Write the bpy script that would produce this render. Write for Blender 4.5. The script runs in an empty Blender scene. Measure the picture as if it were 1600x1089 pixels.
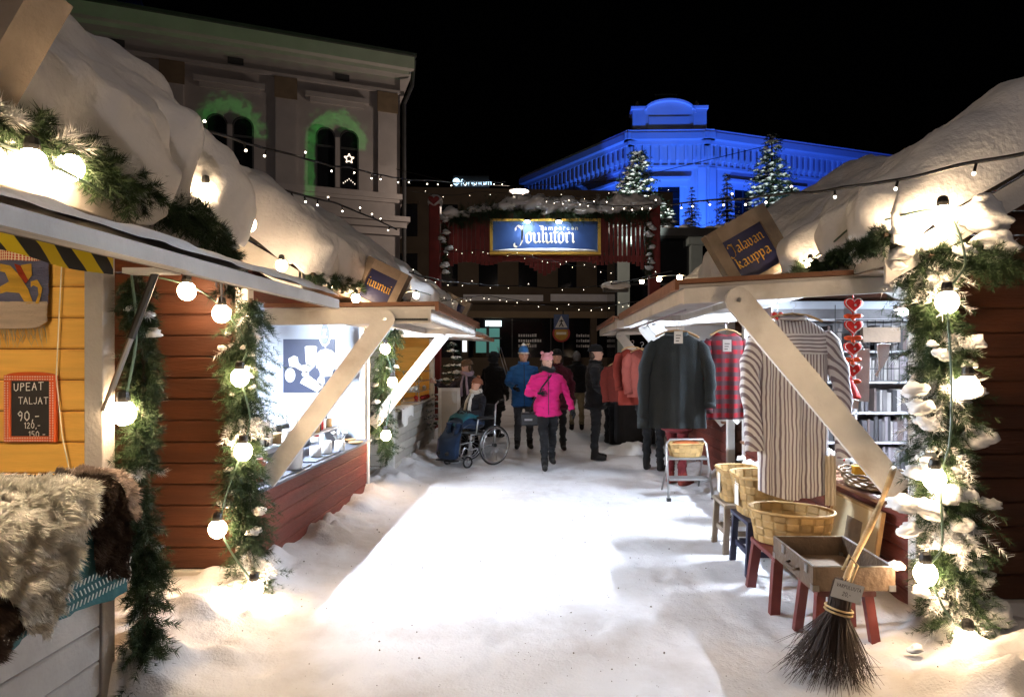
import bpy, math, random
import numpy as np
from mathutils import Vector, Matrix
from mathutils.bvhtree import BVHTree

# ---------------------------------------------------------------- camera, world, exposure
scene = bpy.context.scene
col = scene.collection
CAM_H = 1.6
FPX, VPX, VPY = 1000.0, 855.0, 560.0          # focal length and vanishing point in photo pixels
cam_d = bpy.data.cameras.new('camera')
cam_d.sensor_width = 36.0
cam_d.lens = 36.0 * FPX / 1600.0
cam_d.shift_x = -(VPX - 800.0) / 1600.0
cam_d.shift_y = (VPY - 544.5) / 1600.0
cam_d.clip_start = 0.05
cam_d.clip_end = 600.0
cam = bpy.data.objects.new('camera', cam_d)
cam.location = (0, 0, CAM_H)
cam.rotation_euler = (math.radians(90), 0, 0)
col.objects.link(cam)
scene.camera = cam

world = bpy.data.worlds.new('World')
scene.world = world
world.use_nodes = True
wn = world.node_tree
bg = wn.nodes['Background']
sky = wn.nodes.new('ShaderNodeTexSky')
sky.sky_type = 'NISHITA'
sky.sun_disc = False
sky.sun_elevation = math.radians(-4)
sky.sun_rotation = math.radians(160)
wn.links.new(sky.outputs[0], bg.inputs[0])
bg.inputs[1].default_value = 0.01

scene.render.engine = 'CYCLES'
scene.cycles.use_denoising = True
scene.cycles.use_light_tree = True
scene.cycles.max_bounces = 6
scene.cycles.diffuse_bounces = 3
scene.cycles.glossy_bounces = 3
scene.cycles.sample_clamp_indirect = 4.0
scene.cycles.sample_clamp_direct = 0.0
scene.cycles.caustics_reflective = False
scene.cycles.caustics_refractive = False
scene.view_settings.view_transform = 'Standard'
scene.view_settings.look = 'None'
scene.view_settings.exposure = 0.0
scene.view_settings.gamma = 1.0

LED = (0.74, 0.85, 1.0)
WARM = (1.0, 0.70, 0.42)

def lamp(name, kind, loc, power, color, radius=0.1, aim=None, spot=None, blend=0.5):
    d = bpy.data.lights.new(name, kind)
    d.energy = power
    d.color = color
    d.shadow_soft_size = radius
    o = bpy.data.objects.new(name, d)
    o.location = loc
    if aim is not None:
        o.rotation_euler = (Vector(aim) - Vector(loc)).to_track_quat('-Z', 'Y').to_euler()
    if spot:
        d.spot_size = math.radians(spot)
        d.spot_blend = blend
    col.objects.link(o)
    return o

# street lamp and fill (the one beyond the gate is in view, built further down; the second is an unseen fill added behind us for roofs and house)
lamp('street_and_fill_light', 'POINT', (-1.2, 21.0, 6.7), 420, (1.0, 0.80, 0.66), 0.15)
lamp('street_and_fill_light', 'POINT', (0.4, -7.5, 8.2), 620, (1.0, 0.84, 0.77), 0.3)
# blue floodlights at the foot of the corner building
lamp('blue_flood_light', 'SPOT', (8.6, 41.5, 7.0), 12500, (0.035, 0.15, 1.0), 0.3, (9.6, 50.0, 16.0), 120, 0.8)
lamp('blue_flood_light', 'SPOT', (-1.5, 47.0, 7.0), 5200, (0.022, 0.095, 1.0), 0.3, (2.0, 57.5, 17.0), 115, 0.8)
lamp('blue_flood_light', 'SPOT', (21.0, 42.0, 7.0), 6500, (0.022, 0.095, 1.0), 0.3, (20.0, 53.0, 17.0), 115, 0.8)
lamp('tree_light', 'SPOT', (3.2, 21.0, 5.0), 2600, (0.86, 1.0, 0.92), 0.1, (3.9, 27.5, 8.6), 34, 0.5)
lamp('tree_light', 'SPOT', (8.0, 21.0, 6.0), 1300, (0.8, 1.0, 0.95), 0.1, (9.3, 27.0, 9.2), 26, 0.5)

# ---------------------------------------------------------------- pixel helpers
def P(px, py, Y):
    return Vector(((px - VPX) * Y / FPX, Y, CAM_H - (py - VPY) * Y / FPX))

def PX(px, py, X):
    return P(px, py, X * FPX / (px - VPX))

def G(px, py, z=0.0):
    Y = (CAM_H - z) * FPX / (py - VPY)
    return Vector(((px - VPX) * Y / FPX, Y, z))

# ---------------------------------------------------------------- numpy noise
def _hash(ix, iy, iz, seed):
    h = (ix.astype(np.int64) * 374761393 + iy.astype(np.int64) * 668265263 + iz.astype(np.int64) * 2147483647 + seed * 144269) & 0x7fffffff
    h = ((h ^ (h >> 13)) * 1274126177) & 0x7fffffff
    h = h ^ (h >> 16)
    return (h & 0xffff) / 65535.0

def vnoise(p, seed=0):
    p = np.asarray(p, float)
    i = np.floor(p).astype(np.int64)
    f = p - i
    u = f * f * (3 - 2 * f)
    r = 0
    for dx in (0, 1):
        for dy in (0, 1):
            for dz in (0, 1):
                w = (u[..., 0] if dx else 1 - u[..., 0]) * (u[..., 1] if dy else 1 - u[..., 1]) * (u[..., 2] if dz else 1 - u[..., 2])
                r = r + w * _hash(i[..., 0] + dx, i[..., 1] + dy, i[..., 2] + dz, seed)
    return r * 2 - 1

def fbm(p, oct=3, seed=0, gain=0.5):
    p = np.asarray(p, float)
    a, r = 1.0, 0
    for k in range(oct):
        r = r + a * vnoise(p * (2 ** k) + 17.3 * k, seed + k)
        a *= gain
    return r

# ---------------------------------------------------------------- materials
MATS = {}
def pm(name, c, rough=0.6, var=0.18, scale=9.0, bump=0.15, bscale=None, metal=0.0, stretch=None, c2=None, c2pos=(0.45, 0.7),
       spec=0.4, rnd=0.12, sheen=0.0, trans=0.0, coat=0.0):
    """plain surface: base colour with noise, optional second colour in patches, fine relief, per-object tone"""
    if name in MATS:
        return MATS[name]
    m = bpy.data.materials.new(name)
    m.use_nodes = True
    nt = m.node_tree
    N, L = nt.nodes, nt.links
    b = N['Principled BSDF']
    tc = N.new('ShaderNodeTexCoord')
    mp = N.new('ShaderNodeMapping')
    L.new(tc.outputs['Object'], mp.inputs[0])
    if stretch:
        mp.inputs['Scale'].default_value = stretch
    oi = N.new('ShaderNodeObjectInfo')
    add = N.new('ShaderNodeVectorMath'); add.operation = 'MULTIPLY_ADD'
    L.new(oi.outputs['Random'], add.inputs[0]); add.inputs[1].default_value = (37, 23, 11)
    L.new(mp.outputs[0], add.inputs[2])
    no = N.new('ShaderNodeTexNoise')
    no.inputs['Scale'].default_value = scale
    no.inputs['Detail'].default_value = 5
    L.new(add.outputs[0], no.inputs['Vector'])
    rp = N.new('ShaderNodeMapRange')
    rp.inputs[1].default_value = 0.25; rp.inputs[2].default_value = 0.75
    rp.inputs[3].default_value = 1 - var; rp.inputs[4].default_value = 1 + var
    L.new(no.outputs[0], rp.inputs[0])
    rr = N.new('ShaderNodeMapRange')
    rr.inputs[3].default_value = 1 - rnd; rr.inputs[4].default_value = 1 + rnd
    L.new(oi.outputs['Random'], rr.inputs[0])
    mul = N.new('ShaderNodeMath'); mul.operation = 'MULTIPLY'
    L.new(rp.outputs[0], mul.inputs[0]); L.new(rr.outputs[0], mul.inputs[1])
    vm = N.new('ShaderNodeVectorMath'); vm.operation = 'SCALE'
    vm.inputs[0].default_value = c
    L.new(mul.outputs[0], vm.inputs['Scale'])
    src = vm.outputs[0]
    if c2 is not None:
        n2 = N.new('ShaderNodeTexNoise'); n2.inputs['Scale'].default_value = scale * 0.45; n2.inputs['Detail'].default_value = 6
        L.new(add.outputs[0], n2.inputs['Vector'])
        cr = N.new('ShaderNodeMapRange'); cr.inputs[1].default_value = c2pos[0]; cr.inputs[2].default_value = c2pos[1]
        L.new(n2.outputs[0], cr.inputs[0])
        mx = N.new('ShaderNodeMix'); mx.data_type = 'RGBA'
        L.new(cr.outputs[0], mx.inputs['Factor']); L.new(src, mx.inputs['A']); mx.inputs['B'].default_value = (*c2, 1)
        src = mx.outputs['Result']
    L.new(src, b.inputs['Base Color'])
    b.inputs['Roughness'].default_value = rough
    b.inputs['Metallic'].default_value = metal
    b.inputs['Specular IOR Level'].default_value = spec
    if sheen:
        b.inputs['Sheen Weight'].default_value = sheen
    if trans:
        b.inputs['Transmission Weight'].default_value = trans
    if coat:
        b.inputs['Coat Weight'].default_value = coat
    if bump:
        nb = N.new('ShaderNodeTexNoise'); nb.inputs['Scale'].default_value = bscale or scale * 4; nb.inputs['Detail'].default_value = 4
        L.new(add.outputs[0], nb.inputs['Vector'])
        bp = N.new('ShaderNodeBump'); bp.inputs['Strength'].default_value = bump; bp.inputs['Distance'].default_value = 0.02
        L.new(nb.outputs[0], bp.inputs['Height']); L.new(bp.outputs[0], b.inputs['Normal'])
    MATS[name] = m
    return m

def emis(name, c, s):
    if name in MATS:
        return MATS[name]
    m = bpy.data.materials.new(name); m.use_nodes = True
    b = m.node_tree.nodes['Principled BSDF']
    b.inputs['Base Color'].default_value = (*[min(1, x) for x in c], 1)
    b.inputs['Emission Color'].default_value = (*c, 1)
    b.inputs['Emission Strength'].default_value = s
    MATS[name] = m
    return m

def glassy(name, c, rough=0.08):
    return pm(name, c, rough, 0.1, 2.0, 0.02, spec=0.5)

def wave_mat(name, c1, c2, axis, scale, sharp=(0.4, 0.6), rough=0.85, axis2=None, scale2=None, c3=None):
    """woven stripes (or checks when axis2 is given) in object space"""
    if name in MATS:
        return MATS[name]
    m = bpy.data.materials.new(name); m.use_nodes = True
    N, L = m.node_tree.nodes, m.node_tree.links
    b = N['Principled BSDF']; b.inputs['Roughness'].default_value = rough; b.inputs['Specular IOR Level'].default_value = 0.15
    tc = N.new('ShaderNodeTexCoord')
    nz = N.new('ShaderNodeTexNoise'); nz.inputs['Scale'].default_value = 6
    L.new(tc.outputs['Object'], nz.inputs['Vector'])
    va = N.new('ShaderNodeVectorMath'); va.operation = 'MULTIPLY_ADD'
    L.new(nz.outputs['Color'], va.inputs[0]); va.inputs[1].default_value = (0.02,) * 3; L.new(tc.outputs['Object'], va.inputs[2])
    def band(ax, sc):
        w = N.new('ShaderNodeTexWave'); w.wave_type = 'BANDS'; w.bands_direction = ax
        w.inputs['Scale'].default_value = sc
        L.new(va.outputs[0], w.inputs['Vector'])
        r = N.new('ShaderNodeMapRange'); r.inputs[1].default_value = sharp[0]; r.inputs[2].default_value = sharp[1]
        L.new(w.outputs[1], r.inputs[0])
        return r.outputs[0]
    mx = N.new('ShaderNodeMix'); mx.data_type = 'RGBA'
    mx.inputs['A'].default_value = (*c1, 1); mx.inputs['B'].default_value = (*c2, 1)
    L.new(band(axis, scale), mx.inputs['Factor'])
    out = mx.outputs['Result']
    if axis2:
        m2 = N.new('ShaderNodeMix'); m2.data_type = 'RGBA'
        ml = N.new('ShaderNodeMath'); ml.operation = 'MULTIPLY'; ml.inputs[1].default_value = 0.6
        L.new(band(axis2, scale2), ml.inputs[0]); L.new(ml.outputs[0], m2.inputs['Factor'])
        L.new(out, m2.inputs['A']); m2.inputs['B'].default_value = (*(c3 or c2), 1)
        out = m2.outputs['Result']
    L.new(out, b.inputs['Base Color'])
    MATS[name] = m
    return m

M = dict(
    snow=pm('roof_snow', (0.86, 0.86, 0.87), 0.8, 0.05, 5, 0.45, 24, spec=0.2, rnd=0.02),
    red=pm('red_board', (0.150, 0.030, 0.018), 0.62, 0.40, 5, 0.5, 30, stretch=(0.35, 0.35, 3), c2=(0.10, 0.022, 0.014)),
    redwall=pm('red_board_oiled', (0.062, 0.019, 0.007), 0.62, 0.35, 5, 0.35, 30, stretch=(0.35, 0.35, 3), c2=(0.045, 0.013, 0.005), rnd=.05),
    yellow=pm('pine_board', (0.78, 0.43, 0.09), 0.55, 0.14, 4, 0.15, 40, stretch=(0.6, 0.6, 6), c2=(0.62, 0.30, 0.06), c2pos=(0.58, 0.75)),
    white=pm('white_paint', (0.70, 0.68, 0.65), 0.5, 0.10, 6, 0.2, 40, c2=(0.42, 0.37, 0.32), c2pos=(0.56, 0.78)),
    grey=pm('grey_paint', (0.40, 0.37, 0.34), 0.6, 0.12, 6, 0.2, 40, c2=(0.28, 0.25, 0.23), c2pos=(0.55, 0.8)),
    weathered=pm('weathered_wood', (0.33, 0.27, 0.21), 0.7, 0.25, 7, 0.3, 40, stretch=(1, 1, 1), c2=(0.2, 0.16, 0.12)),
    brown=pm('brown_edge', (0.20, 0.085, 0.04), 0.5, 0.2, 8, 0.15),
    beige=pm('beige_board', (0.50, 0.46, 0.40), 0.65, 0.1, 6, 0.2, 40),
    dark=pm('dark_wood', (0.05, 0.028, 0.018), 0.6, 0.25, 8, 0.2),
    roof=pm('roof_felt', (0.04, 0.035, 0.03), 0.9, 0.2, 20, 0.3),
    inwhite=pm('white_inner_wall', (0.42, 0.45, 0.50), 0.6, 0.04, 4, 0.05),
    black=pm('black_plastic', (0.012, 0.012, 0.012), 0.45, 0.2, 9, 0.05),
    steel=pm('steel', (0.55, 0.55, 0.56), 0.3, 0.08, 10, 0.05, metal=1.0),
    needle=pm('pine_needle', (0.022, 0.046, 0.018), 0.55, 0.45, 14, 0, spec=0.3, c2=(0.035, 0.062, 0.022)),
    needle2=pm('spruce_needle', (0.03, 0.055, 0.035), 0.6, 0.45, 3, 0, spec=0.2),
    bark=pm('bark', (0.06, 0.04, 0.028), 0.9, 0.3, 12, 0.5),
    cable=pm('rubber_cable', (0.015, 0.014, 0.013), 0.5, 0.2, 9, 0.05),
    gcable=pm('green_cable', (0.10, 0.16, 0.12), 0.4, 0.2, 9, 0.05),
    bulb=emis('lit_bulb', WARM, 115),
    led=emis('lit_led_tip', (1.0, 0.86, 0.66), 9),
    tube=emis('lit_tube', LED, 100),
    slate=pm('slate', (0.10, 0.11, 0.14), 0.4, 0.15, 9, 0.1),
    china=pm('white_china', (0.82, 0.81, 0.79), 0.25, 0.03, 6, 0.0, coat=0.3),
    blue=pm('sign_blue', (0.020, 0.024, 0.085), 0.45, 0.2, 6, 0.08),
    gold=pm('gold_paint', (0.75, 0.45, 0.07), 0.45, 0.1, 9, 0.05),
    cream=pm('cream_paint', (0.80, 0.74, 0.58), 0.5, 0.06, 9, 0.05),
    icemat=pm('ice', (0.75, 0.78, 0.8), 0.12, 0.05, 9, 0.1, trans=0.6),
    paper=pm('paper', (0.78, 0.76, 0.72), 0.7, 0.04, 9, 0.05),
    gatered=pm('gate_red', (0.20, 0.018, 0.014), 0.5, 0.2, 6, 0.15),
    chalk=pm('chalk', (0.75, 0.74, 0.72), 0.9, 0.2, 60, 0),
)

# ---------------------------------------------------------------- object helpers
def tag(o, label=None, cat=None, group=None, kind=None):
    if label: o['label'] = label
    if cat: o['category'] = cat
    if group: o['group'] = group
    if kind: o['kind'] = kind
    return o

def thing(name, loc, label, cat, group=None):
    o = bpy.data.objects.new(name, None)
    o.empty_display_size = 0.1
    o.location = loc
    col.objects.link(o)
    return tag(o, label, cat, group)

def wloc(o):
    v = Vector((0, 0, 0))
    while o is not None:
        v += o.location
        o = o.parent
    return v

def copy_tree(o, parent=None):
    c = o.copy()
    col.objects.link(c)
    c.parent = parent
    for ch in list(o.children):
        copy_tree(ch, c)
    return c

class MB:
    def __init__(s):
        s.v, s.f, s.m = [], [], []
    def add(s, vs, fs, mi=0):
        b = len(s.v)
        s.v.extend([tuple(x) for x in vs])
        s.f.extend([tuple(i + b for i in f) for f in fs])
        s.m.extend([mi] * len(fs))
        return s
    def hexa(s, p, mi=0):          # p: 4 bottom + 4 top, same winding
        return s.add(p, [(3, 2, 1, 0), (4, 5, 6, 7), (0, 1, 5, 4), (1, 2, 6, 5), (2, 3, 7, 6), (3, 0, 4, 7)], mi)
    def box(s, x0, x1, y0, y1, z0, z1, mi=0):
        return s.hexa([(x0, y0, z0), (x1, y0, z0), (x1, y1, z0), (x0, y1, z0), (x0, y0, z1), (x1, y0, z1), (x1, y1, z1), (x0, y1, z1)], mi)
    def cbox(s, x0, x1, y0, y1, z0, z1, b=0.004, ax=0, mi=0):
        """box with chamfered long edges, long axis ax"""
        lo, hi = [x0, y0, z0], [x1, y1, z1]
        a, c = [(1, 2), (2, 0), (0, 1)][ax]
        b = min(b, 0.45 * (hi[a] - lo[a]), 0.45 * (hi[c] - lo[c]))
        A0, A1, C0, C1 = lo[a], hi[a], lo[c], hi[c]
        prof = [(A0 + b, C0), (A1 - b, C0), (A1, C0 + b), (A1, C1 - b), (A1 - b, C1), (A0 + b, C1), (A0, C1 - b), (A0, C0 + b)]
        vs = []
        for e in (lo[ax], hi[ax]):
            for (p, q) in prof:
                v = [0, 0, 0]; v[ax] = e; v[a] = p; v[c] = q
                vs.append(v)
        fs = [tuple(range(7, -1, -1)), tuple(range(8, 16))] + [(i, (i + 1) % 8, 8 + (i + 1) % 8, 8 + i) for i in range(8)]
        return s.add(vs, fs, mi)
    def bar(s, p, q, w, h, up=(0, 0, 1), mi=0, b=0.0):
        """rectangular bar from p to q: width w across, height h along 'up'"""
        p, q = Vector(p), Vector(q)
        d = (q - p).normalized()
        r = d.cross(Vector(up)).normalized()
        u = r.cross(d).normalized()
        c = []
        for e in (p, q):
            for (i, j) in ((-1, -1), (1, -1), (1, 1), (-1, 1)):
                c.append(e + r * (i * w / 2) + u * (j * h / 2))
        return s.add(c, [(3, 2, 1, 0), (4, 5, 6, 7), (0, 1, 5, 4), (1, 2, 6, 5), (2, 3, 7, 6), (3, 0, 4, 7)], mi)
    def tube(s, pts, rad, n=8, mi=0, cap=True, flat=1.0, up=None):
        pts = [Vector(p) for p in pts]
        if not hasattr(rad, '__len__'):
            rad = [rad] * len(pts)
        rings = []
        prev = None
        for i, p in enumerate(pts):
            d = (pts[min(i + 1, len(pts) - 1)] - pts[max(i - 1, 0)])
            d = d.normalized() if d.length > 1e-9 else Vector((0, 0, 1))
            if prev is None:
                a = Vector(up) if up else (Vector((0, 0, 1)) if abs(d.z) < 0.9 else Vector((0, 1, 0)))
                r = d.cross(a).normalized()
            else:
                r = (prev - d * prev.dot(d))
                r = r.normalized() if r.length > 1e-6 else d.orthogonal().normalized()
            prev = r
            u = r.cross(d)
            rings.append([p + (r * math.cos(t) + u * (math.sin(t) * flat)) * rad[i] for t in [2 * math.pi * k / n for k in range(n)]])
        vs = [v for R in rings for v in R]
        fs = []
        for i in range(len(pts) - 1):
            for k in range(n):
                a, b2 = i * n + k, i * n + (k + 1) % n
                fs.append((a, a + n, b2 + n, b2))
        if cap:
            fs.append(tuple(range(n)))
            fs.append(tuple(reversed(range((len(pts) - 1) * n, len(pts) * n))))
        return s.add(vs, fs, mi)
    def lathe(s, prof, c=(0, 0, 0), n=20, mi=0, sx=1.0, sy=1.0, cap=True):
        vs, fs = [], []
        for (r, z) in prof:
            for k in range(n):
                t = 2 * math.pi * k / n
                vs.append((c[0] + r * math.cos(t) * sx, c[1] + r * math.sin(t) * sy, c[2] + z))
        for i in range(len(prof) - 1):
            for k in range(n):
                a, b2 = i * n + k, i * n + (k + 1) % n
                fs.append((a, b2, b2 + n, a + n))
        if cap:
            fs.append(tuple(reversed(range(n))))
            fs.append(tuple(range((len(prof) - 1) * n, len(prof) * n)))
        return s.add(vs, fs, mi)
    def ell(s, c, r, n=14, m=9, mi=0, rot=None):
        vs, fs = [], []
        for i in range(m + 1):
            ph = math.pi * i / m
            for k in range(n):
                t = 2 * math.pi * k / n
                v = Vector((r[0] * math.sin(ph) * math.cos(t), r[1] * math.sin(ph) * math.sin(t), -r[2] * math.cos(ph)))
                if rot is not None:
                    v = rot @ v
                vs.append(Vector(c) + v)
        for i in range(m):
            for k in range(n):
                a, b2 = i * n + k, i * n + (k + 1) % n
                fs.append((a, b2, b2 + n, a + n))
        return s.add(vs, fs, mi)
    def grid(s, arr, mi=0, wrap_u=False, wrap_v=False):
        nu, nv = arr.shape[:2]
        fs = []
        for i in range(nu if wrap_u else nu - 1):
            for j in range(nv if wrap_v else nv - 1):
                a = i * nv + j
                b2 = i * nv + (j + 1) % nv
                c = ((i + 1) % nu) * nv + (j + 1) % nv
                d = ((i + 1) % nu) * nv + j
                fs.append((a, b2, c, d))
        return s.add(arr.reshape(-1, 3).tolist(), fs, mi)
    def build(s, name, mats, parent=None, smooth=False, origin=None):
        if not isinstance(mats, (list, tuple)):
            mats = [mats]
        V = np.array(s.v, float)
        if origin is None:
            lo, hi = V.min(0), V.max(0)
            origin = Vector(((lo[0] + hi[0]) / 2, (lo[1] + hi[1]) / 2, lo[2]))
        origin = Vector(origin)
        me = bpy.data.meshes.new(name)
        me.from_pydata((V - np.array(origin)).tolist(), [], s.f)
        for m in mats:
            me.materials.append(m)
        if len(mats) > 1:
            me.polygons.foreach_set('material_index', s.m)
        if smooth:
            me.polygons.foreach_set('use_smooth', [True] * len(me.polygons))
        me.update()
        o = bpy.data.objects.new(name, me)
        if parent is not None:
            o.parent = parent
            o.location = origin - wloc(parent)
        else:
            o.location = origin
        col.objects.link(o)
        return o

def np_obj(name, V, F, mats, parent=None, mi=None, smooth=False):
    """mesh from numpy arrays, all faces with the same corner count"""
    V = np.asarray(V, np.float32); F = np.asarray(F, np.int32)
    o0 = Vector(((V[:, 0].min() + V[:, 0].max()) / 2, (V[:, 1].min() + V[:, 1].max()) / 2, V[:, 2].min()))
    me = bpy.data.meshes.new(name)
    n, k = F.shape
    me.vertices.add(len(V)); me.vertices.foreach_set('co', (V - np.array(o0, np.float32)).ravel())
    me.loops.add(n * k); me.loops.foreach_set('vertex_index', F.ravel())
    me.polygons.add(n); me.polygons.foreach_set('loop_start', np.arange(n, dtype=np.int32) * k)
    for m in (mats if isinstance(mats, (list, tuple)) else [mats]):
        me.materials.append(m)
    if mi is not None:
        me.polygons.foreach_set('material_index', np.asarray(mi, np.int32))
    if smooth:
        me.polygons.foreach_set('use_smooth', np.ones(n, bool))
    me.update(calc_edges=True)
    o = bpy.data.objects.new(name, me)
    o.location = o0 - (wloc(parent) if parent else Vector((0, 0, 0)))
    o.parent = parent
    col.objects.link(o)
    return o

def one(name, mb, mats, label, cat, group=None, smooth=False, kind=None):
    return tag(mb.build(name, mats, None, smooth), label, cat, group, kind)

# lettering: broad-nib strokes
def minim(x): return [(x - .12, .92), (x, .8), (x, .2), (x + .12, .08)]
NIB = {
    'i': (.34, [minim(.1), [(.04, 1.32), (.16, 1.2)]]),
    'n': (.80, [minim(.1), minim(.55), [(.1, .78), (.4, .97), (.55, .8)]]),
    'u': (.80, [minim(.1), minim(.55), [(.1, .2), (.25, .04), (.55, .25)]]),
    'o': (.68, [[(.05, .8), (.05, .2), (.25, .03), (.47, .2), (.47, .8), (.25, .97), (.05, .8)]]),
    'l': (.34, [[(0, 1.5), (.1, 1.4), (.1, .2), (.22, .08)]]),
    't': (.42, [[(.1, 1.25), (.1, .2), (.27, .05)], [(-.06, .95), (.36, .95)]]),
    'r': (.60, [minim(.1), [(.1, .8), (.3, .97), (.42, .85)]]),
    'a': (.74, [[(.08, .9), (.28, .97), (.47, .8), (.47, .2), (.6, .08)], [(.47, .56), (.13, .45), (.04, .2), (.18, .03), (.47, .2)]]),
    'v': (.70, [[(-.05, .95), (.06, .8), (.06, .2), (.25, .0), (.47, .2), (.47, .8), (.3, .97)]]),
    'k': (.70, [[(0, 1.5), (.1, 1.4), (.1, .2), (.2, .08)], [(.1, .6), (.35, .97), (.48, .8), (.14, .55)], [(.2, .55), (.44, .16), (.58, .05)]]),
    'p': (.74, [[(-.05, .92), (.08, .8), (.08, -.45)], [(.08, .8), (.3, .97), (.5, .8), (.5, .2), (.28, .03), (.08, .2)]]),
    'J': (.98, [[(.0, 1.12), (-.02, 1.36), (.18, 1.55), (.42, 1.42), (.62, 1.48)], [(.50, 1.45), (.62, 1.1), (.60, .25), (.42, -.18), (.12, -.32), (-.12, -.22), (-.16, .0)],
                [(.62, 1.48), (.60, .3)]]),
    ' ': (.5, []),
}
CH = {
    'U': (.8, [[(0, 1), (.02, .2), (.25, 0), (.5, .2), (.55, 1)]]), 'P': (.7, [[(0, 0), (.03, 1), (.4, .95), (.45, .65), (.05, .5)]]),
    'E': (.7, [[(.5, 1), (0, 1), (0, 0), (.5, 0)], [(0, .5), (.4, .52)]]), 'A': (.8, [[(0, 0), (.3, 1), (.6, 0)], [(.1, .4), (.5, .4)]]),
    'T': (.7, [[(.3, 0), (.3, 1)], [(0, 1), (.65, 1.02)]]), 'L': (.6, [[(0, 1), (0, 0), (.45, .02)]]),
    'J': (.6, [[(.4, 1), (.4, .2), (.2, 0), (0, .15)]]), '9': (.65, [[(.45, .65), (.2, .5), (.02, .75), (.25, 1), (.45, .8), (.42, .3), (.3, 0)]]),
    '0': (.7, [[(.25, 0), (.02, .3), (.05, .8), (.28, 1), (.5, .7), (.48, .25), (.25, 0)]]), '1': (.4, [[(.02, .8), (.2, 1), (.2, 0)]]),
    '2': (.65, [[(.02, .8), (.25, 1), (.45, .75), (0, 0), (.5, .02)]]), '5': (.65, [[(.45, 1), (.08, 1), (.05, .55), (.35, .6), (.45, .25), (.2, 0), (0, .1)]]),
    ',': (.3, [[(.12, .1), (.05, -.15)]]), '-': (.5, [[(.02, .45), (.4, .48)]]), ' ': (.4, []),
    'S': (.6, [[(.45, .9), (.2, 1), (.02, .75), (.42, .35), (.25, 0), (0, .1)]]), 'V': (.7, [[(0, 1), (.28, 0), (.55, 1)]]),
    'R': (.7, [[(0, 0), (.03, 1), (.4, .95), (.42, .65), (.05, .5), (.5, 0)]]), 'O': (.75, [[(.28, 0), (.02, .5), (.28, 1), (.55, .5), (.28, 0)]]),
    'I': (.25, [[(.08, 0), (.08, 1)]]), 'B': (.65, [[(0, 0), (0, 1), (.35, .95), (.36, .6), (.02, .52), (.42, .4), (.4, .05), (0, 0)]]),
    'N': (.75, [[(0, 0), (0, 1), (.5, 0), (.5, 1)]]), 'K': (.65, [[(0, 0), (0, 1)], [(.45, 1), (.03, .5), (.5, 0)]]),
}
def strokes(text, font, o, ex, ez, size, nib=None, w=0.1, sp=0.0, sag=0.0):
    """flat strokes at o, x along ex, up along ez; nib=(width, angle deg) or round of width w"""
    o, ex, ez = Vector(o), Vector(ex).normalized(), Vector(ez).normalized()
    mb = MB(); x = 0
    for ch in text:
        adv, sts = font[ch]
        for st in sts:
            for a, b in zip(st[:-1], st[1:]):
                a2, b2 = Vector((a[0] + x, a[1])), Vector((b[0] + x, b[1]))
                if nib:
                    t = math.radians(nib[1]); nv = Vector((math.cos(t), math.sin(t))) * nib[0] / 2
                    dd = (b2 - a2).normalized()
                    if abs(dd.x * nv.y - dd.y * nv.x) < 0.03:
                        nv = nv + Vector((-dd.y, dd.x)) * 0.03
                else:
                    dd = (b2 - a2).normalized(); nv = Vector((-dd.y, dd.x)) * w / 2
                    a2 = a2 - dd * w * .3; b2 = b2 + dd * w * .3
                q = [a2 - nv, a2 + nv, b2 + nv, b2 - nv]
                mb.add([o + ex * (p.x * size) + ez * (p.y * size) for p in q], [(0, 1, 2, 3)])
        x += adv + sp
    return mb, x * size

def text_obj(name, txt, loc, ex, ez, size, mat, parent, spacing=1.0, extrude=0.002):
    cu = bpy.data.curves.new(name, 'FONT')
    cu.body = txt; cu.size = size; cu.align_x = 'CENTER'; cu.extrude = extrude; cu.space_character = spacing
    cu.materials.append(mat)
    o = bpy.data.objects.new(name, cu)
    ex, ez = Vector(ex).normalized(), Vector(ez).normalized()
    n = ex.cross(ez)
    o.rotation_euler = Matrix((ex, ez, n)).transposed().to_euler()
    col.objects.link(o)
    me = bpy.data.meshes.new_from_object(o.evaluated_get(bpy.context.evaluated_depsgraph_get()))
    rot = o.rotation_euler.copy(); bpy.data.objects.remove(o); bpy.data.curves.remove(cu)
    o = bpy.data.objects.new(name, me); o.rotation_euler = rot
    o.parent = parent
    o.location = Vector(loc) - (wloc(parent) if parent else Vector())
    col.objects.link(o)
    return o

# ================================================================ GROUND
_fr = np.random.default_rng(99)
_FT = [(_fr.uniform(-1.9, 1.9), _fr.uniform(2.4, 11.5), _fr.normal() * .5 + (math.pi / 2), _fr.uniform(.003, .008)) for _ in range(420)]
def foot_dents(x, y):
    """boot prints and two faint cart ruts trodden into the lane"""
    d = np.zeros_like(x)
    sel = (np.abs(x) < 2.3) & (y > 2) & (y < 12.2)
    if not sel.any(): return d
    xs_, ys_ = x[sel], y[sel]; a = np.zeros_like(xs_)
    for (fx, fy, th, dp) in _FT:
        m = (np.abs(xs_ - fx) < .3) & (np.abs(ys_ - fy) < .3)
        if not m.any(): continue
        u = (xs_[m] - fx) * math.cos(th) + (ys_[m] - fy) * math.sin(th); v = -(xs_[m] - fx) * math.sin(th) + (ys_[m] - fy) * math.cos(th)
        r = (u / .15) ** 2 + (v / .055) ** 2
        a[m] -= dp * np.exp(-r ** 2) - dp * .45 * np.exp(-((np.sqrt(r) - 1.35) / .28) ** 2)
    for cx in (-1.38, -.72, .55, 1.15): a -= .004 * np.exp(-((xs_ - cx - .12 * np.sin(ys_ * .7 + cx)) / .05) ** 2)
    d[sel] = a
    return d

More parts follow.
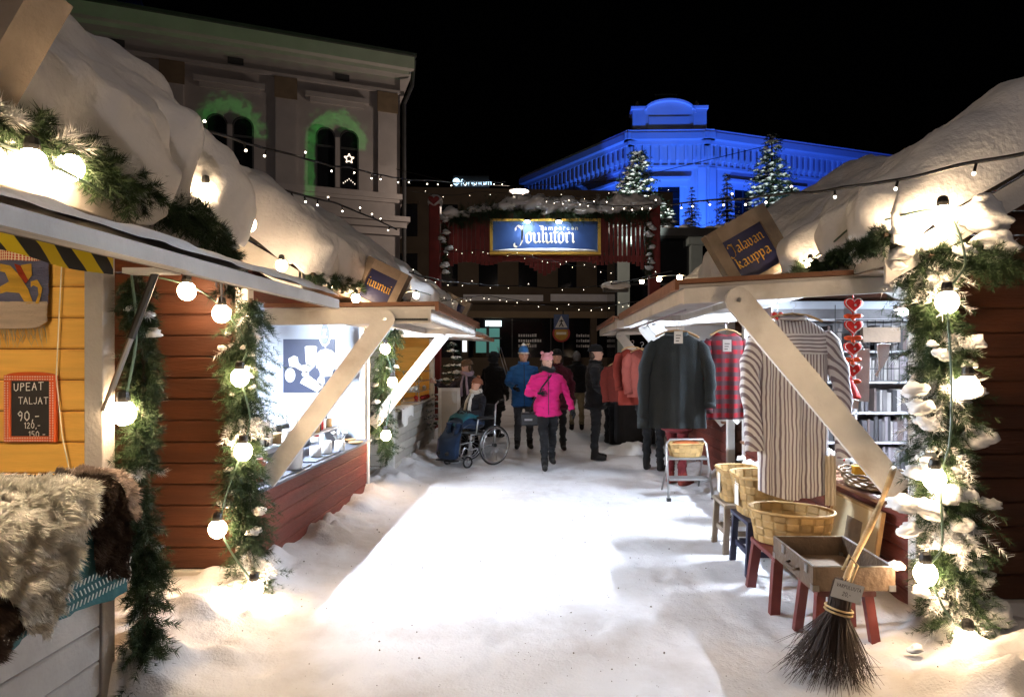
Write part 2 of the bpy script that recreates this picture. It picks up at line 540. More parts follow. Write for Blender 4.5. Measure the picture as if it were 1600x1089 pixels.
def ground_h(x, y):
    x = np.asarray(x, float); y = np.asarray(y, float)
    p = np.stack([x, y, np.zeros_like(x)], -1)
    near = np.exp(-np.maximum(0, y - 10) / 8) * np.exp(-np.maximum(0, np.abs(x) - 4) / 2)
    h = near * (0.008 * fbm(p * 1.3, 2, 1) + 0.003 * fbm(p * 7, 2, 2))
    # shovelled banks along the stall fronts, trampled towards the middle
    rough = 0.5 + 0.5 * fbm(p * 3.2, 3, 5)
    lump = np.maximum(0, fbm(p * 6.5, 3, 9)) * 0.09
    bl = np.exp(-((x + 2.06) / 0.36) ** 2) * ((y > 3.0) & (y < 16))
    h = h + bl * (0.085 + 0.06 * rough + lump)
    br = np.exp(-((x - 2.2) / 0.40) ** 2) * ((y > 1.5) & (y < 16))
    h = h + br * (0.06 + 0.08 * rough + lump)
    # untouched snow in the gap between the two left stalls and beside the right stall
    gap = 1 / (1 + np.exp((x + 2.0) * 9)) * 1 / (1 + np.exp((y - 4.9) * 9)) * 1 / (1 + np.exp(-(y - 2.9) * 9))
    h = h + gap * (0.06 + 0.05 * rough)
    gr = 1 / (1 + np.exp(-(x - 2.25) * 8)) * 1 / (1 + np.exp((y - 3.8) * 8)) * (y > -3)
    h = h + gr * (0.10 + 0.10 * rough)
    foot = np.clip(1 - np.abs(np.abs(x) - 1.55) / 0.6, 0, 1) * near
    h = h + foot * 0.008 * fbm(p * 11, 2, 21)
    h = h + foot_dents(x, y)
    # ploughed bank beside the street beyond the market
    h = h + 0.55 * np.exp(-((y - 19.5) / 1.1) ** 2) * (1 / (1 + np.exp((x + 1.6) * 3))) * (0.7 + 0.3 * rough) * (x > -30)
    h = h + 0.35 * np.exp(-((y - 30.0) / 1.0) ** 2) * (0.6 + 0.4 * rough)
    return h

def gz(x, y):
    return float(ground_h(np.array([x]), np.array([y]))[0])

def snow_ground_mat():
    m = bpy.data.materials.new('trodden_snow'); m.use_nodes = True
    N, L = m.node_tree.nodes, m.node_tree.links
    b = N['Principled BSDF']
    tc = N.new('ShaderNodeTexCoord')
    def noise(sc, det, rough=0.55):
        n = N.new('ShaderNodeTexNoise'); n.inputs['Scale'].default_value = sc; n.inputs['Detail'].default_value = det
        n.inputs['Roughness'].default_value = rough
        L.new(tc.outputs['Object'], n.inputs['Vector']); return n.outputs[0]
    def rng(src, a, b2, c=0, d=1):
        r = N.new('ShaderNodeMapRange'); r.inputs[1].default_value = a; r.inputs[2].default_value = b2
        r.inputs[3].default_value = c; r.inputs[4].default_value = d
        L.new(src, r.inputs[0]); return r.outputs[0]
    m1 = N.new('ShaderNodeMix'); m1.data_type = 'RGBA'
    m1.inputs['A'].default_value = (0.70, 0.69, 0.71, 1); m1.inputs['B'].default_value = (0.42, 0.375, 0.35, 1)
    L.new(rng(noise(1.1, 8, 0.65), 0.48, 0.72, 0, 0.75), m1.inputs['Factor'])
    m2 = N.new('ShaderNodeMix'); m2.data_type = 'RGBA'
    L.new(m1.outputs['Result'], m2.inputs['A']); m2.inputs['B'].default_value = (0.30, 0.25, 0.21, 1)
    L.new(rng(noise(34, 3), 0.70, 0.78, 0, 0.7), m2.inputs['Factor'])
    L.new(m2.outputs['Result'], b.inputs['Base Color'])
    b.inputs['Roughness'].default_value = 0.7
    b.inputs['Specular IOR Level'].default_value = 0.25
    bp = N.new('ShaderNodeBump'); bp.inputs['Strength'].default_value = 0.55; bp.inputs['Distance'].default_value = 0.02
    ad = N.new('ShaderNodeMath'); ad.operation = 'ADD'
    L.new(noise(14, 6, 0.6), ad.inputs[0]); L.new(rng(noise(75, 3), 0, 1, 0, 0.35), ad.inputs[1])
    L.new(ad.outputs[0], bp.inputs['Height']); L.new(bp.outputs[0], b.inputs['Normal'])
    return m

xs = np.unique(np.round(np.concatenate([np.linspace(-160, -12, 14), np.linspace(-12, -3.4, 30), np.linspace(-3.4, 3.4, 200), np.linspace(3.4, 12, 30), np.linspace(12, 160, 14)]), 4))
ys = np.unique(np.round(np.concatenate([np.linspace(-60, -4, 8), np.linspace(-4, 2.4, 26), np.linspace(2.4, 8, 150), np.linspace(8, 14, 80), np.linspace(14, 40, 70), np.linspace(40, 320, 24)]), 4))
gx, gy = np.meshgrid(xs, ys)
V = np.stack([gx, gy, ground_h(gx, gy)], -1).reshape(-1, 3)
nx, ny = len(xs), len(ys)
ii, jj = np.meshgrid(np.arange(nx - 1), np.arange(ny - 1))
a = (jj * nx + ii).ravel()
g = np_obj('ground', V, np.stack([a, a + 1, a + nx + 1, a + nx], 1), snow_ground_mat(), smooth=True)
g['kind'] = 'structure'

# grit and crumbs lying on the snow
rng = np.random.default_rng(4)
n = 620
gxx = rng.uniform(-1.9, 1.9, n); gyy = 2.6 + rng.beta(1.2, 2.2, n) * 8
sz = rng.uniform(0.0015, 0.004, n) * rng.choice([1, 1, 1, 1.8], n)
c = np.stack([gxx, gyy, ground_h(gxx, gyy) + sz * 0.4], 1)
dirs = np.array([(1, 0, 0), (-1, 0, 0), (0, 1, 0), (0, -1, 0), (0, 0, 1), (0, 0, -1)], float)
V = (c[:, None, :] + dirs[None] * sz[:, None, None] * rng.uniform(0.6, 1.3, (n, 6, 1))).reshape(-1, 3)
F8 = np.array([(0, 2, 4), (2, 1, 4), (1, 3, 4), (3, 0, 4), (2, 0, 5), (1, 2, 5), (3, 1, 5), (0, 3, 5)])
tag(np_obj('grit', V, (np.arange(n)[:, None, None] * 6 + F8[None]).reshape(-1, 3), pm('grit_stone', (0.10, 0.075, 0.055), 0.8)),
    'dark grit and crumbs scattered over the trodden snow', 'grit', kind='stuff')

# ================================================================ SPRUCE TREES AND NEEDLE FOLIAGE
def needles(roots, dirs, ln, w, rng):
    """one thin triangle per needle"""
    n = len(roots)
    d = dirs / np.linalg.norm(dirs, axis=1, keepdims=True)
    r = rng.normal(size=(n, 3)); s = np.cross(d, r); s /= (np.linalg.norm(s, axis=1, keepdims=True) + 1e-9)
    ln = np.asarray(ln).reshape(-1, 1) if hasattr(ln, '__len__') else ln
    V = np.stack([roots - s * w / 2, roots + s * w / 2, roots + d * ln], 1).reshape(-1, 3)
    return V, np.arange(n * 3).reshape(-1, 3)

def sprigs(base, axis, length, per, nlen, nw, rng):
    """sprigs: twigs at base along axis, each with 'per' needles all round"""
    n = len(base)
    ax = axis / np.linalg.norm(axis, axis=1, keepdims=True)
    t = rng.random((n, per)) ** 0.8
    roots = base[:, None] + ax[:, None] * (t * length[:, None])[..., None]
    roots[..., 2] -= (t ** 2) * 0.25 * length[:, None] * 0.5
    rd = rng.normal(size=(n, per, 3)); rd -= (rd * ax[:, None]).sum(-1, keepdims=True) * ax[:, None]
    rd /= np.linalg.norm(rd, axis=-1, keepdims=True) + 1e-9
    dv = rd * 0.8 + ax[:, None] * rng.uniform(0.45, 1.0, (n, per, 1))
    ln = rng.uniform(0.7, 1.1, n * per) * nlen
    return needles(roots.reshape(-1, 3), dv.reshape(-1, 3), ln, nw, rng)

def spruce(base, H, R, seed, label, group, snow=0.5, tiers=18, dens=1.0):
    rng = np.random.default_rng(seed)
    t = thing('spruce_tree', base, label, 'tree', group)
    b = np.array(base)
    mb = MB(); mb.tube([base, Vector(base) + Vector((0, 0, H * .6)), Vector(base) + Vector((0, 0, H * .98))], [R * .09, R * .055, R * .01], 8)
    mb.build('trunk', M['bark'], t)
    B, A, Ln, SV = [], [], [], []
    for k in range(tiers):
        f = k / (tiers - 1)
        z = H * (0.10 + 0.88 * f); rr = R * (1 - f) ** 0.85 + 0.03 * R
        nb = int(7 + 12 * (1 - f))
        for j in range(nb):
            th = rng.uniform(0, 6.283); L = rr * rng.uniform(0.72, 1.12)
            m = max(3, int(9 * (1 - f) * dens) + 2)
            for q in range(m):
                u = (q + rng.random()) / m
                p = b + np.array([math.cos(th) * L * u, math.sin(th) * L * u, z - 0.28 * L * u + 0.10 * L * u * u + rng.normal() * 0.02 * R])
                sd = th + rng.normal() * 0.8
                B.append(p); A.append([math.cos(sd), math.sin(sd), rng.normal() * 0.2 + (0.15 if f > .9 else -.15)]); Ln.append(R * 0.20 * rng.uniform(.6, 1.2))
                if rng.random() < snow and u > .25:
                    SV.append(p + np.array([math.cos(sd), math.sin(sd), 0]) * R * .05 + np.array([0, 0, R * .022]))
    B, A, Ln = np.array(B), np.array(A), np.array(Ln)
    V, F = sprigs(B, A, Ln, 16, R * 0.075, R * 0.016, rng)
    tag(np_obj('crown', V, F, M['needle2'], t), kind='stuff')
    if SV:
        SV = np.array(SV); n = len(SV); s = rng.uniform(.03, .085, (n, 1, 1)) * R
        V = (SV[:, None, :] + dirs[None] * s * np.array([1.25, 1.25, .5]) * rng.uniform(.7, 1.2, (n, 6, 1))).reshape(-1, 3)
        tag(np_obj('snow_load', V, (np.arange(n)[:, None, None] * 6 + F8[None]).reshape(-1, 3), M['snow'], t, smooth=True), kind='stuff')
    return t

# ================================================================ FAR BUILDINGS
class Facade:
    def __init__(s, A, B, parent):
        s.A = Vector((A[0], A[1], 0)); d = Vector((B[0] - A[0], B[1] - A[1], 0)); s.L = d.length; s.e = d.normalized()
        s.n = Vector((s.e.y, -s.e.x, 0)); s.p = parent
        if s.n.dot(-s.A) < 0: s.n = -s.n
    def q(s, u, z, o): return s.A + s.e * u + Vector((0, 0, z)) + s.n * o
    def mb(s, mb, u0, u1, z0, z1, o0, o1):
        Q = s.q
        return mb.hexa([Q(u0, z0, o0), Q(u1, z0, o0), Q(u1, z0, o1), Q(u0, z0, o1), Q(u0, z1, o0), Q(u1, z1, o0), Q(u1, z1, o1), Q(u0, z1, o1)])
    def box(s, name, mat, u0, u1, z0, z1, o0, o1, parent=None):
        return s.mb(MB(), u0, u1, z0, z1, o0, o1).build(name, mat, parent or s.p)
    def arch(s, name, mat, uc, w, z0, z1, o0, o1, parent=None, inner=None, n=12):
        """round-headed panel, or a round-headed band when inner (its thickness) is given"""
        r = w / 2
        pts = [(uc - r, z0)] + [(uc - r * math.cos(math.pi * k / n), z1 - r + r * math.sin(math.pi * k / n)) for k in range(n + 1)] + [(uc + r, z0)]
        mb = MB()
        if inner is None:
            m = len(pts)
            mb.add([s.q(u, z, o1) for u, z in pts] + [s.q(u, z, o0) for u, z in pts],
                   [tuple(range(m))] + [(i, (i + 1) % m, m + (i + 1) % m, m + i) for i in range(m)])
        else:
            r2 = r + inner
            out = [(uc - r2, z0)] + [(uc - r2 * math.cos(math.pi * k / n), z1 - r + r2 * math.sin(math.pi * k / n)) for k in range(n + 1)] + [(uc + r2, z0)]
            m = len(pts)
            mb.add([s.q(u, z, o) for o in (o0, o1) for (u, z) in pts] + [s.q(u, z, o) for o in (o0, o1) for (u, z) in out],
                   [f for i in range(m - 1) for f in ((m + i, m + i + 1, 3 * m + i + 1, 3 * m + i), (i, i + 1, m + i + 1, m + i), (2 * m + i, 2 * m + i + 1, 3 * m + i + 1, 3 * m + i))])
        return mb.build(name, mat, parent or s.p)

stucco = pm('beige_stucco', (0.44, 0.40, 0.38), 0.85, 0.1, 2.0, 0.2, 25)
stuccod = pm('ochre_stone', (0.22, 0.16, 0.10), 0.85, 0.2, 3.0, 0.2, 25)
pane = glassy('dark_pane', (0.012, 0.013, 0.015), 0.06)
sheetm = pm('roof_sheet', (0.05, 0.05, 0.05), 0.5, 0.2, 3, 0.1)

# --- cream town house on the left, its corner seen beyond the stalls
bl = thing('town_house', (-9, 20, 0), 'dim cream town house with paired round-headed windows and green projected wreaths', 'building')
ca, cb = (-5.06, 22.0), (-5.06 - .93 * 30, 22 - .366 * 30)
fa = Facade(ca, cb, bl)
fa.box('wall', stucco, 0, 30, 0, 11.2, -9, 0)
# the return wall runs back from the corner as the same block; a dark downpipe stands at the edge
fa.box('cornice', stucco, -.25, 30, 11.2, 11.32, -9.3, .42)
fa.box('cornice', stucco, -.38, 30, 11.32, 11.72, -9.5, .66)
fa.box('cornice', stucco, -.12, 30, 10.62, 10.74, -9.1, .12)
fa.box('gutter', sheetm, -.44, 30, 11.72, 11.82, -9.5, .76)
fa.box('attic', sheetm, 8.5, 16, 11.82, 14.5, -6, -1.0)
for z0, z1, o in ((7.02, 7.2, .16), (6.9, 7.02, .10), (6.25, 6.42, .30), (6.05, 6.25, .20), (5.8, 6.05, .10)):
    fa.box('string_course', stucco, -o, 30, z0, z1, -9.0 - o, o)
for k in range(7):
    u = .12 + 3.2 * k
    fa.box('pilaster', stucco, u, u + .62, 7.2, 10.62, 0, .09)
    fa.box('capital', stuccod, u - .03, u + .65, 9.95, 10.62, .09, .14)
    fa.box('vent_grille', sheetm, u + 1.55, u + 2.0, 10.84, 11.04, 0, .03)
    uc = 2.05 + 3.2 * k
    fa.box('hood_mould', stucco, uc - 1.0, uc + 1.0, 10.12, 10.28, 0, .2)
    fa.box('hood_mould', stucco, uc - .85, uc + .85, 9.98, 10.12, 0, .1)
    for d in (-.37, .37):
        w = fa.arch('window', pane, uc + d, .52, 7.25, 9.15, .01, .03)
        fa.arch('window_frame', sheetm, uc + d, .52, 7.25, 9.15, .0, .09, w, .05)
        fa.box('glazing_bar', sheetm, uc + d - .26, uc + d + .26, 8.55, 8.62, .03, .06, w)
    fa.box('mullion', stucco, uc - .07, uc + .07, 7.25, 8.9, 0, .12)
    fa.box('lower_window', pane, uc - .7, uc + .7, 2.0, 4.9, 0, .03)
for z in (.5,):
    MB().tube([fa.q(-.12, 0, .12), fa.q(-.12, 10.3, .12), fa.q(-.36, 10.9, .3), fa.q(-.40, 11.7, .5)], .07, 8).build('downpipe', sheetm, bl)
# paper star hanging in the right-hand window
st = thing('window_star', fa.q(1.6, 7.6, .1), 'small lit star and candle arch in the round-headed window', 'star light')
mb = MB()
for k in range(5):
    t0 = math.pi / 2 + k * 2 * math.pi / 5
    for t1 in (t0 + .63, t0 - .63):
        a_, b_ = (math.cos(t0) * .16, math.sin(t0) * .16), (math.cos(t1) * .075, math.sin(t1) * .075)
        mb.bar(fa.q(1.68 + a_[0], 8.25 + a_[1], .06), fa.q(1.68 + b_[0], 8.25 + b_[1], .06), .03, .03)
mb.build('star', emis('star_glow', (1, .85, .7), 1.5), st)
mb = MB()
for k in range(7):
    mb.box(*[v for ab in zip(fa.q(1.5 + k * .06, 7.42 + .05 * (3 - abs(3 - k)), .06) - Vector((.012,) * 3), fa.q(1.5 + k * .06, 7.42 + .05 * (3 - abs(3 - k)), .06) + Vector((.012, .012, .02))) for v in ab])
mb.build('candle_lights', emis('star_glow', (1, .85, .7), 1.5), st)

# green wreath projector: a spot with a pattern, aimed at the house front
def projector():
    loc = Vector((-1.5, 6.0, 7.2)); aim = fa.q(5.2, 9.6, 0)
    o = lamp('pattern_projector', 'SPOT', loc, 1.0, (1, 1, 1), 0.015, aim, 78, 0.15)
    d = o.data; d.energy = 3600.0; d.use_nodes = True
    N, L = d.node_tree.nodes, d.node_tree.links
    em = N['Emission']
    tc = N.new('ShaderNodeTexCoord')
    sp = N.new('ShaderNodeSeparateXYZ'); L.new(tc.outputs['Normal'], sp.inputs[0])
    def mth(op, a_, b_=None, c_=None):
        m = N.new('ShaderNodeMath'); m.operation = op
        for i, x in enumerate((a_, b_, c_)):
            if x is None: continue
            if isinstance(x, (int, float)): m.inputs[i].default_value = x
            else: L.new(x, m.inputs[i])
        return m.outputs[0]
    zz = mth('ABSOLUTE', sp.outputs[2])
    X, Y = mth('DIVIDE', sp.outputs[0], zz), mth('DIVIDE', sp.outputs[1], zz)
    inv = o.rotation_euler.to_matrix().inverted()
    def uv(w):
        v = inv @ (Vector(w) - loc); return v.x / -v.z, v.y / -v.z
    nz = N.new('ShaderNodeTexNoise'); nz.inputs['Scale'].default_value = 75; nz.inputs['Detail'].default_value = 3
    cb_ = N.new('ShaderNodeCombineXYZ'); L.new(X, cb_.inputs[0]); L.new(Y, cb_.inputs[1]); L.new(cb_.outputs[0], nz.inputs['Vector'])
    nf = N.new('ShaderNodeTexNoise'); nf.inputs['Scale'].default_value = 190; nf.inputs['Detail'].default_value = 3; L.new(cb_.outputs[0], nf.inputs['Vector'])
    nzo = mth('SUBTRACT', nz.outputs[0], .5)
    tot = None
    def smooth_lt(v, e, w_):
        r = N.new('ShaderNodeMapRange'); r.interpolation_type = 'SMOOTHSTEP'
        r.inputs[1].default_value = e - w_; r.inputs[2].default_value = e + w_; r.inputs[3].default_value = 1; r.inputs[4].default_value = 0
        L.new(v, r.inputs[0]); return r.outputs[0]
    def addt(v):
        nonlocal tot
        tot = v if tot is None else mth('MAXIMUM', tot, v)
    for k, (leg, gain) in enumerate(((1, 1.0), (.25, .75), (.25, .6))):
        uc = 2.05 + 3.2 * k
        cx, cy = uv(fa.q(uc, 8.75, 0)); rx = (Vector(uv(fa.q(uc + .78, 8.75, 0))) - Vector((cx, cy))).length; tx, ty = uv(fa.q(uc, 9.6, 0))
        ry = abs(ty - cy)
        ex_, ey_ = mth('DIVIDE', mth('SUBTRACT', X, cx), rx), mth('DIVIDE', mth('SUBTRACT', Y, cy), ry)
        rad = mth('SQRT', mth('ADD', mth('MULTIPLY', ex_, ex_), mth('MULTIPLY', ey_, ey_)))
        rad = mth('ADD', rad, mth('MULTIPLY', nzo, 1.1))
        ring = smooth_lt(mth('ABSOLUTE', mth('SUBTRACT', rad, .95)), .27, .2)
        ring = mth('MULTIPLY', ring, smooth_lt(mth('MULTIPLY', ey_, -1.0), .15, .1))
        addt(mth('MULTIPLY', ring, gain))
        # a hanging swag on the far side of the window
        lx, _ = uv(fa.q(uc + .85, 8.2, 0)); _, ly0 = uv(fa.q(uc, 8.75, 0)); _, ly1 = uv(fa.q(uc, 8.75 - 2.9 * leg, 0))
        col_ = smooth_lt(mth('ABSOLUTE', mth('ADD', mth('SUBTRACT', X, lx), mth('MULTIPLY', nzo, .012))), .0095, .002)
        col_ = mth('MULTIPLY', mth('MULTIPLY', col_, smooth_lt(Y, ly0, .004)), smooth_lt(mth('MULTIPLY', Y, -1), -ly1, .01))
        addt(mth('MULTIPLY', col_, gain * .75))
    # fringe along the cornice: v between the lines of z 11.25 and 11.7 at the facade
    a0, a1 = uv(fa.q(0, 11.05, .4)), uv(fa.q(12, 11.05, .4)); b0 = uv(fa.q(0, 11.75, .66))
    sl = (a1[1] - a0[1]) / (a1[0] - a0[0])
    dv = mth('SUBTRACT', Y, mth('MULTIPLY_ADD', mth('SUBTRACT', X, a0[0]), sl, a0[1]))
    dv = mth('ADD', dv, mth('MULTIPLY', nzo, .03))
    fr = mth('MULTIPLY', smooth_lt(mth('MULTIPLY', dv, -1), 0, .004), smooth_lt(dv, (b0[1] - a0[1]) * 1.5, .01))
    addt(mth('MULTIPLY', fr, .16))
    tot = mth('MULTIPLY', tot, mth('MAXIMUM', mth('MULTIPLY_ADD', nf.outputs[0], 1.9, -.3), .2))
    em.inputs['Color'].default_value = (.13, 1.0, .16, 1)
    L.new(tot, em.inputs['Strength'])
projector()

# --- blue-lit corner building
blue_w = pm('pale_stucco', (0.62, 0.60, 0.58), 0.85, 0.06, .8, 0.15, 12)
bb = thing('corner_building', (9.5, 50, 0), 'ornate corner building washed in blue light with curved gable', 'building')
C0, C1 = (6.6, 50.2), (12.4, 50.0)
Lf = Facade(C0, (-1.7, 62.2), bb); Rf = Facade(C1, (37, 58.8), bb); Cf = Facade(C0, C1, bb)
fl = MB()
fl.hexa([Vector((C0[0], C0[1], 0)), Vector((C1[0], C1[1], 0)), Vector((37, 58.8, 0)), Vector((-1.7, 62.2, 0)),
         Vector((C0[0], C0[1], 18.2)), Vector((C1[0], C1[1], 18.2)), Vector((37, 58.8, 18.2)), Vector((-1.7, 62.2, 18.2))])
fl.build('wall', blue_w, bb)
for F_, nb_, wins in ((Lf, 24, [3.0, 7.2, 11.4]), (Rf, 46, [3.4, 8.0, 12.6, 17.2, 21.8]), (Cf, 9, [2.9])):
    L_ = F_.L
    F_.box('cornice', blue_w, -.3, L_ + .3, 18.2, 18.5, -2, .45)
    F_.box('cornice', blue_w, -.6, L_ + .6, 18.5, 19.0, -2, .85)
    F_.box('frieze_band', blue_w, 0, L_, 16.5, 16.68, -.5, .16)
    F_.box('roof_snow_edge', M['snow'], -.5, L_ + .5, 19.0, 19.22, -2, .78)
    pit = L_ / nb_
    for k in range(nb_):
        u = (k + .5) * pit
        mbk = MB(); F_.mb(mbk, u - pit * .17, u + pit * .17, 17.0, 18.2, 0, .40); F_.mb(mbk, u - pit * .15, u + pit * .15, 16.7, 17.0, 0, .2)
        mbk.build('bracket', blue_w, bb)
    for uc in wins:
        for (z0, z1) in ((11.9, 15.0), (5.2, 8.6)):
            w = F_.box('window', pane, uc - .85, uc + .85, z0, z1, -.2, .02)
            F_.box('window_frame', blue_w, uc - 1.15, uc - .85, z0, z1, 0, .16, w); F_.box('window_frame', blue_w, uc + .85, uc + 1.15, z0, z1, 0, .16, w)
            F_.box('lintel', blue_w, uc - 1.45, uc + 1.45, z1, z1 + .5, 0, .26, w); F_.box('hood', blue_w, uc - 1.65, uc + 1.65, z1 + .5, z1 + .7, 0, .5, w)
            F_.box('sill', blue_w, uc - 1.3, uc + 1.3, z0 - .25, z0, 0, .3, w)
            F_.box('glazing_bar', sheetm, uc - .05, uc + .05, z0, z1, .02, .08, w); F_.box('glazing_bar', sheetm, uc - .85, uc + .85, z1 - 1.0, z1 - .9, .02, .08, w)
    F_.box('string_course', blue_w, 0, L_, 9.8, 10.1, -.5, .25)
for F_, u in ((Cf, .35), (Cf, Cf.L - .35), (Lf, .5), (Rf, .5)):
    F_.box('pilaster', blue_w, u - .3, u + .3, 2, 16.5, 0, .22)
# stepped snowy parapet and the curved gable over the corner
Cf.box('gable', blue_w, .2, Cf.L - .2, 19.2, 20.55, -1.2, .35)
for u in (.55, Cf.L - .55):
    Cf.box('gable_pier', blue_w, u - .5, u + .5, 19.2, 20.9, -1.2, .5)
    Cf.box('pier_cap', M['snow'], u - .62, u + .62, 20.9, 21.12, -1.3, .6)
    MB().lathe([(.14, 0), (.22, .2), (.10, .5), (.2, .7), (.02, 1.0)], Cf.q(u, 21.1, -.9), 10).build('finial', blue_w, bb)
Cf.box('gable_panel', blue_w, 1.3, Cf.L - 1.3, 19.35, 20.35, .35, .45)
mb = MB(); n_ = 16; R0 = 2.0; uc = Cf.L / 2
top = [(uc + R0 * math.cos(math.pi * (1 - k / n_)), 20.55 + 1.0 * math.sin(math.pi * k / n_)) for k in range(n_ + 1)]
mb.add([Cf.q(u, z, .35) for u, z in top] + [Cf.q(u, z, -1.2) for u, z in top], [tuple(range(n_ + 1))] + [(i, i + 1, n_ + 2 + i, n_ + 1 + i) for i in range(n_)])
mb.build('curved_pediment', blue_w, bb)
mb = MB()
for k in range(n_):
    (u0, z0), (u1, z1) = top[k], top[k + 1]
    mb.hexa([Cf.q(u0, z0, .6), Cf.q(u1, z1, .6), Cf.q(u1, z1, -1.6), Cf.q(u0, z0, -1.6), Cf.q(u0, z0 + .16, .6), Cf.q(u1, z1 + .16, .6), Cf.q(u1, z1 + .16, -1.2), Cf.q(u0, z0 + .16, -1.2)])
mb.build('pediment_moulding', M['snow'], bb)
mb = MB()
for u in (uc - .8, uc + .8): mb.box(*[v for ab in zip(Cf.q(u, 21.4, -1.2) - Vector((.06, .06, 0)), Cf.q(u, 22.7, -1.2) + Vector((.06, .06, 0))) for v in ab])
mb.bar(Cf.q(uc - .9, 22.7, -1.2), Cf.q(uc + .9, 22.7, -1.2), .12, .12); mb.bar(Cf.q(uc - .9, 22.2, -1.2), Cf.q(uc + .9, 22.2, -1.2), .1, .1)
mb.build('roof_rail', sheetm, bb)
# snowy roof slope behind the left cornice, chimneys
mb = MB(); mb.hexa([Lf.q(-.5, 19.2, .6), Lf.q(Lf.L, 19.2, .6), Lf.q(Lf.L, 19.0, -6), Lf.q(3, 19.0, -6), Lf.q(-.5, 19.3, .5), Lf.q(Lf.L, 19.3, .5), Lf.q(Lf.L, 21.2, -6), Lf.q(3, 21.2, -6)])
mb.build('roof', M['snow'], bb)
mb = MB(); mb.hexa([Rf.q(0, 19.2, .4), Rf.q(Rf.L, 19.2, .4), Rf.q(Rf.L, 19.0, -6), Rf.q(0, 19.0, -6), Rf.q(0, 19.25, .3), Rf.q(Rf.L, 19.25, .3), Rf.q(Rf.L, 20.2, -6), Rf.q(0, 20.2, -6)])
mb.build('roof', sheetm, bb)
for u in (5.0, 9.0): Lf.box('chimney', sheetm, u, u + 1.2, 20.4, 23.2, -5.5, -4.3)
for u in (15.0, 21.0): Rf.box('chimney', sheetm, u, u + 1.5, 19.6, 22.6, -6, -4.6)

# --- dark shop building across the street
shop_w = pm('brown_render', (0.14, 0.105, 0.07), 0.8, 0.15, 1.5, 0.2, 20)
bd = thing('shop_building', (-1, 34, 0), 'dark brown shop building across the street with wide black shop windows', 'building')
Sf = Facade((-13, 33.2), (6.8, 34.6), bd)
Sf.box('wall', shop_w, 0, Sf.L, 4.1, 10.6, -8, 0); Sf.box('plinth', shop_w, 0, Sf.L, 0, 1.65, -8, .05)
Sf.box('fascia', pm('tan_fascia', (0.30, 0.22, 0.13), .7, .1, 2, .1), 0, Sf.L, 3.75, 4.1, -8, .12)
Sf.box('ledge', shop_w, 0, Sf.L, 4.5, 4.62, 0, .3)
Sf.box('snow_ledge', M['snow'], 8.6, 12.8, 4.62, 4.95, .02, .28); Sf.box('snow_ledge', M['snow'], 13.2, 16.9, 4.62, 5.0, .02, .28)
for u0, u1 in ((.2, 4.2), (4.6, 8.4), (9.1, 15.3), (15.6, 19.6)):
    w = Sf.box('shop_window', pane, u0, u1, 1.65, 3.75, -.3, -.1)
    for k in range(1, 3): Sf.box('glazing_bar', sheetm, u0 + (u1 - u0) * k / 3 - .03, u0 + (u1 - u0) * k / 3 + .03, 1.65, 3.75, -.1, -.04, w)
for u in (0, 4.25, 8.5, 15.35): Sf.box('pier', shop_w, u, u + (.35 if u else .2), 1.65, 3.75, -.3, .08)
for u in range(9):
    for z in (5.4, 8.0):
        w = Sf.box('upper_window', pane, 1.0 + u * 2.1, 2.0 + u * 2.1, z, z + 1.7, -.1, .02)
        Sf.box('window_frame', shop_w, .9 + u * 2.1, 2.1 + u * 2.1, z + 1.7, z + 1.85, 0, .1, w)
mint = emis('mint_glow', (.20, .62, .55), 0.22)
Sf.box('lit_doorway', mint, 9.25, 10.5, 1.9, 3.2, -.09, -.07)
Sf.box('door_frame', sheetm, 9.8, 9.95, 1.7, 3.4, -.07, -.02); Sf.box('door_frame', sheetm, 9.2, 10.6, 2.62, 2.72, -.06, -.01)
Sf.box('lit_door_sign', emis('white_sign', (.8, 1, 1), 2.2), 9.75, 10.6, 3.3, 3.6, -.07, -.02)
wt = pm('window_lettering', (.8, .8, .8), .6)
for u, rows in ((11.5, (.9, 1.15, 1.0)), (14.6, (.7, 1.1, .6))):
    for k, ln in enumerate(rows):
        mbk = MB(); x = u
        while x < u + ln:
            wch = .07 + .05 * ((x * 37) % 1); Sf.mb(mbk, x, x + wch, 2.75 - k * .28, 2.87 - k * .28 + .05 * ((x * 91) % 1), -.095, -.09); x += wch + .035
        mbk.build('window_lettering', wt, bd)
Sf.box('lit_poster', emis('poster_white', (.9, .95, 1), 1.4), 8.55, 8.78, 1.95, 2.85, .08, .12); Sf.box('lit_poster', emis('poster_white', (.9, .95, 1), 1.4), 8.55, 8.85, 3.0, 3.55, .08, .12)

# far dark block behind with the lit roof sign
bk = thing('dark_block', (-10, 48, 0), 'unlit dark block behind the town house carrying a lit roof sign', 'building')
Kf = Facade((-13.5, 47), (1.0, 49), bk)
Kf.box('wall', sheetm, 0, Kf.L, 0, 13.2, -6, 0); Kf.box('roof_edge', sheetm, -.2, Kf.L + .2, 13.2, 13.6, -6.2, .3)
for u in range(6): Kf.box('window', pane, .8 + u * 2.3, 2.0 + u * 2.3, 8, 9.8, -.1, .03)
rs = thing('roof_sign', P(735, 292, 47.2), 'small white lit roof sign reading forenom with a round emblem', 'sign')
cx_ = P(744, 290, 46.7)
glow = emis('sign_glow', (.55, .80, 1.0), 2.2); glowb = emis('sign_blue_glow', (.12, .45, 1.0), .35)
text_obj('lettering', 'forenom', cx_, (1, 0, 0), (0, 0, 1), .66, glow, rs, 1.0, .01)
mb = MB(); mb.ell(P(713, 284, 46.7), (.26, .06, .26), 12, 8); mb.box(P(713, 284, 46.7).x - .06, P(713, 284, 46.7).x + .06, 46.66, 46.74, P(713, 290, 46.7).z, P(713, 284, 46.7).z); mb.build('emblem', glow, rs)
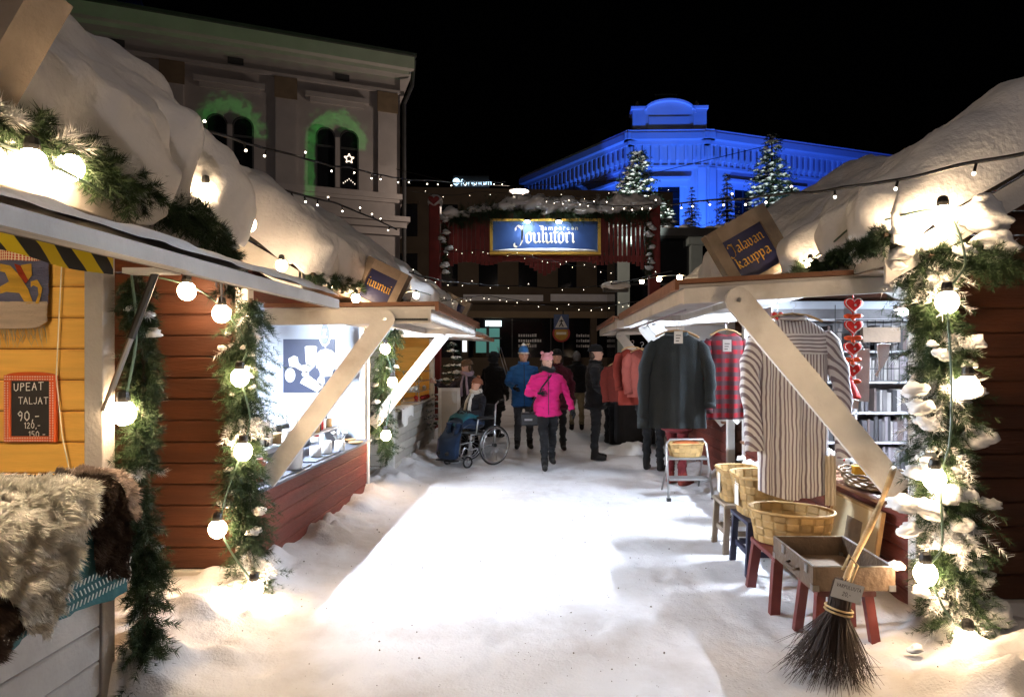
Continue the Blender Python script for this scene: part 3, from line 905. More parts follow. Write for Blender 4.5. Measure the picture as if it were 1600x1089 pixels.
mb = MB(); a_, b_ = P(708, 293, 46.82), P(764, 293, 46.82); mb.box(a_.x, b_.x, 46.84, 46.92, a_.z, a_.z + .85); mb.build('back_board', sheetm, rs)
mb = MB(); [mb.tube([(x, 46.9, 13.5), (x, 46.9, a_.z + .1)], .04, 6) for x in (a_.x + .3, b_.x - .3)]; mb.build('bracket', sheetm, rs)

# suspended street lamp beyond the gate, on its span wire
sl = thing('street_lamp', (-.95, 21, 6.9), 'bright suspended street lamp hanging from a span wire beyond the gate', 'street lamp')
q = P(812, 299, 21)
MB().lathe([(.05, .16), (.12, .12), (.34, .04), (.36, 0)], q, 14).build('shade', sheetm, sl, True)
MB().lathe([(.30, -.001), (.26, -.05), (.1, -.08), (.01, -.085)], q, 14).build('diffuser', emis('lamp_glow', (1, .82, .7), 9), sl, True)
MB().tube([q + Vector((-4.2, .6, .9)), q + Vector((-2, .3, .3)), q + Vector((0, 0, .17)), q + Vector((3.5, .5, .5)), q + Vector((9, 1.2, 2.0))], .012, 5).build('span_wire', M['cable'], sl)

# snowy spruces in front of the corner building
def at_base(px, Y, ptop): return (P(px, 0, Y).x, Y, 6.5), P(0, ptop, Y).z - 6.5
b_, h_ = at_base(996, 26.4, 238); spruce(b_, h_, 1.75, 3, 'tall floodlit spruce thick with snow behind the gate', 'spruces by the corner building', .75, 22)
b_, h_ = at_base(1206, 26.4, 212); spruce(b_, h_, 1.6, 5, 'dark snowy spruce with a blunt top above the snow-laden roof', 'spruces by the corner building', .45, 20)
b_, h_ = at_base(1081, 25.6, 293); spruce(b_, h_, .5, 7, 'slim young spruce with bluish snow before the corner pilaster', 'spruces by the corner building', .5, 14)
b_, h_ = at_base(1136, 26.4, 272); spruce(b_, h_, .75, 9, 'blue-tinted frosty spruce standing close to the lit facade', 'spruces by the corner building', .6, 14)

# glass-fronted pavilion below the corner building
pv = thing('pavilion', (5.3, 25, 0), 'snow-topped pavilion with pale column and dark glass beside the gate', 'pavilion')
palem = pm('pale_green_stone', (.36, .42, .40), .7, .1, 2, .2)
mb = MB(); mb.box(2.4, 11.2, 24, 28, 6.2, 6.5); mb.build('canopy', sheetm, pv)
rng2 = np.random.default_rng(8)
for k in range(26):
    c_ = Vector((2.6 + k * .33, 24.3 + rng2.random() * .6, 6.5)); MB().ell(c_, (.28, .35, .14 + .1 * rng2.random()), 10, 6).build('snow_heap', M['snow'], pv, True)
mb = MB(); mb.box(2.6, 11.0, 24.6, 27.8, 0, 6.2); mb.build('glass_wall', pane, pv)
for x in (2.7, 5.45, 7.0, 9.2):
    MB().box(x, x + .42, 24.2, 24.6, 0, 5.9).build('column', palem, pv); MB().box(x - .12, x + .54, 24.15, 24.6, 5.9, 6.2).build('capital', palem, pv)
for z in (2.6, 4.4): MB().box(2.6, 11.0, 24.55, 24.598, z, z + .09).build('transom', sheetm, pv)
MB().tube([(6.2, 24.4, 0), (6.2, 24.4, 6.2)], .03, 6).build('downpipe', sheetm, pv)

# pedestrian crossing sign across the street
cs = thing('crossing_sign', G(880, 612), 'road sign post with blue crossing square above a yellow roundel', 'road sign')
b0 = G(880, 612); Yc = b0.y
sb = pm('sign_face_blue', (.03, .07, .2), .4); sy = pm('sign_face_yellow', (.5, .27, .02), .4); sw = pm('sign_white', (.6, .6, .6), .5); sr = pm('sign_face_red', (.35, .03, .02), .5)
MB().tube([b0, b0 + Vector((0, 0, 3.9))], .035, 8).build('post', sheetm, cs)
c1 = P(877, 503, Yc); mb = MB(); mb.box(c1.x - .36, c1.x + .36, Yc - .06, Yc - .04, c1.z - .36, c1.z + .36); pl = mb.build('square_plate', sb, cs)
mb = MB(); mb.add([(c1.x - .3, Yc - .065, c1.z - .28), (c1.x + .3, Yc - .065, c1.z - .28), (c1.x, Yc - .065, c1.z + .3)], [(0, 1, 2)]); mb.build('white_triangle', sw, pl)
mb = MB()
for a_, b_ in (((0, .12), (0, -.05)), ((0, -.05), (-.1, -.24)), ((0, -.05), (.1, -.24)), ((-.1, .02), (.1, .05))):
    mb.bar((c1.x + a_[0], Yc - .07, c1.z + a_[1]), (c1.x + b_[0], Yc - .07, c1.z + b_[1]), .05, .006, (0, 1, 0))
mb.build('walker_symbol', M['black'], pl)
c2_ = P(877, 521, Yc)
def disc(c, r, mat, name, par, y):
    m = MB(); m.add([(c.x + r * math.cos(t), y, c.z + r * math.sin(t)) for t in [2 * math.pi * k / 24 for k in range(24)]], [tuple(range(24))]); return m.build(name, mat, par)
d1 = disc(c2_, .42, sr, 'round_plate', cs, Yc - .05); disc(c2_, .33, sy, 'yellow_field', d1, Yc - .056)
mb = MB(); mb.box(c2_.x - .24, c2_.x + .24, Yc - .064, Yc - .06, c2_.z - .06, c2_.z + .06); mb.build('bar_symbol', M['cream'], d1)

# ================================================================ SHARED BUILDERS FOR THE MARKET
TAN = math.tan(math.radians(30))

def spline(pts, n=12):
    pts = [Vector(p) for p in pts]
    if len(pts) < 3:
        return [pts[0].lerp(pts[-1], i / n) for i in range(n + 1)]
    out = []
    for i in range(len(pts) - 1):
        p0, p1, p2, p3 = pts[max(i - 1, 0)], pts[i], pts[i + 1], pts[min(i + 2, len(pts) - 1)]
        for k in range(n):
            t = k / n
            out.append(0.5 * ((2 * p1) + (p2 - p0) * t + (2 * p0 - 5 * p1 + 4 * p2 - p3) * t * t + (3 * p1 - p0 - 3 * p2 + p3) * t ** 3))
    out.append(pts[-1])
    return out

def roof_snow(s, y0, y1, ex, Ze, D, T, label, seed, melts=(), lip=0.10, bulge=0.13, nu=None):
    """thick snow on the roof slope that faces the alley; T may be a function of y"""
    nu = nu or int((y1 - y0) / 0.022)
    Tf = T if callable(T) else (lambda y: T)
    arr = []
    for i in range(nu + 1):
        y = y0 + (y1 - y0) * i / nu
        d = min(y - y0, y1 - y) / 0.20
        e = math.sqrt(max(0.0, 1 - (1 - min(d, 1)) ** 2))
        t = Tf(y) * e
        w = 0.5 + 0.5 * float(fbm(np.array([[y * 1.7, s * 3.1, seed * 7.7]]), 2, seed)[0])
        b = bulge * e * (0.75 + 0.6 * w)
        lp = lip * e * (0.3 + 1.1 * w)
        for (my, mw, ms) in melts:
            f = ms * math.exp(-((y - my) / mw) ** 2)
            b -= 0.26 * f * e
            lp -= 0.22 * f * e
        pts = [(D, Ze + TAN * D), (D, Ze + TAN * D + t * .95), (D * .72, Ze + TAN * D * .72 + t), (D * .42, Ze + TAN * D * .42 + t * 1.03), (D * .2, Ze + TAN * D * .2 + t),
               (.08, Ze + t * .93), (-b * .7, Ze + t * .70), (-b, Ze + t * .36), (-b * .9, Ze + t * .08), (-b * .62, Ze - lp), (-b * .1, Ze - lp * .8), (.10, Ze + .05)]
        sp = spline([Vector((a, z, 0)) for a, z in pts], 8)
        arr.append([(s * (ex + p.x), y, p.y) for p in sp])
    A = np.array(arr)
    nz = fbm(A * np.array([3.2, 3.2, 2.2]), 3, seed + 3)
    nz2 = fbm(A * np.array([9, 7, 4.0]), 2, seed + 5)
    amp = np.minimum(1, np.minimum(np.arange(nu + 1), nu - np.arange(nu + 1)) / 6)[:, None]
    k = np.arange(A.shape[1])[None, :] / A.shape[1]
    front = np.exp(-((k - .62) / .2) ** 2)
    nz3 = fbm(A * np.array([22, 17, 11.0]), 2, seed + 8)
    low = np.exp(-((k - .80) / .07) ** 2)
    A[..., 0] -= s * (nz * .060 + nz2 * .026 + nz3 * .005) * amp * (0.3 + front)
    A[..., 2] += ((nz * .055 + nz2 * .014 + nz3 * .003) * (1 - k * .6) + low * (nz2 * .05 + nz3 * .03)) * amp
    o = MB().grid(A).build('roof_snow', M['snow'], None, True)
    return tag(o, label, 'snow')

def garland(pts, R, label, seed, per_m=150, clumps=0, spread=1.0, nlen=0.045, clump_r=(0.03, 0.07), group='pine garlands on the stalls', clump_list=(), frost=.06):
    return _garland(pts, R, label, seed, per_m, clumps, spread, nlen, clump_r, group, clump_list, frost)

def _garland(pts, R, label, seed, per_m=150, clumps=0, spread=1.0, nlen=0.045, clump_r=(0.03, 0.07), group='pine garlands on the stalls', clump_list=(), frost=.06):
    rng = np.random.default_rng(seed)
    path = spline(pts, 14)
    t = thing('pine_garland', path[-1], label, 'garland', group)
    A = np.array([tuple(p) for p in path])
    seg = np.linalg.norm(np.diff(A, axis=0), axis=1); cum = np.concatenate([[0], np.cumsum(seg)]); Ltot = cum[-1]
    MB().tube(path, 0.012, 6).build('stem', M['bark'], t)
    n = int(per_m * Ltot)
    u = rng.random(n) * Ltot
    base = np.stack([np.interp(u, cum, A[:, k]) for k in range(3)], 1)
    i = np.clip(np.searchsorted(cum, u) - 1, 0, len(seg) - 1)
    tg = np.diff(A, axis=0)[i]; tg /= np.linalg.norm(tg, axis=1, keepdims=True)
    rd = rng.normal(size=(n, 3)); rd -= (rd * tg).sum(1, keepdims=True) * tg; rd /= np.linalg.norm(rd, axis=1, keepdims=True)
    lump = 0.75 + 0.45 * vnoise(np.stack([u * 5.5, rd[:, 0] * 1.5, rd[:, 1] * 1.5 + seed], 1), seed)
    ax = rd * rng.uniform(.7, 1.2, (n, 1)) + tg * rng.uniform(-.1, .9, (n, 1)) + np.array([0, 0, -.25])
    ln = R * rng.uniform(.55, 1.15, n) * lump * spread
    V, F = sprigs(base, ax, ln, 72, nlen, 0.0034, rng)
    fz = (vnoise(base * 9.0 + 3.3, seed + 2) * .5 + .5 + .25 * rd[:, 2] + rng.uniform(-.12, .12, n)) > (1.0 - frost * 2.2)
    tag(np_obj('foliage', V, F, [M['needle'], M['snow']], t, np.repeat(fz, 72).astype(np.int32)), kind='stuff')
    def clump(c, r):
        mb = MB(); mb.ell((0, 0, 0), (1, 1, 1), 18, 12)
        Q = np.array(mb.v); d = 1 + .38 * fbm(Q * 1.9 + rng.random(3) * 50, 3, seed)
        Q = Q * d[:, None] * np.array([1.15 * r, 1.05 * r, .85 * r]); Q[:, 2] = np.where(Q[:, 2] < 0, Q[:, 2] * .55, Q[:, 2])
        th = rng.uniform(-.3, .3); Q[:, 2] += Q[:, 0] * th * .8
        mb.v = [tuple(x) for x in Q + np.array(c)]
        mb.build('snow_clump', M['snow'], t, True)
    for k in range(clumps):
        uu = rng.random() * Ltot
        b_ = np.array([np.interp(uu, cum, A[:, j]) for j in range(3)])
        th = rng.uniform(math.pi, 2 * math.pi)
        r = rng.uniform(*clump_r)
        clump(b_ + np.array([math.cos(th), math.sin(th) * .7, .25]) * R * rng.uniform(.2, .62), r)
    for c_, r in clump_list:
        clump(np.array(c_), r)
    return t

def bulb_string(bulbs, path, label, r=0.040, cmat='gcable', seed=0):
    """warm globe bulbs on one cable"""
    t = thing('bulb_string', bulbs[-1], label, 'string lights', 'warm bulb strings on the stalls')
    if path:
        MB().tube(spline(path, 8), 0.0065, 6).build('cable', M[cmat], t)
    for b in bulbs:
        b = Vector(b)
        o = MB().ell(b, (r, r, r * 1.12), 14, 9).build('bulb', M['bulb'], t, True)
        MB().lathe([(r * .5, 0), (r * .55, r * .5), (r * .45, r * 1.0), (r * .2, r * 1.15)], b + Vector((0, 0, r * .85)), 10).build('socket', M['black'], o)
    return t

def led_cable(pts, nled, label, seed, r=0.009, group='LED cables strung over the alley', tip=0.0085, cover=None):
    rng = np.random.default_rng(seed)
    path = spline(pts, 14)
    t = thing('light_cable', path[0], label, 'string lights', group)
    A = np.array([tuple(p) for p in path]); A = A + np.stack([fbm(A * 2.2 + 9.1 * j, 2, seed) for j in range(3)], 1) * .018; path = [Vector(p) for p in A]
    MB().tube(path, r, 6).build('cable', M['cable'], t)
    cum = np.concatenate([[0], np.cumsum(np.linalg.norm(np.diff(A, axis=0), axis=1))])
    for k in range(nled):
        uu = cum[-1] * (k + .5 + rng.uniform(-.25, .25)) / nled
        b = Vector([float(np.interp(uu, cum, A[:, j])) for j in range(3)])
        d = Vector((rng.normal() * .35, rng.normal() * .3, rng.choice([-1, -1, 1]) * 1.0)).normalized()
        h = MB().tube([b, b + d * .045], r * .75, 6).build('led_holder', M['cable'], t)
        MB().ell(b + d * .052, (tip, tip, tip), 8, 6).build('led_tip', M['led'], h, True)
    return t

def awning(par, s, fx, ax, zi, zo, y0, y1, thick=0.07, frame=True, mat='white', edge='brown'):
    """flap hinged at the stall front and propped open: panel, brown edge boards, white frame underneath"""
    X0, X1 = s * fx, s * ax
    mb = MB()
    def sl(x0, z0, x1, z1, ya, yb, th):
        return [(x0, ya, z0), (x1, ya, z1), (x1, yb, z1), (x0, yb, z0), (x0, ya, z0 + th), (x1, ya, z1 + th), (x1, yb, z1 + th), (x0, yb, z0 + th)]
    mb.hexa(sl(X0, zi, X1, zo, y0 + .02, y1 - .02, .022))
    aw = mb.build('awning', M[mat], par)
    e = MB(); dx = s * .026
    e.hexa(sl(X0, zi + .026, X1 + s * .002, zo + .026, y0 + .003, y1 - .003, .03)); e.build('top_board', M[edge], aw)
    e = MB(); e.box(min(X1, X1 - dx), max(X1, X1 - dx), y0, y1, zo - (.012 if frame else -.002), zo + (.056 if frame else .046)); e.build('edge_board', M[edge], aw)
    if frame:
        w = .04
        for (ya, yb) in ((y0, y0 + w), (y1 - w, y1)):
            e = MB(); xo = X1 - s * (-.05)
            e.hexa([(X0, ya, zi - .10), (X1 + s * .03, ya, zo - .10), (X1 + s * .03, yb, zo - .10), (X0, yb, zi - .10), (X0, ya, zi - .002), (X1 + s * .03, ya, zo - .002), (X1 + s * .03, yb, zo - .002), (X0, yb, zi - .002)])
            e.build('side_rail', M[mat], aw)
        e = MB(); e.box(min(X1 + s * .03, X1 + s * .07), max(X1 + s * .03, X1 + s * .07), y0 + w + .002, y1 - w - .002, zo - .09, zo - .003); e.build('outer_rail', M[mat], aw)
        ym = (y0 + y1) / 2
        e = MB(); xm = (X0 + X1) / 2; zm = (zi + zo) / 2
        e.box(xm - .02, xm + .02, y0 + w + .003, y1 - w - .003, zm - .06, zm - .004); e.build('cross_rail', M[mat], aw)
    return aw

def strut(par, a, b, w, th, mat='white', yoff=0.0, name='awning_strut'):
    """flat board from the awning rail down to the counter post, round ends and a bolt"""
    a, b = Vector(a), Vector(b)
    d = (b - a).normalized(); u = Vector((0, 1, 0)); r = d.cross(u).normalized()
    prof = []
    for k in range(7):
        t = math.pi * k / 6
        prof.append(a + r * (math.cos(t) * w / 2) - d * (math.sin(t) * w / 2))
    prof += [b - r * w / 2, b + r * w / 2]
    n = len(prof)
    mb = MB(); mb.add([p - u * th / 2 for p in prof] + [p + u * th / 2 for p in prof],
                      [tuple(range(n)), tuple(reversed(range(n, 2 * n)))] + [(i, n + i, n + (i + 1) % n, (i + 1) % n) for i in range(n)])
    o = mb.build(name, M[mat], par)
    MB().tube([a - u * (th / 2 + .012), a + u * .01], .014, 6).build('bolt', M['steel'], o)
    return o

def stall(s, y0, y1, fx, ex, Ze, hc, label, boards, inner, near=None, depth=2.2, hinge=2.0, near_to=None, ch=0.125, top='slate', post='white', inner_boards=False,
          header='red', sill=True, counter_over=0.06, near_z0=.16, group='wooden market stalls'):
    t = thing('market_stall', (s * (fx + depth / 2), (y0 + y1) / 2, 0), label, 'market stall', group)
    X = lambda a: s * a
    def bx(mb, a0, a1, ya, yb, z0, z1, ax=1, b=.004):
        x0, x1 = sorted((X(a0), X(a1)))
        return mb.cbox(x0, x1, ya, yb, z0, z1, b, ax)
    # front counter boards
    nb = max(1, round((hc - .06) / ch)); h = (hc - .06) / nb
    for k in range(nb):
        bx(MB(), fx, fx + .022, y0 + .09, y1 - .09, .06 + k * h + .002, .06 + (k + 1) * h - .002, 1, .007).build('counter_board', M[boards], t)
    bx(MB(), fx - counter_over, fx + .45, y0 + .09, y1 - .09, hc, hc + .025, 1).build('counter_top', M[top], t)
    for y in (y0, y1 - .085):
        bx(MB(), fx - .012, fx + .075, y, y + .085, 0.0, Ze - .03, 2).build('corner_post', M[post], t)
        bx(MB(), fx + depth - .08, fx + depth, y, y + .085, 0.0, Ze - .03, 2).build('corner_post', M[post], t)
    # side walls in horizontal boards up to the gable
    rx = ex + (fx + depth / 2 - ex); ridge = fx + depth / 2; zr = Ze + TAN * (ridge - ex)
    def side(y, th, mat, zlo, name, a1=None, clip=True):
        z = zlo
        while z < zr - .06:
            hh = .145
            a0 = fx + .08; b1 = a1 or (fx + depth)
            zt = z + hh
            if zt > Ze - .02:
                over = (zt - Ze + .03) / TAN
                a0 = max(a0, ex + over); b1 = min(b1, 2 * ridge - ex - over)
            if b1 - a0 > .05:
                bx(MB(), a0, b1, y, y + th, z + .002, zt - .002, 0, .008).build(name, M[mat], t)
            z = zt
    if near:
        side(y0 + .02, .024, near, near_z0, 'wall_board')
        if sill:
            bx(MB(), fx + .02, fx + depth, y0 - .02, y0 + .045, .015, near_z0 - .004, 0).build('sill_board', M['white'], t)
        mb = MB(); bx(mb, fx + .09, fx + depth - .09, y0 + .05, y0 + .062, .05, Ze - .02, 0); mb.build('light_stop_sheet', M['dark'], t)  # dark sheet added behind the boards to stop interior light leaking through gaps
        # rake boards of the near gable
        for q in (0, 1):
            a0, z0 = (ex - .02, Ze - .02) if q == 0 else (2 * ridge - ex + .02, Ze - .02)
            mb = MB(); p0, p1 = Vector((X(a0), 0, z0)), Vector((X(ridge), 0, zr - .008))
            mb.hexa([(p0.x, y0 - .12, p0.z - .17), (p1.x, y0 - .12, p1.z - .17), (p1.x, y0 - .09, p1.z - .17), (p0.x, y0 - .09, p0.z - .17),
                     (p0.x, y0 - .12, p0.z - .01), (p1.x, y0 - .12, p1.z - .01), (p1.x, y0 - .09, p1.z - .01), (p0.x, y0 - .09, p0.z - .01)])
            mb.build('rake_board', M['white'], t)
    if inner_boards:
        side(y1 - .045, .024, inner, .05, 'inner_board')
    else:
        bx(MB(), fx + .08, fx + depth - .02, y1 - .045, y1 - .02, .02, Ze + .02, 0).build('inner_wall', M[inner], t)
    bx(MB(), fx + depth - .03, fx + depth - .006, y0 + .09, y1 - .09, .02, Ze - .05, 1).build('back_wall', M[inner], t)
    # header between flap and eave
    bx(MB(), fx - .005, fx + .03, y0 + .09, y1 - .09, hinge + .06, Ze + TAN * (fx - ex) - .03, 1).build('header_board', M[header], t)
    # roof: two slopes
    for q in (0, 1):
        a0 = ex if q == 0 else 2 * ridge - ex
        mb = MB(); x0, x1 = X(a0), X(ridge)
        mb.hexa([(x0, y0 - .12, Ze), (x1, y0 - .12, zr), (x1, y1 + .12, zr), (x0, y1 + .12, Ze), (x0, y0 - .12, Ze + .03), (x1, y0 - .12, zr + .03), (x1, y1 + .12, zr + .03), (x0, y1 + .12, Ze + .03)])
        mb.build('roof', M['roof'], t)
    bx(MB(), ex - .028, ex - .002, y0 - .12, y1 + .12, Ze - .085, Ze + .028, 1).build('eave_board', M['white' if s > 0 else 'grey'], t)
    bx(MB(), ex - .026, fx - .01, y0, y1, Ze - .10, Ze - .088, 1).build('soffit', M['weathered'], t)
    return t

def tube_lamp(c, L, label, power, mat=None, axis='y', color=LED):
    """lamp tube in a trough under the stall roof"""
    t = thing('tube_lamp', c, label, 'lamp', 'lamps inside the stalls')
    c = Vector(c); h = Vector((0, L / 2, 0)) if axis == 'y' else Vector((L / 2, 0, 0))
    area = 2 * math.pi * .02 * L
    m = emis('lamp_tube_%d' % (len(MATS)), color, power / (math.pi * area))
    MB().tube([c - h, c + h], .02, 10).build('tube', m, t, True)
    w = Vector((.06, 0, 0)) if axis == 'y' else Vector((0, .06, 0))
    mb = MB(); mb.bar(c - h * 1.05 + Vector((0, 0, .045)), c + h * 1.05 + Vector((0, 0, .045)), .12, .025); mb.build('trough', M['white'], t)
    return t

def roof_sign(s, base, size, label, words, tilt=30, glyph=.115, thick=.14):
    """square board in a deep wooden surround standing on the roof slope, facing along the alley"""
    t = thing('stall_sign', base, label, 'sign', 'blue signs on the stall roofs')
    th = math.radians(tilt)
    base = Vector(base)
    ex = Vector((math.cos(th), 0, s * math.sin(th))); ez = Vector((-s * math.sin(th), 0, math.cos(th)))     # along the slope / out of the roof
    W = size
    def q(u, v, y): return base + ex * u + ez * v + Vector((0, y, 0))
    def slab(name, u0, u1, v0, v1, ya, yb, mat, par=t):
        mb = MB(); mb.hexa([q(u0, v0, ya), q(u1, v0, ya), q(u1, v0, yb), q(u0, v0, yb), q(u0, v1, ya), q(u1, v1, ya), q(u1, v1, yb), q(u0, v1, yb)])
        return mb.build(name, mat, par)
    f = W * .17
    slab('frame', -W / 2, -W / 2 + f, 0, W, -thick / 2, thick / 2, M['weathered']); slab('frame', W / 2 - f, W / 2, 0, W, -thick / 2, thick / 2, M['weathered'])
    slab('frame', -W / 2 + f, W / 2 - f, W - f * 1.3, W, -thick / 2, thick / 2, M['weathered']); slab('frame', -W / 2 + f, W / 2 - f, 0, f * .55, -thick / 2, thick / 2, M['weathered'])
    pn = slab('panel', -W / 2 + f, W / 2 - f, f * .55, W - f * 1.3, -thick / 2 + .03, thick / 2 - .03, M['blue'])
    inner = W - 2 * f
    for k, (wd, v) in enumerate(words):
        mb, wd_len = strokes(wd, NIB, (0, 0, 0), (1, 0, 0), (0, 0, 1), 1, nib=(.17, 40))
        g = inner * .86 / max(wd_len, 1e-3); gz_ = W * glyph
        mb2 = MB(); mb2.f, mb2.m = mb.f, mb.m
        mb2.v = [tuple(q(-inner * .43 + p[0] * g, W * v + p[2] * gz_, -thick / 2 + .026)) for p in mb.v]
        mb2.build('lettering', M['gold'], pn)
    return t

# ================================================================ THE STALLS
FXL, FXR, EXL, EXR, ZE = 2.05, 2.20, 1.65, 1.97, 2.20

# ---- left: stall of sheepskins (nearest), red stall, beige stall
s1 = stall(-1, 0.1, 3.02, FXL, EXL, ZE, 1.0, 'grey-boarded stall with yellow pine inside, selling sheepskins', 'grey', 'yellow', None, inner_boards=True, hinge=2.04, ch=.16, top='weathered', post='grey', header='red', group='wooden market stalls')
a1 = awning(s1, -1, FXL, 1.02, 2.10, 1.835, .1, 3.06, frame=False, mat='weathered', edge='grey')
MB().box(-.992, -.965, .1, 1.75, 1.836, 1.874).build('edge_board', M['grey'], a1)
a_, b_ = Vector((-2.03, 2.93, 1.36)), Vector((-1.79, 2.93, 2.0))
m_ = a_.lerp(b_, .52)
gs = MB().tube([a_, m_], .013, 8).build('gas_strut', M['steel'], s1); MB().tube([m_, b_], .017, 8).build('cylinder', M['black'], gs)
MB().box(-1.92, -1.70, 2.89, 2.97, 1.985, 2.01).build('strut_bracket', M['white'], s1)
MB().tube([(-2.07, 2.955, 2.0), (-2.07, 2.955, .05)], .009, 6).build('cord_channel', M['white'], s1)

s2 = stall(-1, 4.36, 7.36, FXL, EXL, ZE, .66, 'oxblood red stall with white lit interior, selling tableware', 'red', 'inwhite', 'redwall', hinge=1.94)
a2 = awning(s2, -1, FXL, .81, 1.94, 1.955, 4.62, 7.46)
strut(s2, (-1.16, 4.60, 1.88), (-2.02, 4.60, .72), .135, .035)
strut(s2, (-1.20, 7.44, 1.87), (-2.03, 7.44, .82), .125, .035)
MB().box(-1.13, -.86, 4.602, 4.618, 1.872, 1.888).build('hook_bar', M['black'], a2)
MB().box(-2.052, -2.045, 4.47, 4.50, .7, 1.9).build('door_trim', M['white'], s2)
MB().box(-2.12, -2.07, 7.22, 7.27, .69, 2.1).build('door_trim', M['white'], s2)

s3 = stall(-1, 8.5, 11.6, FXL, EXL, ZE, .88, 'beige-boarded stall beyond the red one with glassware on its counter', 'beige', 'yellow', 'beige', hinge=1.92, ch=.12, top='weathered')
a3 = awning(s3, -1, FXL, .86, 1.92, 1.86, 8.6, 10.1, frame=False)
m_ = MB(); m_.box(-1.5, -.85, 8.55, 10.15, 0, 0)
A = np.array([[(-.86 - .62 * v + .03 * vnoise(np.array([[u * 9., v * 4, 1.]]), 2)[0], 8.6 + 1.5 * u, 1.912 + .05 * v + .07 * math.sin(math.pi * min(1, max(0, u))) ** .4 * math.sin(math.pi * v) ** .5 + .015 * vnoise(np.array([[u * 12., v * 5, 3.]]), 3)[0]) for v in np.linspace(0, 1, 10)] for u in np.linspace(0, 1, 30)])
tag(MB().grid(A).build('flap_snow', M['snow'], None, True), 'thin ragged snow on the open flap of the beige stall', 'snow')

A = np.array([[(-.985 - .5 * v + .012 * vnoise(np.array([[u * 40., v * 4, 1.]]), 2)[0] * (v == 0), .2 + 2.84 * u, 1.892 + .125 * v + (.026 + .02 * vnoise(np.array([[u * 26., v * 5, 3.]]), 3)[0]) * (1 if .05 < v < .95 else .15)) for v in np.linspace(0, 1, 9)] for u in np.linspace(0, 1, 110)])
tag(MB().grid(A).build('flap_snow', M['snow'], None, True), 'thin crusted snow on the open flap of the sheepskin stall', 'snow')

# ---- right: craft stall, second stall
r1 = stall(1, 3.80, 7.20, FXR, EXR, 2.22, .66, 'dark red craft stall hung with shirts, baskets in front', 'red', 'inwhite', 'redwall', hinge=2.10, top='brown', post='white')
ra = awning(r1, 1, FXR, .835, 2.12, 2.045, 4.05, 7.24)
strut(r1, (1.20, 4.02, 1.965), (2.21, 4.02, .76), .165, .035)
strut(r1, (1.20, 7.20, 1.98), (2.18, 7.20, .9), .13, .035)
MB().box(.92, 1.22, 4.052, 4.068, 1.99, 2.005).build('hook_bar', M['black'], ra)
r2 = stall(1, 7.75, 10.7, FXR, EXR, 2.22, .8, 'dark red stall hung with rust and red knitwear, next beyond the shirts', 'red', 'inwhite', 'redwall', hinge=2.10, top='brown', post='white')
rb = awning(r2, 1, FXR, .84, 2.12, 2.07, 7.95, 10.6)
strut(r2, (1.20, 7.92, 1.97), (2.2, 7.92, .8), .14, .035); strut(r2, (1.20, 10.55, 1.97), (2.2, 10.55, .8), .14, .035)

# lamps under the roofs
tube_lamp((-3.0, 5.65, 1.93), .8, 'cold white tube lamp under the red stall roof', 950)
tube_lamp((3.15, 5.3, 2.0), .8, 'cold white tube lamp under the craft stall roof', 950)
tube_lamp((-1.88, 1.55, 1.83), .6, 'warm lamp under the sheepskin stall flap', 105, color=(1.0, .80, .56))
tube_lamp((-3.0, 10.0, 1.95), .8, 'warm lamp inside the beige stall', 30, color=(1.0, .74, .45))
tube_lamp((3.1, 9.2, 2.0), .8, 'cold lamp inside the knitwear stall', 70, color=(1.0, .90, .82))

# ---- roof snow
roof_snow(-1, -.1, 3.46, EXL, ZE + .03, 1.5, lambda y: .50 + .10 * math.exp(-((y - 3.0) / .4) ** 2), 'thick snow bulging over the sheepskin stall roof', 11, melts=((2.1, .30, .55), (2.75, .10, .9), (3.02, .10, 1.0), (1.8, .2, .6)))
roof_snow(-1, 4.2, 7.52, EXL, ZE + .03, 1.5, lambda y: .42 + .08 * math.exp(-((y - 6.9) / .5) ** 2), 'thick snow bulging over the red stall roof', 12, melts=((4.9, .1, .6), (5.7, .10, .9), (6.15, .08, .9), (6.9, .12, .9)))
roof_snow(-1, 8.35, 11.7, EXL, ZE + .03, 1.5, .46, 'thick snow over the beige stall roof', 13, melts=((9.2, .12, .8), (10.3, .1, .8)))
roof_snow(1, 3.62, 5.02, EXR, 2.25, 1.45, .48, 'thick snow on the craft stall roof before its sign', 14, melts=((3.75, .14, 1.0), (4.15, .10, .5), (4.6, .10, .95),), lip=.12, bulge=.16)
roof_snow(1, 5.3, 7.36, EXR, 2.25, 1.45, lambda y: .46 + .26 * math.exp(-((y - 6.9) / .5) ** 2), 'high snow hump on the craft stall roof behind its sign', 15, melts=((6.3, .1, .6),), lip=.10, bulge=.2)
roof_snow(1, 7.6, 10.8, EXR, 2.25, 1.45, .5, 'thick snow over the knitwear stall roof', 16)

# ---- signs on the roofs
slope = lambda s, ex, ze, x: ze + TAN * (abs(x) - ex)
roof_sign(-1, (-1.88, 1.84, ZE + .14), .50, 'weathered sign box with blue panel on the sheepskin stall roof', [], 30)
roof_sign(-1, (-1.47, 5.35, 2.035), .37, 'weathered sign box with yellow blackletter word on the red stall roof', [('iuunui', .40)], 26, .15)
roof_sign(-1, (-1.72, 11.2, ZE + .04), .46, 'weathered sign box seen edge-on on the beige stall roof', [], 26)
roof_sign(1, (1.74, 5.12, ZE + .04), .53, 'weathered sign box reading Jalavan kauppa on the craft stall roof', [('Jalavan', .53), ('kauppa', .30)], 30, .115)

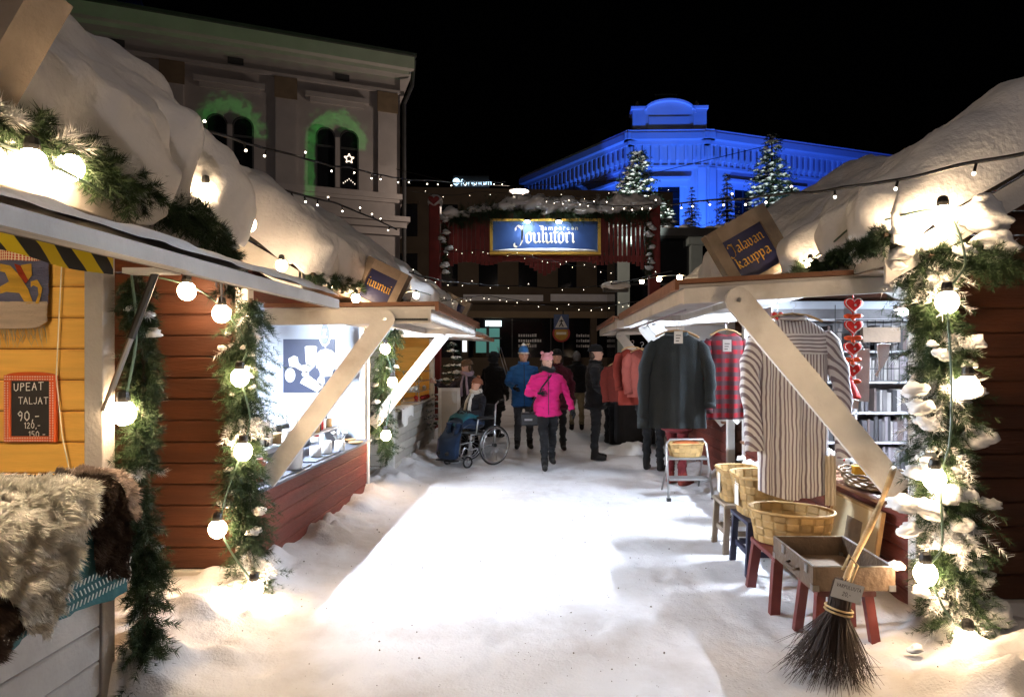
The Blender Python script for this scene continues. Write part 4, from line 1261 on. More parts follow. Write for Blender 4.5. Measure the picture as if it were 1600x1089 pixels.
# ================================================================ GARLANDS AND BULBS
garland([(-1.97, 3.06, 2.0), (-1.94, 3.08, 1.5), (-1.96, 3.08, .95), (-1.93, 3.08, .5), (-1.95, 3.06, .05)], .155, 'dark pine garland on the corner of the sheepskin stall', 31, 330, 5, clump_r=(.02, .04))
garland([(-1.98, 4.28, 2.0), (-2.02, 4.26, 1.5), (-1.99, 4.24, 1.1), (-2.04, 4.26, .75), (-1.98, 4.22, .4), (-1.90, 4.18, .08)], .25, 'thick pine garland between red side wall and tableware stall opening', 32, 440, 18, clump_r=(.02, .04), frost=.12)
garland([(-1.75, 7.36, 1.95), (-1.88, 7.48, 1.55), (-1.95, 7.5, 1.1), (-1.95, 7.55, .75), (-1.88, 7.6, .45)], .24, 'pine garland between the red stall and the beige stall', 33, 300, 8, clump_r=(.02, .05))
garland([(-1.84, .6, 2.34), (-1.60, 1.9, 2.30), (-1.57, 2.5, 2.25), (-1.57, 2.95, 2.20), (-1.62, 3.26, 2.12), (-1.66, 3.34, 1.95)], .13, 'pine garland under the snow along the sheepskin stall eave', 34, 260, 4, clump_r=(.02, .04))
garland([(-1.56, 4.25, 2.16), (-1.58, 5.4, 2.20), (-1.56, 6.4, 2.2), (-1.58, 7.5, 2.2)], .085, 'pine garland under the snow along the red stall eave', 35, 110, 3, clump_r=(.02, .04))
garland([(-1.58, 8.5, 2.2), (-1.58, 11.6, 2.2)], .10, 'pine garland along the beige stall eave', 36, 90, 6, clump_r=(.03, .05))
garland([(1.92, 3.62, 2.30), (1.90, 4.3, 2.26), (1.88, 4.8, 2.24), (1.90, 5.25, 2.22)], .12, 'pine garland under the snow along the craft stall eave', 37, 240, 4, clump_r=(.02, .04))
garland([(1.95, 5.9, 2.24), (1.93, 7.1, 2.24)], .07, 'short pine sprigs poking from the snow beyond the craft stall sign', 40, 60, 0)
clist = [(P(px, py, Y), r) for px, py, Y, r in ((1540, 345, 3.55, .12), (1555, 380, 3.55, .09), (1430, 612, 3.55, .06), (1440, 640, 3.5, .055), (1510, 615, 3.5, .075), (1525, 690, 3.6, .085),
         (1440, 742, 3.5, .07), (1480, 775, 3.5, .085), (1415, 790, 3.5, .075), (1450, 800, 3.45, .07), (1500, 815, 3.5, .06), (1545, 790, 3.55, .05), (1490, 850, 3.5, .085), (1420, 830, 3.45, .05),
         (1440, 925, 3.4, .045), (1510, 880, 3.5, .075), (1530, 905, 3.5, .07), (1550, 960, 3.5, .09), (1400, 885, 3.45, .035), (1430, 1015, 3.3, .03), (1545, 1000, 3.4, .06))]
garland([(2.12, 3.72, 2.22), (2.20, 3.64, 1.95), (2.24, 3.60, 1.5), (2.18, 3.58, 1.1), (2.24, 3.55, .8), (2.22, 3.52, .4), (2.16, 3.42, .10)], .29, 'snow-laden pine garland on the near corner of the craft stall', 38, 560, 26, 1.0, .05, (.025, .055), clump_list=clist, frost=.19)
garland([(2.16, 3.62, 2.18), (2.45, 3.58, 2.16), (2.62, 3.58, 2.12)], .15, 'loose pine branch sticking out by the craft stall gable', 39, 330, 3, clump_r=(.03, .06))

bulb_string([P(50, 255, 1.92), P(110, 262, 2.1), P(212, 300, 2.52), P(322, 300, 3.1), P(388, 350, 3.42)], [(-1.8, .6, 2.3), P(50, 245, 1.92), P(200, 318, 2.5), P(325, 300, 3.2), P(388, 345, 3.42)], 'warm bulbs tucked in the snow along the sheepskin stall eave')
bulb_string([P(193, 645, 2.95)], [(-1.95, 3.0, 2.0), (-1.9, 2.96, 1.7), P(193, 638, 2.95)], 'single warm bulb in the sheepskin stall corner garland', r=.052)
bulb_string([P(292, 455, 4.12), P(346, 490, 4.12), P(375, 590, 4.1), P(380, 705, 4.08), P(340, 826, 4.1), P(397, 920, 4.0)],
            [P(200, 425, 4.12), P(292, 445, 4.12), P(346, 480, 4.12), P(385, 540, 4.2), P(375, 582, 4.12), P(390, 650, 4.16), P(380, 698, 4.1), P(345, 820, 4.12), P(397, 912, 4.02)], 'warm bulbs down the near corner garland of the red stall', r=.054)
bulb_string([P(440, 415, 3.95), P(515, 443, 4.75), P(556, 466, 5.15), P(608, 474, 6.2), P(650, 462, 7.45), P(703, 468, 10.2)], [(-1.56, 4.3, 2.12), P(515, 438, 4.75), P(560, 455, 5.3), P(608, 466, 6.2), P(650, 455, 7.45), (-1.56, 10.2, 2.5)], 'warm bulbs along the red stall eave', r=.034)
bulb_string([P(602, 545, 7.25), P(613, 597, 7.3), P(603, 680, 7.3)], [P(620, 500, 7.3), P(602, 538, 7.25), P(613, 590, 7.3), P(603, 672, 7.3)], 'warm bulbs in the far corner garland of the red stall', r=.056)
bulb_string([P(1473, 338, 3.5), P(1480, 472, 3.42), P(1512, 604, 3.42), P(1460, 748, 3.4), P(1446, 896, 3.32), P(1512, 1000, 3.3)],
            [(1.95, 3.7, 2.4), P(1473, 330, 3.5), P(1508, 405, 3.42), P(1482, 460, 3.4), P(1484, 540, 3.4), P(1487, 600, 3.4), P(1484, 690, 3.38), P(1470, 745, 3.4), P(1472, 850, 3.35), P(1452, 890, 3.32), P(1475, 950, 3.3), P(1512, 992, 3.3)], 'warm bulbs down the snow-laden garland of the craft stall', r=.056)
bulb_string([P(1405, 355, 3.72), P(1352, 352, 3.95), P(1306, 385, 4.3), P(1266, 412, 4.6), P(1236, 424, 5.0)], [P(1470, 330, 3.6), P(1352, 342, 3.95), P(1266, 405, 4.6), P(1190, 418, 5.6)], 'warm bulbs tucked in the snow along the craft stall eave', r=.034)
bulb_string([P(1003, 440, 10.5), P(1030, 436, 9.2), P(1062, 434, 7.9)], [P(990, 440, 11), P(1030, 432, 9.2), P(1070, 430, 7.6)], 'warm bulbs along the knitwear stall eave', r=.034)

# icicles under the flap and eave
ic = M['icemat']
for (px, py, Y, ln) in ((190, 300, 2.45, .07), (198, 304, 2.5, .09), (338, 432, 3.05, .06), (346, 436, 3.05, .11), (354, 437, 3.05, .05)):
    b = P(px, py, Y)
    one('icicle', MB().tube([b, b - Vector((0, 0, ln * .5)), b - Vector((0, 0, ln))], [.009, .006, .001], 7), ic, 'thin icicle hanging under a board of the sheepskin stall', 'icicle', 'icicles on the sheepskin stall', True)

# LED cables over the alley
led_cable([P(1660, 224, 2.5), P(1560, 250, 2.7), P(1450, 268, 3.0), P(1300, 297, 3.6), P(1210, 306, 4.3), P(1100, 315, 6.2), P(960, 322, 10), P(850, 312, 13.5)], 26, 'black LED cable rising from the gate over the craft stall roof', 51)
led_cable([P(285, 197, 3.3), P(330, 208, 3.7), P(470, 247, 5.2), P(560, 265, 6.6), P(660, 282, 9), P(790, 285, 13.2)], 18, 'black LED cable leaving the sheepskin stall roof snow', 52)
led_cable([P(360, 275, 4.3), P(450, 298, 5.0), P(540, 325, 6.2), P(620, 360, 7.5)], 11, 'black LED cable sagging above the red stall roof', 53)
led_cable([P(640, 425, 8), P(700, 440, 10), P(780, 446, 12), P(880, 450, 12.5), P(945, 445, 12.3), P(1050, 425, 11)], 14, 'LED cable crossing below the gate sign', 54, .011, tip=.005)
led_cable([P(690, 470, 9), P(760, 463, 10.5), P(840, 475, 11.5), P(930, 480, 11.0), P(1000, 470, 9.5)], 22, 'thin LED cable low across the alley', 55, .006, tip=.005)
led_cable([P(690, 395, 13.8), P(750, 392, 13.8), P(830, 402, 13.7), P(900, 415, 13.7), P(960, 425, 13.7)], 20, 'LED string looped below the gate sign', 56, .005, tip=.005)
led_cable([P(645, 300, 13), P(700, 305, 13.5), P(760, 300, 13.6), P(850, 308, 13.6), P(960, 305, 13.6), P(1060, 300, 14)], 12, 'LED string running above the gate', 57, .006, tip=.005)

# snow-capped lamp hanging on the cable below the gate
hl = thing('hanging_lamp', P(962, 452, 12.3), 'snow-capped lamp hanging from the cable under the gate', 'lamp')
q = P(962, 452, 12.3)
mb = MB(); mb.box(q.x - .24, q.x + .24, q.y - .08, q.y + .08, q.z - .05, q.z + .02); mb.build('housing', M['black'], hl)
mb = MB(); mb.ell((q.x, q.y, q.z + .06), (.29, .12, .10), 20, 10); mb.build('snow_cap', M['snow'], hl, True)
MB().tube([(q.x - .2, q.y, q.z), (q.x - .2, q.y, q.z + .18)], .01, 5).build('hanger', M['cable'], hl)

# ================================================================ THE GATE
GY = 14.0
gt = thing('gate', (0, GY, 0), 'tall red timber gate with slatted arch and snowy fir top spanning the alley', 'gate')
xl, xr = P(680, 0, GY).x, P(1022, 0, GY).x
for x, nm in ((xl, 0), (xr, 1)):
    po = MB().cbox(x - .12, x + .12, GY - .12, GY + .12, 0, 4.95, .015, 2).build('post', M['gatered'], gt)
    MB().ell((x, GY, 5.02), (.17, .17, .16), 14, 8).build('snow_cap', M['snow'], po, True)
mb = MB()
hx, hz = xl + .0, 5.02
mb.add([(hx + .11 * 1.1 * (16 * math.sin(t) ** 3) / 16, GY - .19, hz + .11 * (13 * math.cos(t) - 5 * math.cos(2 * t) - 2 * math.cos(3 * t) - math.cos(4 * t)) / 16) for t in np.linspace(0, 2 * math.pi, 25)[:-1]], [tuple(range(24))])
mb.build('heart_ornament', M['gatered'], gt)
mb = MB(); mb.box(xl + .12, xr - .12, GY - .03, GY + .05, 4.58, 4.72); mb.build('top_rail', M['gatered'], gt)
mb = MB(); mb.box(xl + .12, xr - .12, GY - .03, GY + .05, 3.72, 3.84); mb.build('lower_rail', M['gatered'], gt)
ns = 47
for k in range(ns):
    x = xl + .12 + (xr - xl - .24) * (k + .5) / ns
    f = abs((x - (xl + xr) / 2) / ((xr - xl) / 2))
    zb = 3.75 - .35 * max(0, math.cos(f * 5.2)) * (f < .35) - .55 * max(0, (f - .62) / .38) ** 1.5 + .12 * math.sin(f * 9)
    w = .035 if x > .9 else .044
    MB().box(x - w, x + w, GY - .055, GY - .033, zb, 4.75).build('slat', M['gatered'], gt)
mb = MB(); mb.box(-1.35, 1.3, GY - .03, GY + .03, 3.9, 4.6); mb.build('back_board', M['gatered'], gt)

gs_ = thing('gate_sign', P(852, 398, GY - .2), 'long blue gilt-framed sign with blackletter word Joulutori lit by two lamps', 'sign')
sa, sb_ = P(770, 395, GY - .15), P(934, 346, GY - .15)
x0, x1, z0, z1, y_ = sa.x, sb_.x, sa.z, sb_.z, GY - .12
mb = MB(); mb.box(x0, x1, y_ - .02, y_ + .03, z0, z1); pn = mb.build('panel', pm('sign_blue_light', (.035, .09, .28), .5, .25, 3, .1), gs_)
for (a0, a1, c0, c1, nm, mt) in ((x0 - .06, x1 + .06, z1, z1 + .05, 'frame_bar', 'gold'), (x0 - .06, x0, z0, z1, 'frame_bar', 'gold'), (x1, x1 + .06, z0, z1, 'frame_bar', 'gold')):
    MB().box(a0, a1, y_ - .08, y_ + .03, c0, c1).build(nm, M[mt], gs_)
MB().box(x0 - .06, x1 + .06, y_ - .14, y_ + .03, z0 - .05, z0).build('frame_bar', M['gold'], gs_)
mb = MB(); mb.ell(((x0 + x1) / 2, y_ - .08, z0 + .03), ((x1 - x0) / 2 + .02, .07, .06), 30, 8); mb.build('snow_ledge', M['snow'], gs_, True)
mb, wl = strokes('Joulutori', NIB, (0, 0, 0), (1, 0, 0), (0, 0, 1), 1, nib=(.2, 40))
tx0, tx1 = P(806, 0, y_).x, P(899, 0, y_).x; k_ = (tx1 - tx0) / wl
mb.v = [(tx0 + p[0] * k_, y_ - .026, P(0, 381, y_).z + p[2] * .25) for p in mb.v]
mb.build('lettering', M['cream'], pn)
text_obj('small_lettering', 'Tampereen', (P(873, 0, y_).x, y_ - .024, P(0, 360, y_).z), (1, 0, 0), (0, 0, 1), .14, M['cream'], pn, 1.35)
for px in (824, 873):
    q = P(px, 346, y_ - .28); 
    lp_ = MB().lathe([(.07, .0), (.06, .05), (.025, .07)], q, 12).build('sign_lamp', M['black'], gs_)
    MB().lathe([(.055, -.002), (.05, -.025), (.01, -.035)], q, 12).build('lamp_glass', emis('sign_lamp_glow', (.9, .95, 1), 330), lp_, True)
    MB().tube([q + Vector((0, 0, .06)), q + Vector((0, .15, .1)), q + Vector((0, .3, .05))], .01, 6).build('lamp_arm', M['black'], lp_)
gl = garland([P(700, 345, GY - .1), P(735, 335, GY - .12), P(790, 328, GY - .15), P(850, 330, GY - .15), P(920, 332, GY - .15), P(975, 328, GY - .12), P(1012, 330, GY - .1)], .36, 'snow-heaped fir branches along the top of the gate', 41, 260, 46, 1.15, .085, (.05, .11), clump_list=[(P(px, py, GY - .25), r) for px, py, r in ((795, 322, .2), (815, 318, .22), (840, 320, .24), (862, 326, .2), (890, 322, .22), (915, 328, .22), (945, 328, .2), (968, 322, .26), (990, 318, .24), (1008, 322, .2), (706, 334, .16))], group='pine garlands on the gate')
for px, nm, sd in ((694, 'snowy pine garland down the gate post bearing a heart', 42), (1012, 'snowy pine garland down the gate post near the pavilion', 43)):
    garland([P(px, 345, GY - .18), P(px + 2, 390, GY - .18), P(px, 428, GY - .18)], .17, nm, sd, 90, 10, 1.0, .06, (.04, .08), group='pine garlands on the gate')

# ================================================================ SHEEPSKIN STALL
rnd = np.random.default_rng(77)
WY = 2.968          # face of the yellow inner boards
def wp(px, py, off=0.0): return P(px, py, WY - off)
cbd = thing('chalkboard', wp(50, 692, .01), 'small chalkboard in a dotted orange frame on yellow boards', 'chalkboard')
a_, b_ = wp(10, 690, .012), wp(88, 586, .012)
orange = pm('orange_paint', (.62, .10, .02), .45, .08)
f_ = .026
board = MB().box(a_.x, b_.x, WY - .016, WY - .004, a_.z, b_.z).build('board', pm('blackboard', (.022, .020, .020), .8, .3, 12, .1), cbd)
fr = []
for (x0, x1, z0, z1) in ((a_.x - .004, a_.x + f_, a_.z, b_.z), (b_.x - f_, b_.x + .004, a_.z, b_.z), (a_.x + f_ + .001, b_.x - f_ - .001, a_.z, a_.z + f_), (a_.x + f_ + .001, b_.x - f_ - .001, b_.z - f_, b_.z)):
    fr.append(MB().cbox(x0, x1, WY - .026, WY - .003, z0, z1, .004, 2 if z1 - z0 > x1 - x0 else 0).build('frame_bar', orange, cbd))
n_ = 12; m_ = MB(); pts = [((a_.x + b_.x) / 2 + ((b_.x - a_.x) / 2 - .01) * math.cos(math.pi * k / n_), b_.z - .001 + .016 * math.sin(math.pi * k / n_)) for k in range(n_ + 1)]
m_.add([(x, WY - .026, z) for x, z in pts] + [(x, WY - .003, z) for x, z in pts], [tuple(range(n_ + 1))] + [(i, i + 1, n_ + 2 + i, n_ + 1 + i) for i in range(n_)]); m_.build('frame_crest', orange, cbd)
dots = MB()
for x in np.arange(a_.x + .006, b_.x, .0115):
    for z in (a_.z + .007, a_.z + .019, b_.z - .019, b_.z - .007): dots.box(x - .0022, x + .0022, WY - .0275, WY - .0265, z - .0022, z + .0022)
for z in np.arange(a_.z + .03, b_.z - .03, .0115):
    for x in (a_.x + .005, a_.x + .018, b_.x - .018, b_.x - .005): dots.box(x - .0022, x + .0022, WY - .0275, WY - .0265, z - .0022, z + .0022)
dots.build('frame_dots', M['paper'], cbd)
for txt, px, py, sz in (('UPEAT', 22, 611, .034), ('TALJAT', 29, 631, .030), ('90,-', 28, 657, .042), ('120,-', 38, 669, .026), ('150,-', 45, 683, .027)):
    p_ = wp(px, py, .017)
    mb, _ = strokes(txt, CH, p_, (1, 0, .05 if txt == 'UPEAT' else 0), (0, 0, 1), sz, None, .11, .08)
    mb.build('chalk_lettering', M['chalk'], board)
one('white_string', MB().tube([wp(97, 405, .02), wp(93, 480, .02), wp(88, 590, .02), wp(97, 680, .02), wp(112, 752, .02)], .0028, 5), M['cream'], 'thin white cord hanging beside the chalkboard', 'cord')

rug = thing('woven_rug', wp(20, 515, .02), 'fringed woven wall rug with a yellow cat figure on blue', 'rug')
y_ = WY - .03
x0, x1 = wp(-60, 0, .03).x, wp(77, 0, .03).x; zt, zm, zb = wp(0, 398, .03).z, wp(0, 474, .03).z, wp(0, 514, .03).z
ribm = lambda nm, c: pm(nm, c, .95, .25, 5, .9, 70, stretch=(.6, 1, 6), spec=.1)
A = np.array([[(x0 + (x1 - x0) * u, y_ - .006 * abs(math.sin(v * 60)) - .003 * float(vnoise(np.array([[u * 20., v * 8, 1.]]), 4)[0]), zt + (zm - zt) * v) for v in np.linspace(0, 1, 60)] for u in np.linspace(0, 1, 20)])
MB().grid(A).build('blue_field', ribm('rug_blue', (.17, .17, .27)), rug, True)
A = np.array([[(x0 + (x1 - x0) * u, y_ - .008 - .007 * abs(math.sin(v * 42)) - .004 * float(vnoise(np.array([[u * 25., v * 12, 1.]]), 4)[0]), zm + .008 + (zb - zm - .008) * v * (1 - .28 * abs(2 * u - 1) ** 6)) for v in np.linspace(0, 1, 36)] for u in np.linspace(0, 1, 24)])
MB().grid(A).build('cream_pile', ribm('rug_cream', (.60, .47, .36)), rug, True)
def patch(pxs, name, mat, off=.042):
    m = MB(); n = len(pxs); m.add([wp(x, y, off) for x, y in pxs] + [wp(x, y, off - .012) for x, y in pxs], [tuple(range(n))] + [(i, (i + 1) % n, n + (i + 1) % n, n + i) for i in range(n)]); return m.build(name, mat, rug)
yel = ribm('rug_yellow', (.72, .42, .06))
patch([(0, 412), (16, 415), (30, 430), (44, 452), (52, 474), (40, 475), (30, 458), (10, 456), (0, 459), (0, 448), (14, 440), (8, 426), (0, 424)], 'cat_body', yel)
patch([(33, 414), (49, 412), (50, 430), (44, 438), (32, 424)], 'cat_head', yel, .044)
patch([(48, 440), (58, 437), (66, 450), (64, 462), (60, 475), (55, 474), (60, 460), (59, 449), (52, 446), (48, 449)], 'cat_tail', yel, .044)
patch([(22, 412), (32, 415), (44, 438), (40, 443), (29, 430)], 'red_scarf', ribm('rug_red', (.5, .07, .03)), .046)
fr = MB()
for x in np.arange(x0 + .02, x1 - .02, .0075):
    l_ = .05 + .05 * rnd.random(); z = zb + .02 * abs(2 * (x - x0) / (x1 - x0) - 1) ** 6 + .006
    fr.tube([(x, y_, z), (x + rnd.normal() * .006, y_ + .006, z - l_ * .5), (x + rnd.normal() * .012, y_ + .012, z - l_)], [.0022, .002, .0008], 4)
fr.build('fringe', ribm('rug_fringe', (.55, .42, .24)), rug)
one('check_cloth', MB().grid(np.array([[(wp(-60 + 165 * u, 0, .05).x, WY - .05 - .012 * math.sin(u * 17), wp(0, 386 + 8 * u + 20 * v * (1 - .3 * u), .05).z) for v in (0, .5, 1)] for u in np.linspace(0, 1, 30)])),
    wave_mat('red_check', (.45, .05, .02), (.75, .62, .4), 'X', 26, (.6, .75), .9, 'Z', 26, (.75, .62, .4)), 'red checked cloth edging above the woven rug', 'cloth', smooth=True)
hz = MB(); A = np.array([[(-1.99 + .012 * math.sin(u * 21), 1.4 + 1.52 * u, 2.072 - (.085 + .012 * math.sin(u * 9)) * v) for v in (0, .5, 1)] for u in np.linspace(0, 1, 40)])
one('striped_valance', MB().grid(A), wave_mat('hazard', (.02, .018, .015), (.60, .45, .02), 'DIAGONAL', 3.2, (.47, .53), .7), 'yellow and black striped valance under the sheepskin stall flap', 'valance', smooth=True)

# counter drape path: from behind the edge over the front and down
def drape(u, v, off):
    """u = y, v = metres from a line 0.42 behind the front edge; off = height above the cloth"""
    r = .06; fl = .42
    if v < fl: return np.array([-(FXL + .36) + v - .0, u, 1.032 + off])
    t = (v - fl) / r
    if t < math.pi / 2:
        return np.array([-(FXL - .06) + (r + off) * math.sin(t), u, 1.032 - r + (r + off) * math.cos(t)])
    return np.array([-(FXL - .06) + r + off, u, 1.032 - r - (v - fl - r * math.pi / 2)])
teal = pm('teal_cloth', (.022, .085, .095), .9, .2, 10, .2, 60)
A = np.array([[drape(u + .004 * math.sin(v * 9), v, .012 + .012 * math.sin(u * 23) * min(1, v) + .006 * math.sin(u * 51 + v * 4)) for v in np.linspace(0, .93 + .02 * math.sin(u * 7), 26)] for u in np.linspace(1.2, 2.93, 60)])
cl = tag(MB().grid(A).build('counter_cloth', teal, None, True), 'teal cloth with white zigzag braid hanging over the sheepskin counter', 'cloth')
zz = MB()
for k, u in enumerate(np.arange(1.3, 2.92, .022)):
    for vv, s_ in ((.80, 1), (.84, -1), (.88, 1)):
        a1_, b1_ = drape(u, vv + .012 * s_, .034), drape(u + .011, vv - .012 * s_, .034)
        zz.bar(a1_, b1_, .004, .003, (1, 0, 0))
zz.build('braid', M['paper'], cl)

def sheepskin(name, label, cu, cv, ru, rv, mats_c, seed, off=.03, hair=.045, n=26000, curl=.6, tail=0.0):
    rg = np.random.default_rng(seed)
    t = thing(name, drape(cu, cv, off), label, 'sheepskin', 'sheepskins on the counter')
    def inside(u, v):
        du, dv = (u - cu) / ru, (v - cv) / rv
        th = np.arctan2(dv, du); r = np.hypot(du, dv)
        lim = 1 + .12 * np.sin(th * 3 + seed) + .08 * np.sin(th * 5 + 2 * seed) + .06 * np.sin(th * 9)
        lim = lim + tail * np.exp(-((th - 1.35) / .35) ** 2)
        return r < lim
    us, vs = np.linspace(cu - ru * 1.6, cu + ru * 1.6, 46), np.linspace(max(0, cv - rv * 1.7), cv + rv * 1.9, 46)
    vi, mb, fs = {}, [], []
    for i in range(45):
        for j in range(45):
            if inside((us[i] + us[i + 1]) / 2, (vs[j] + vs[j + 1]) / 2):
                q = []
                for (a, b) in ((i, j), (i + 1, j), (i + 1, j + 1), (i, j + 1)):
                    if (a, b) not in vi: vi[(a, b)] = len(mb); mb.append(drape(us[a], vs[b], off))
                    q.append(vi[(a, b)])
                fs.append(tuple(q))
    m = MB(); m.add(mb, fs); m.build('hide', mats_c[0], t, True)
    u = rg.uniform(cu - ru * 1.6, cu + ru * 1.6, n * 3); v = rg.uniform(max(.0, cv - rv * 1.7), cv + rv * 1.9, n * 3)
    k = inside(u, v); u, v = u[k][:n], v[k][:n]
    root = np.array([drape(a, b, off) for a, b in zip(u, v)]); nrm = np.array([drape(a, b, off + .02) for a, b in zip(u, v)]) - root
    nrm /= np.linalg.norm(nrm, axis=1, keepdims=True)
    lk = np.stack([fbm(np.stack([u * 26, v * 26, np.full_like(u, q)], 1), 2, seed) for q in (1., 5., 9.)], 1)
    d = nrm * 1.0 + lk * curl + np.array([.1, 0, -.45]) + rg.normal(size=(len(u), 3)) * .22
    d /= np.linalg.norm(d, axis=1, keepdims=True)
    ln = hair * rg.uniform(.6, 1.15, (len(u), 1)) * (1 + .5 * lk[:, :1])
    s_ = np.cross(d, rg.normal(size=d.shape)); s_ /= np.linalg.norm(s_, axis=1, keepdims=True)
    w = .0021
    mid = root + d * ln * .55; tip = root + d * ln + np.array([0, 0, -1]) * ln * .22 + lk * ln * .25
    V = np.stack([root - s_ * w, root + s_ * w, mid + s_ * w * .8, mid - s_ * w * .8, tip], 1).reshape(-1, 3)
    b = np.arange(len(u))[:, None] * 5
    F = np.concatenate([b + np.array([[0, 1, 2]]), b + np.array([[0, 2, 3]]), b + np.array([[3, 2, 4]])], 0)
    tag(np_obj('wool', V, F, mats_c[1], t), kind='stuff')
wool = lambda nm, c, v=.15: pm(nm, c, .9, v, 12, 0, spec=.1)
sheepskin('sheepskin', 'creamy white sheepskin draped over the stall counter edge', 2.36, .36, .34, .38, (M['cream'], wool('white_wool', (.86, .80, .68), .06)), 3, .05, .045, 60000, .75, .22)
sheepskin('sheepskin', 'dark brown sheepskin with pale fringe at the counter end', 2.78, .46, .13, .40, (M['dark'], wool('brown_wool', (.055, .036, .026))), 5, .03, .034, 18000, .9)
sheepskin('sheepskin', 'dark brown sheepskin hanging below the creamy one', 2.16, .80, .16, .12, (M['dark'], wool('brown_wool', (.055, .036, .026))), 7, .025, .034, 14000, .9)
sheepskin('sheepskin', 'curly grey-brown sheepskin lying folded at the back of the counter', 2.30, .04, .30, .12, (M['dark'], wool('grey_wool', (.16, .12, .09), .4)), 9, .075, .05, 12000, 1.1)
sheepskin('sheepskin', 'greyish pink lambskin strip at the very end of the counter', 2.885, .40, .035, .20, (M['cream'], wool('pinkish_wool', (.42, .33, .28))), 11, .05, .035, 5000)

# ================================================================ RED STALL: POSTER AND TABLEWARE
PY = 7.312
po = thing('poster', P(483, 613, PY), 'navy poster with white mugs, bowl and spatulas on the white stall wall', 'poster')
a_, b_ = P(443, 613, PY), P(523, 530, PY)
navy = pm('poster_navy', (.022, .028, .06), .5, .15, 4, .03)
MB().box(a_.x, b_.x, PY - .008, PY, a_.z, b_.z).build('sheet', navy, po)
def pp(pts, name='printed_shape', y=.011, mat=None):
    m = MB(); m.add([P(430 + x * 130 / 1089, 490 + yy * 130 / 1089, PY) + Vector((0, -y, 0)) for x, yy in pts], [tuple(range(len(pts)))]); m.build(name, mat or M['paper'], po)
circ = lambda cx, cy, rx, ry, n=20: [(cx + rx * math.cos(2 * math.pi * k / n), cy + ry * math.sin(2 * math.pi * k / n)) for k in range(n)]
pp([(392, 440), (552, 440), (535, 640), (520, 690), (420, 690), (405, 640)]); pp(circ(472, 438, 80, 18), 'printed_rim', .012)
pp([(178, 590), (250, 548), (300, 570), (310, 640), (350, 680), (420, 660), (520, 690), (430, 780), (330, 740), (270, 705), (190, 690)])
pp(circ(200, 805, 68, 95)); pp(circ(400, 790, 48, 40)); pp([(360, 850), (440, 800), (500, 850), (640, 940), (555, 1028), (330, 905)]); pp(circ(605, 880, 48, 62))
pp([(540, 660), (590, 770), (590, 830), (740, 815), (775, 700), (690, 700)], y=.010)
ov = thing('hanging_plate', P(508, 540, 6.9), 'oval navy plate with white lettering hanging in the red stall', 'sign')
q = P(507.5, 522, 6.9); e_ = lambda rx, rz, y, c=q: [(c.x + rx * math.cos(t), c.y + y, c.z + rz * math.sin(t)) for t in np.linspace(0, 2 * math.pi, 29)[:-1]]
m_ = MB(); m_.add(e_(.062, .128, 0) + e_(.062, .128, .012), [tuple(range(28)), tuple(reversed(range(28, 56)))] + [(i, 28 + i, 28 + (i + 1) % 28, (i + 1) % 28) for i in range(28)]); m_.build('plate', M['china'], ov)
m_ = MB(); m_.add(e_(.052, .115, -.003), [tuple(range(28))]); pl = m_.build('navy_field', navy, ov)
for k, (n_, w_) in enumerate(((5, .0085), (3, .0085), (7, .0085))):
    m_ = MB()
    for i_ in range(n_): m_.box(q.x - n_ * w_ / 2 + i_ * w_ + .001, q.x - n_ * w_ / 2 + (i_ + .75) * w_, q.y - .006, q.y - .004, q.z + .028 - k * .036, q.z + .05 - k * .036)
    m_.build('lettering', M['paper'], pl)
be = thing('hanging_bell_sign', P(509, 575, 6.9), 'white bell-shaped board hanging below the oval plate', 'sign')
c_ = P(509, 561, 6.9); prof = [(-.10, -.10), (-.108, 0)] + [(.105 * math.cos(math.pi - math.pi * k / 12), .02 + .085 * math.sin(math.pi * k / 12)) for k in range(13)] + [(.108, 0), (.125, -.10)]
m_ = MB(); n_ = len(prof); m_.add([(c_.x + x, c_.y, c_.z + z) for x, z in prof] + [(c_.x + x, c_.y + .01, c_.z + z) for x, z in prof], [tuple(range(n_))] + [(i, (i + 1) % n_, n_ + (i + 1) % n_, n_ + i) for i in range(n_)]); m_.build('board', M['paper'], be)
m_ = MB(); m_.tube([c_ + Vector((-.05, -.005, .06)), c_ + Vector((-.05, -.005, -.03))], .004, 5); m_.tube([c_ + Vector((-.05 + .016 * math.cos(t), -.005, -.045 + .014 * math.sin(t))) for t in np.linspace(0, 6.28, 13)], .003, 5)
for k in range(3): m_.box(c_.x - .03, c_.x + .07 - .02 * k, c_.y - .004, c_.y - .002, c_.z + .02 - k * .022, c_.z + .026 - k * .022)
m_.build('whisk_drawing', navy, be)
MB().tube([q + Vector((0, .005, -.12)), c_ + Vector((0, .005, .10))], .003, 5).build('cord', M['paper'], be)

CT = .686
def ct(px, py): return G(px, py, CT)
redc = pm('red_cloth', (.42, .025, .02), .8, .15, 20, .2); blackm = M['black']; wood = pm('turned_wood', (.42, .26, .12), .5, .2, 20, .1)
wax = pm('candle_wax', (.80, .72, .38), .5, .04, 9, 0)
def lathe_thing(name, prof, mat, c, label, cat, group=None, extra=None, n=20):
    if extra is None:
        return one(name, MB().lathe(prof, c, n), mat, label, cat, group, True)
    t = thing(name, c, label, cat, group); MB().lathe(prof, c, n).build('body', mat, t, True); extra(t, Vector(c)); return t
for (x0, x1, y0, y1) in ((-2.4, -2.02, 4.78, 5.5), (-2.42, -2.03, 5.6, 6.3)):
    one('slate_mat', MB().cbox(x0, x1, y0, y1, CT + .002, CT + .012, .003, 1), M['slate'], 'dark slate serving mat on the red stall counter', 'mat', 'slate mats')
zt_ = CT + .014
cup = lambda r, h: [(r * .8, 0), (r, h * .1), (r, h), (r * .93, h), (r * .92, h * .12), (.001, h * .1)]
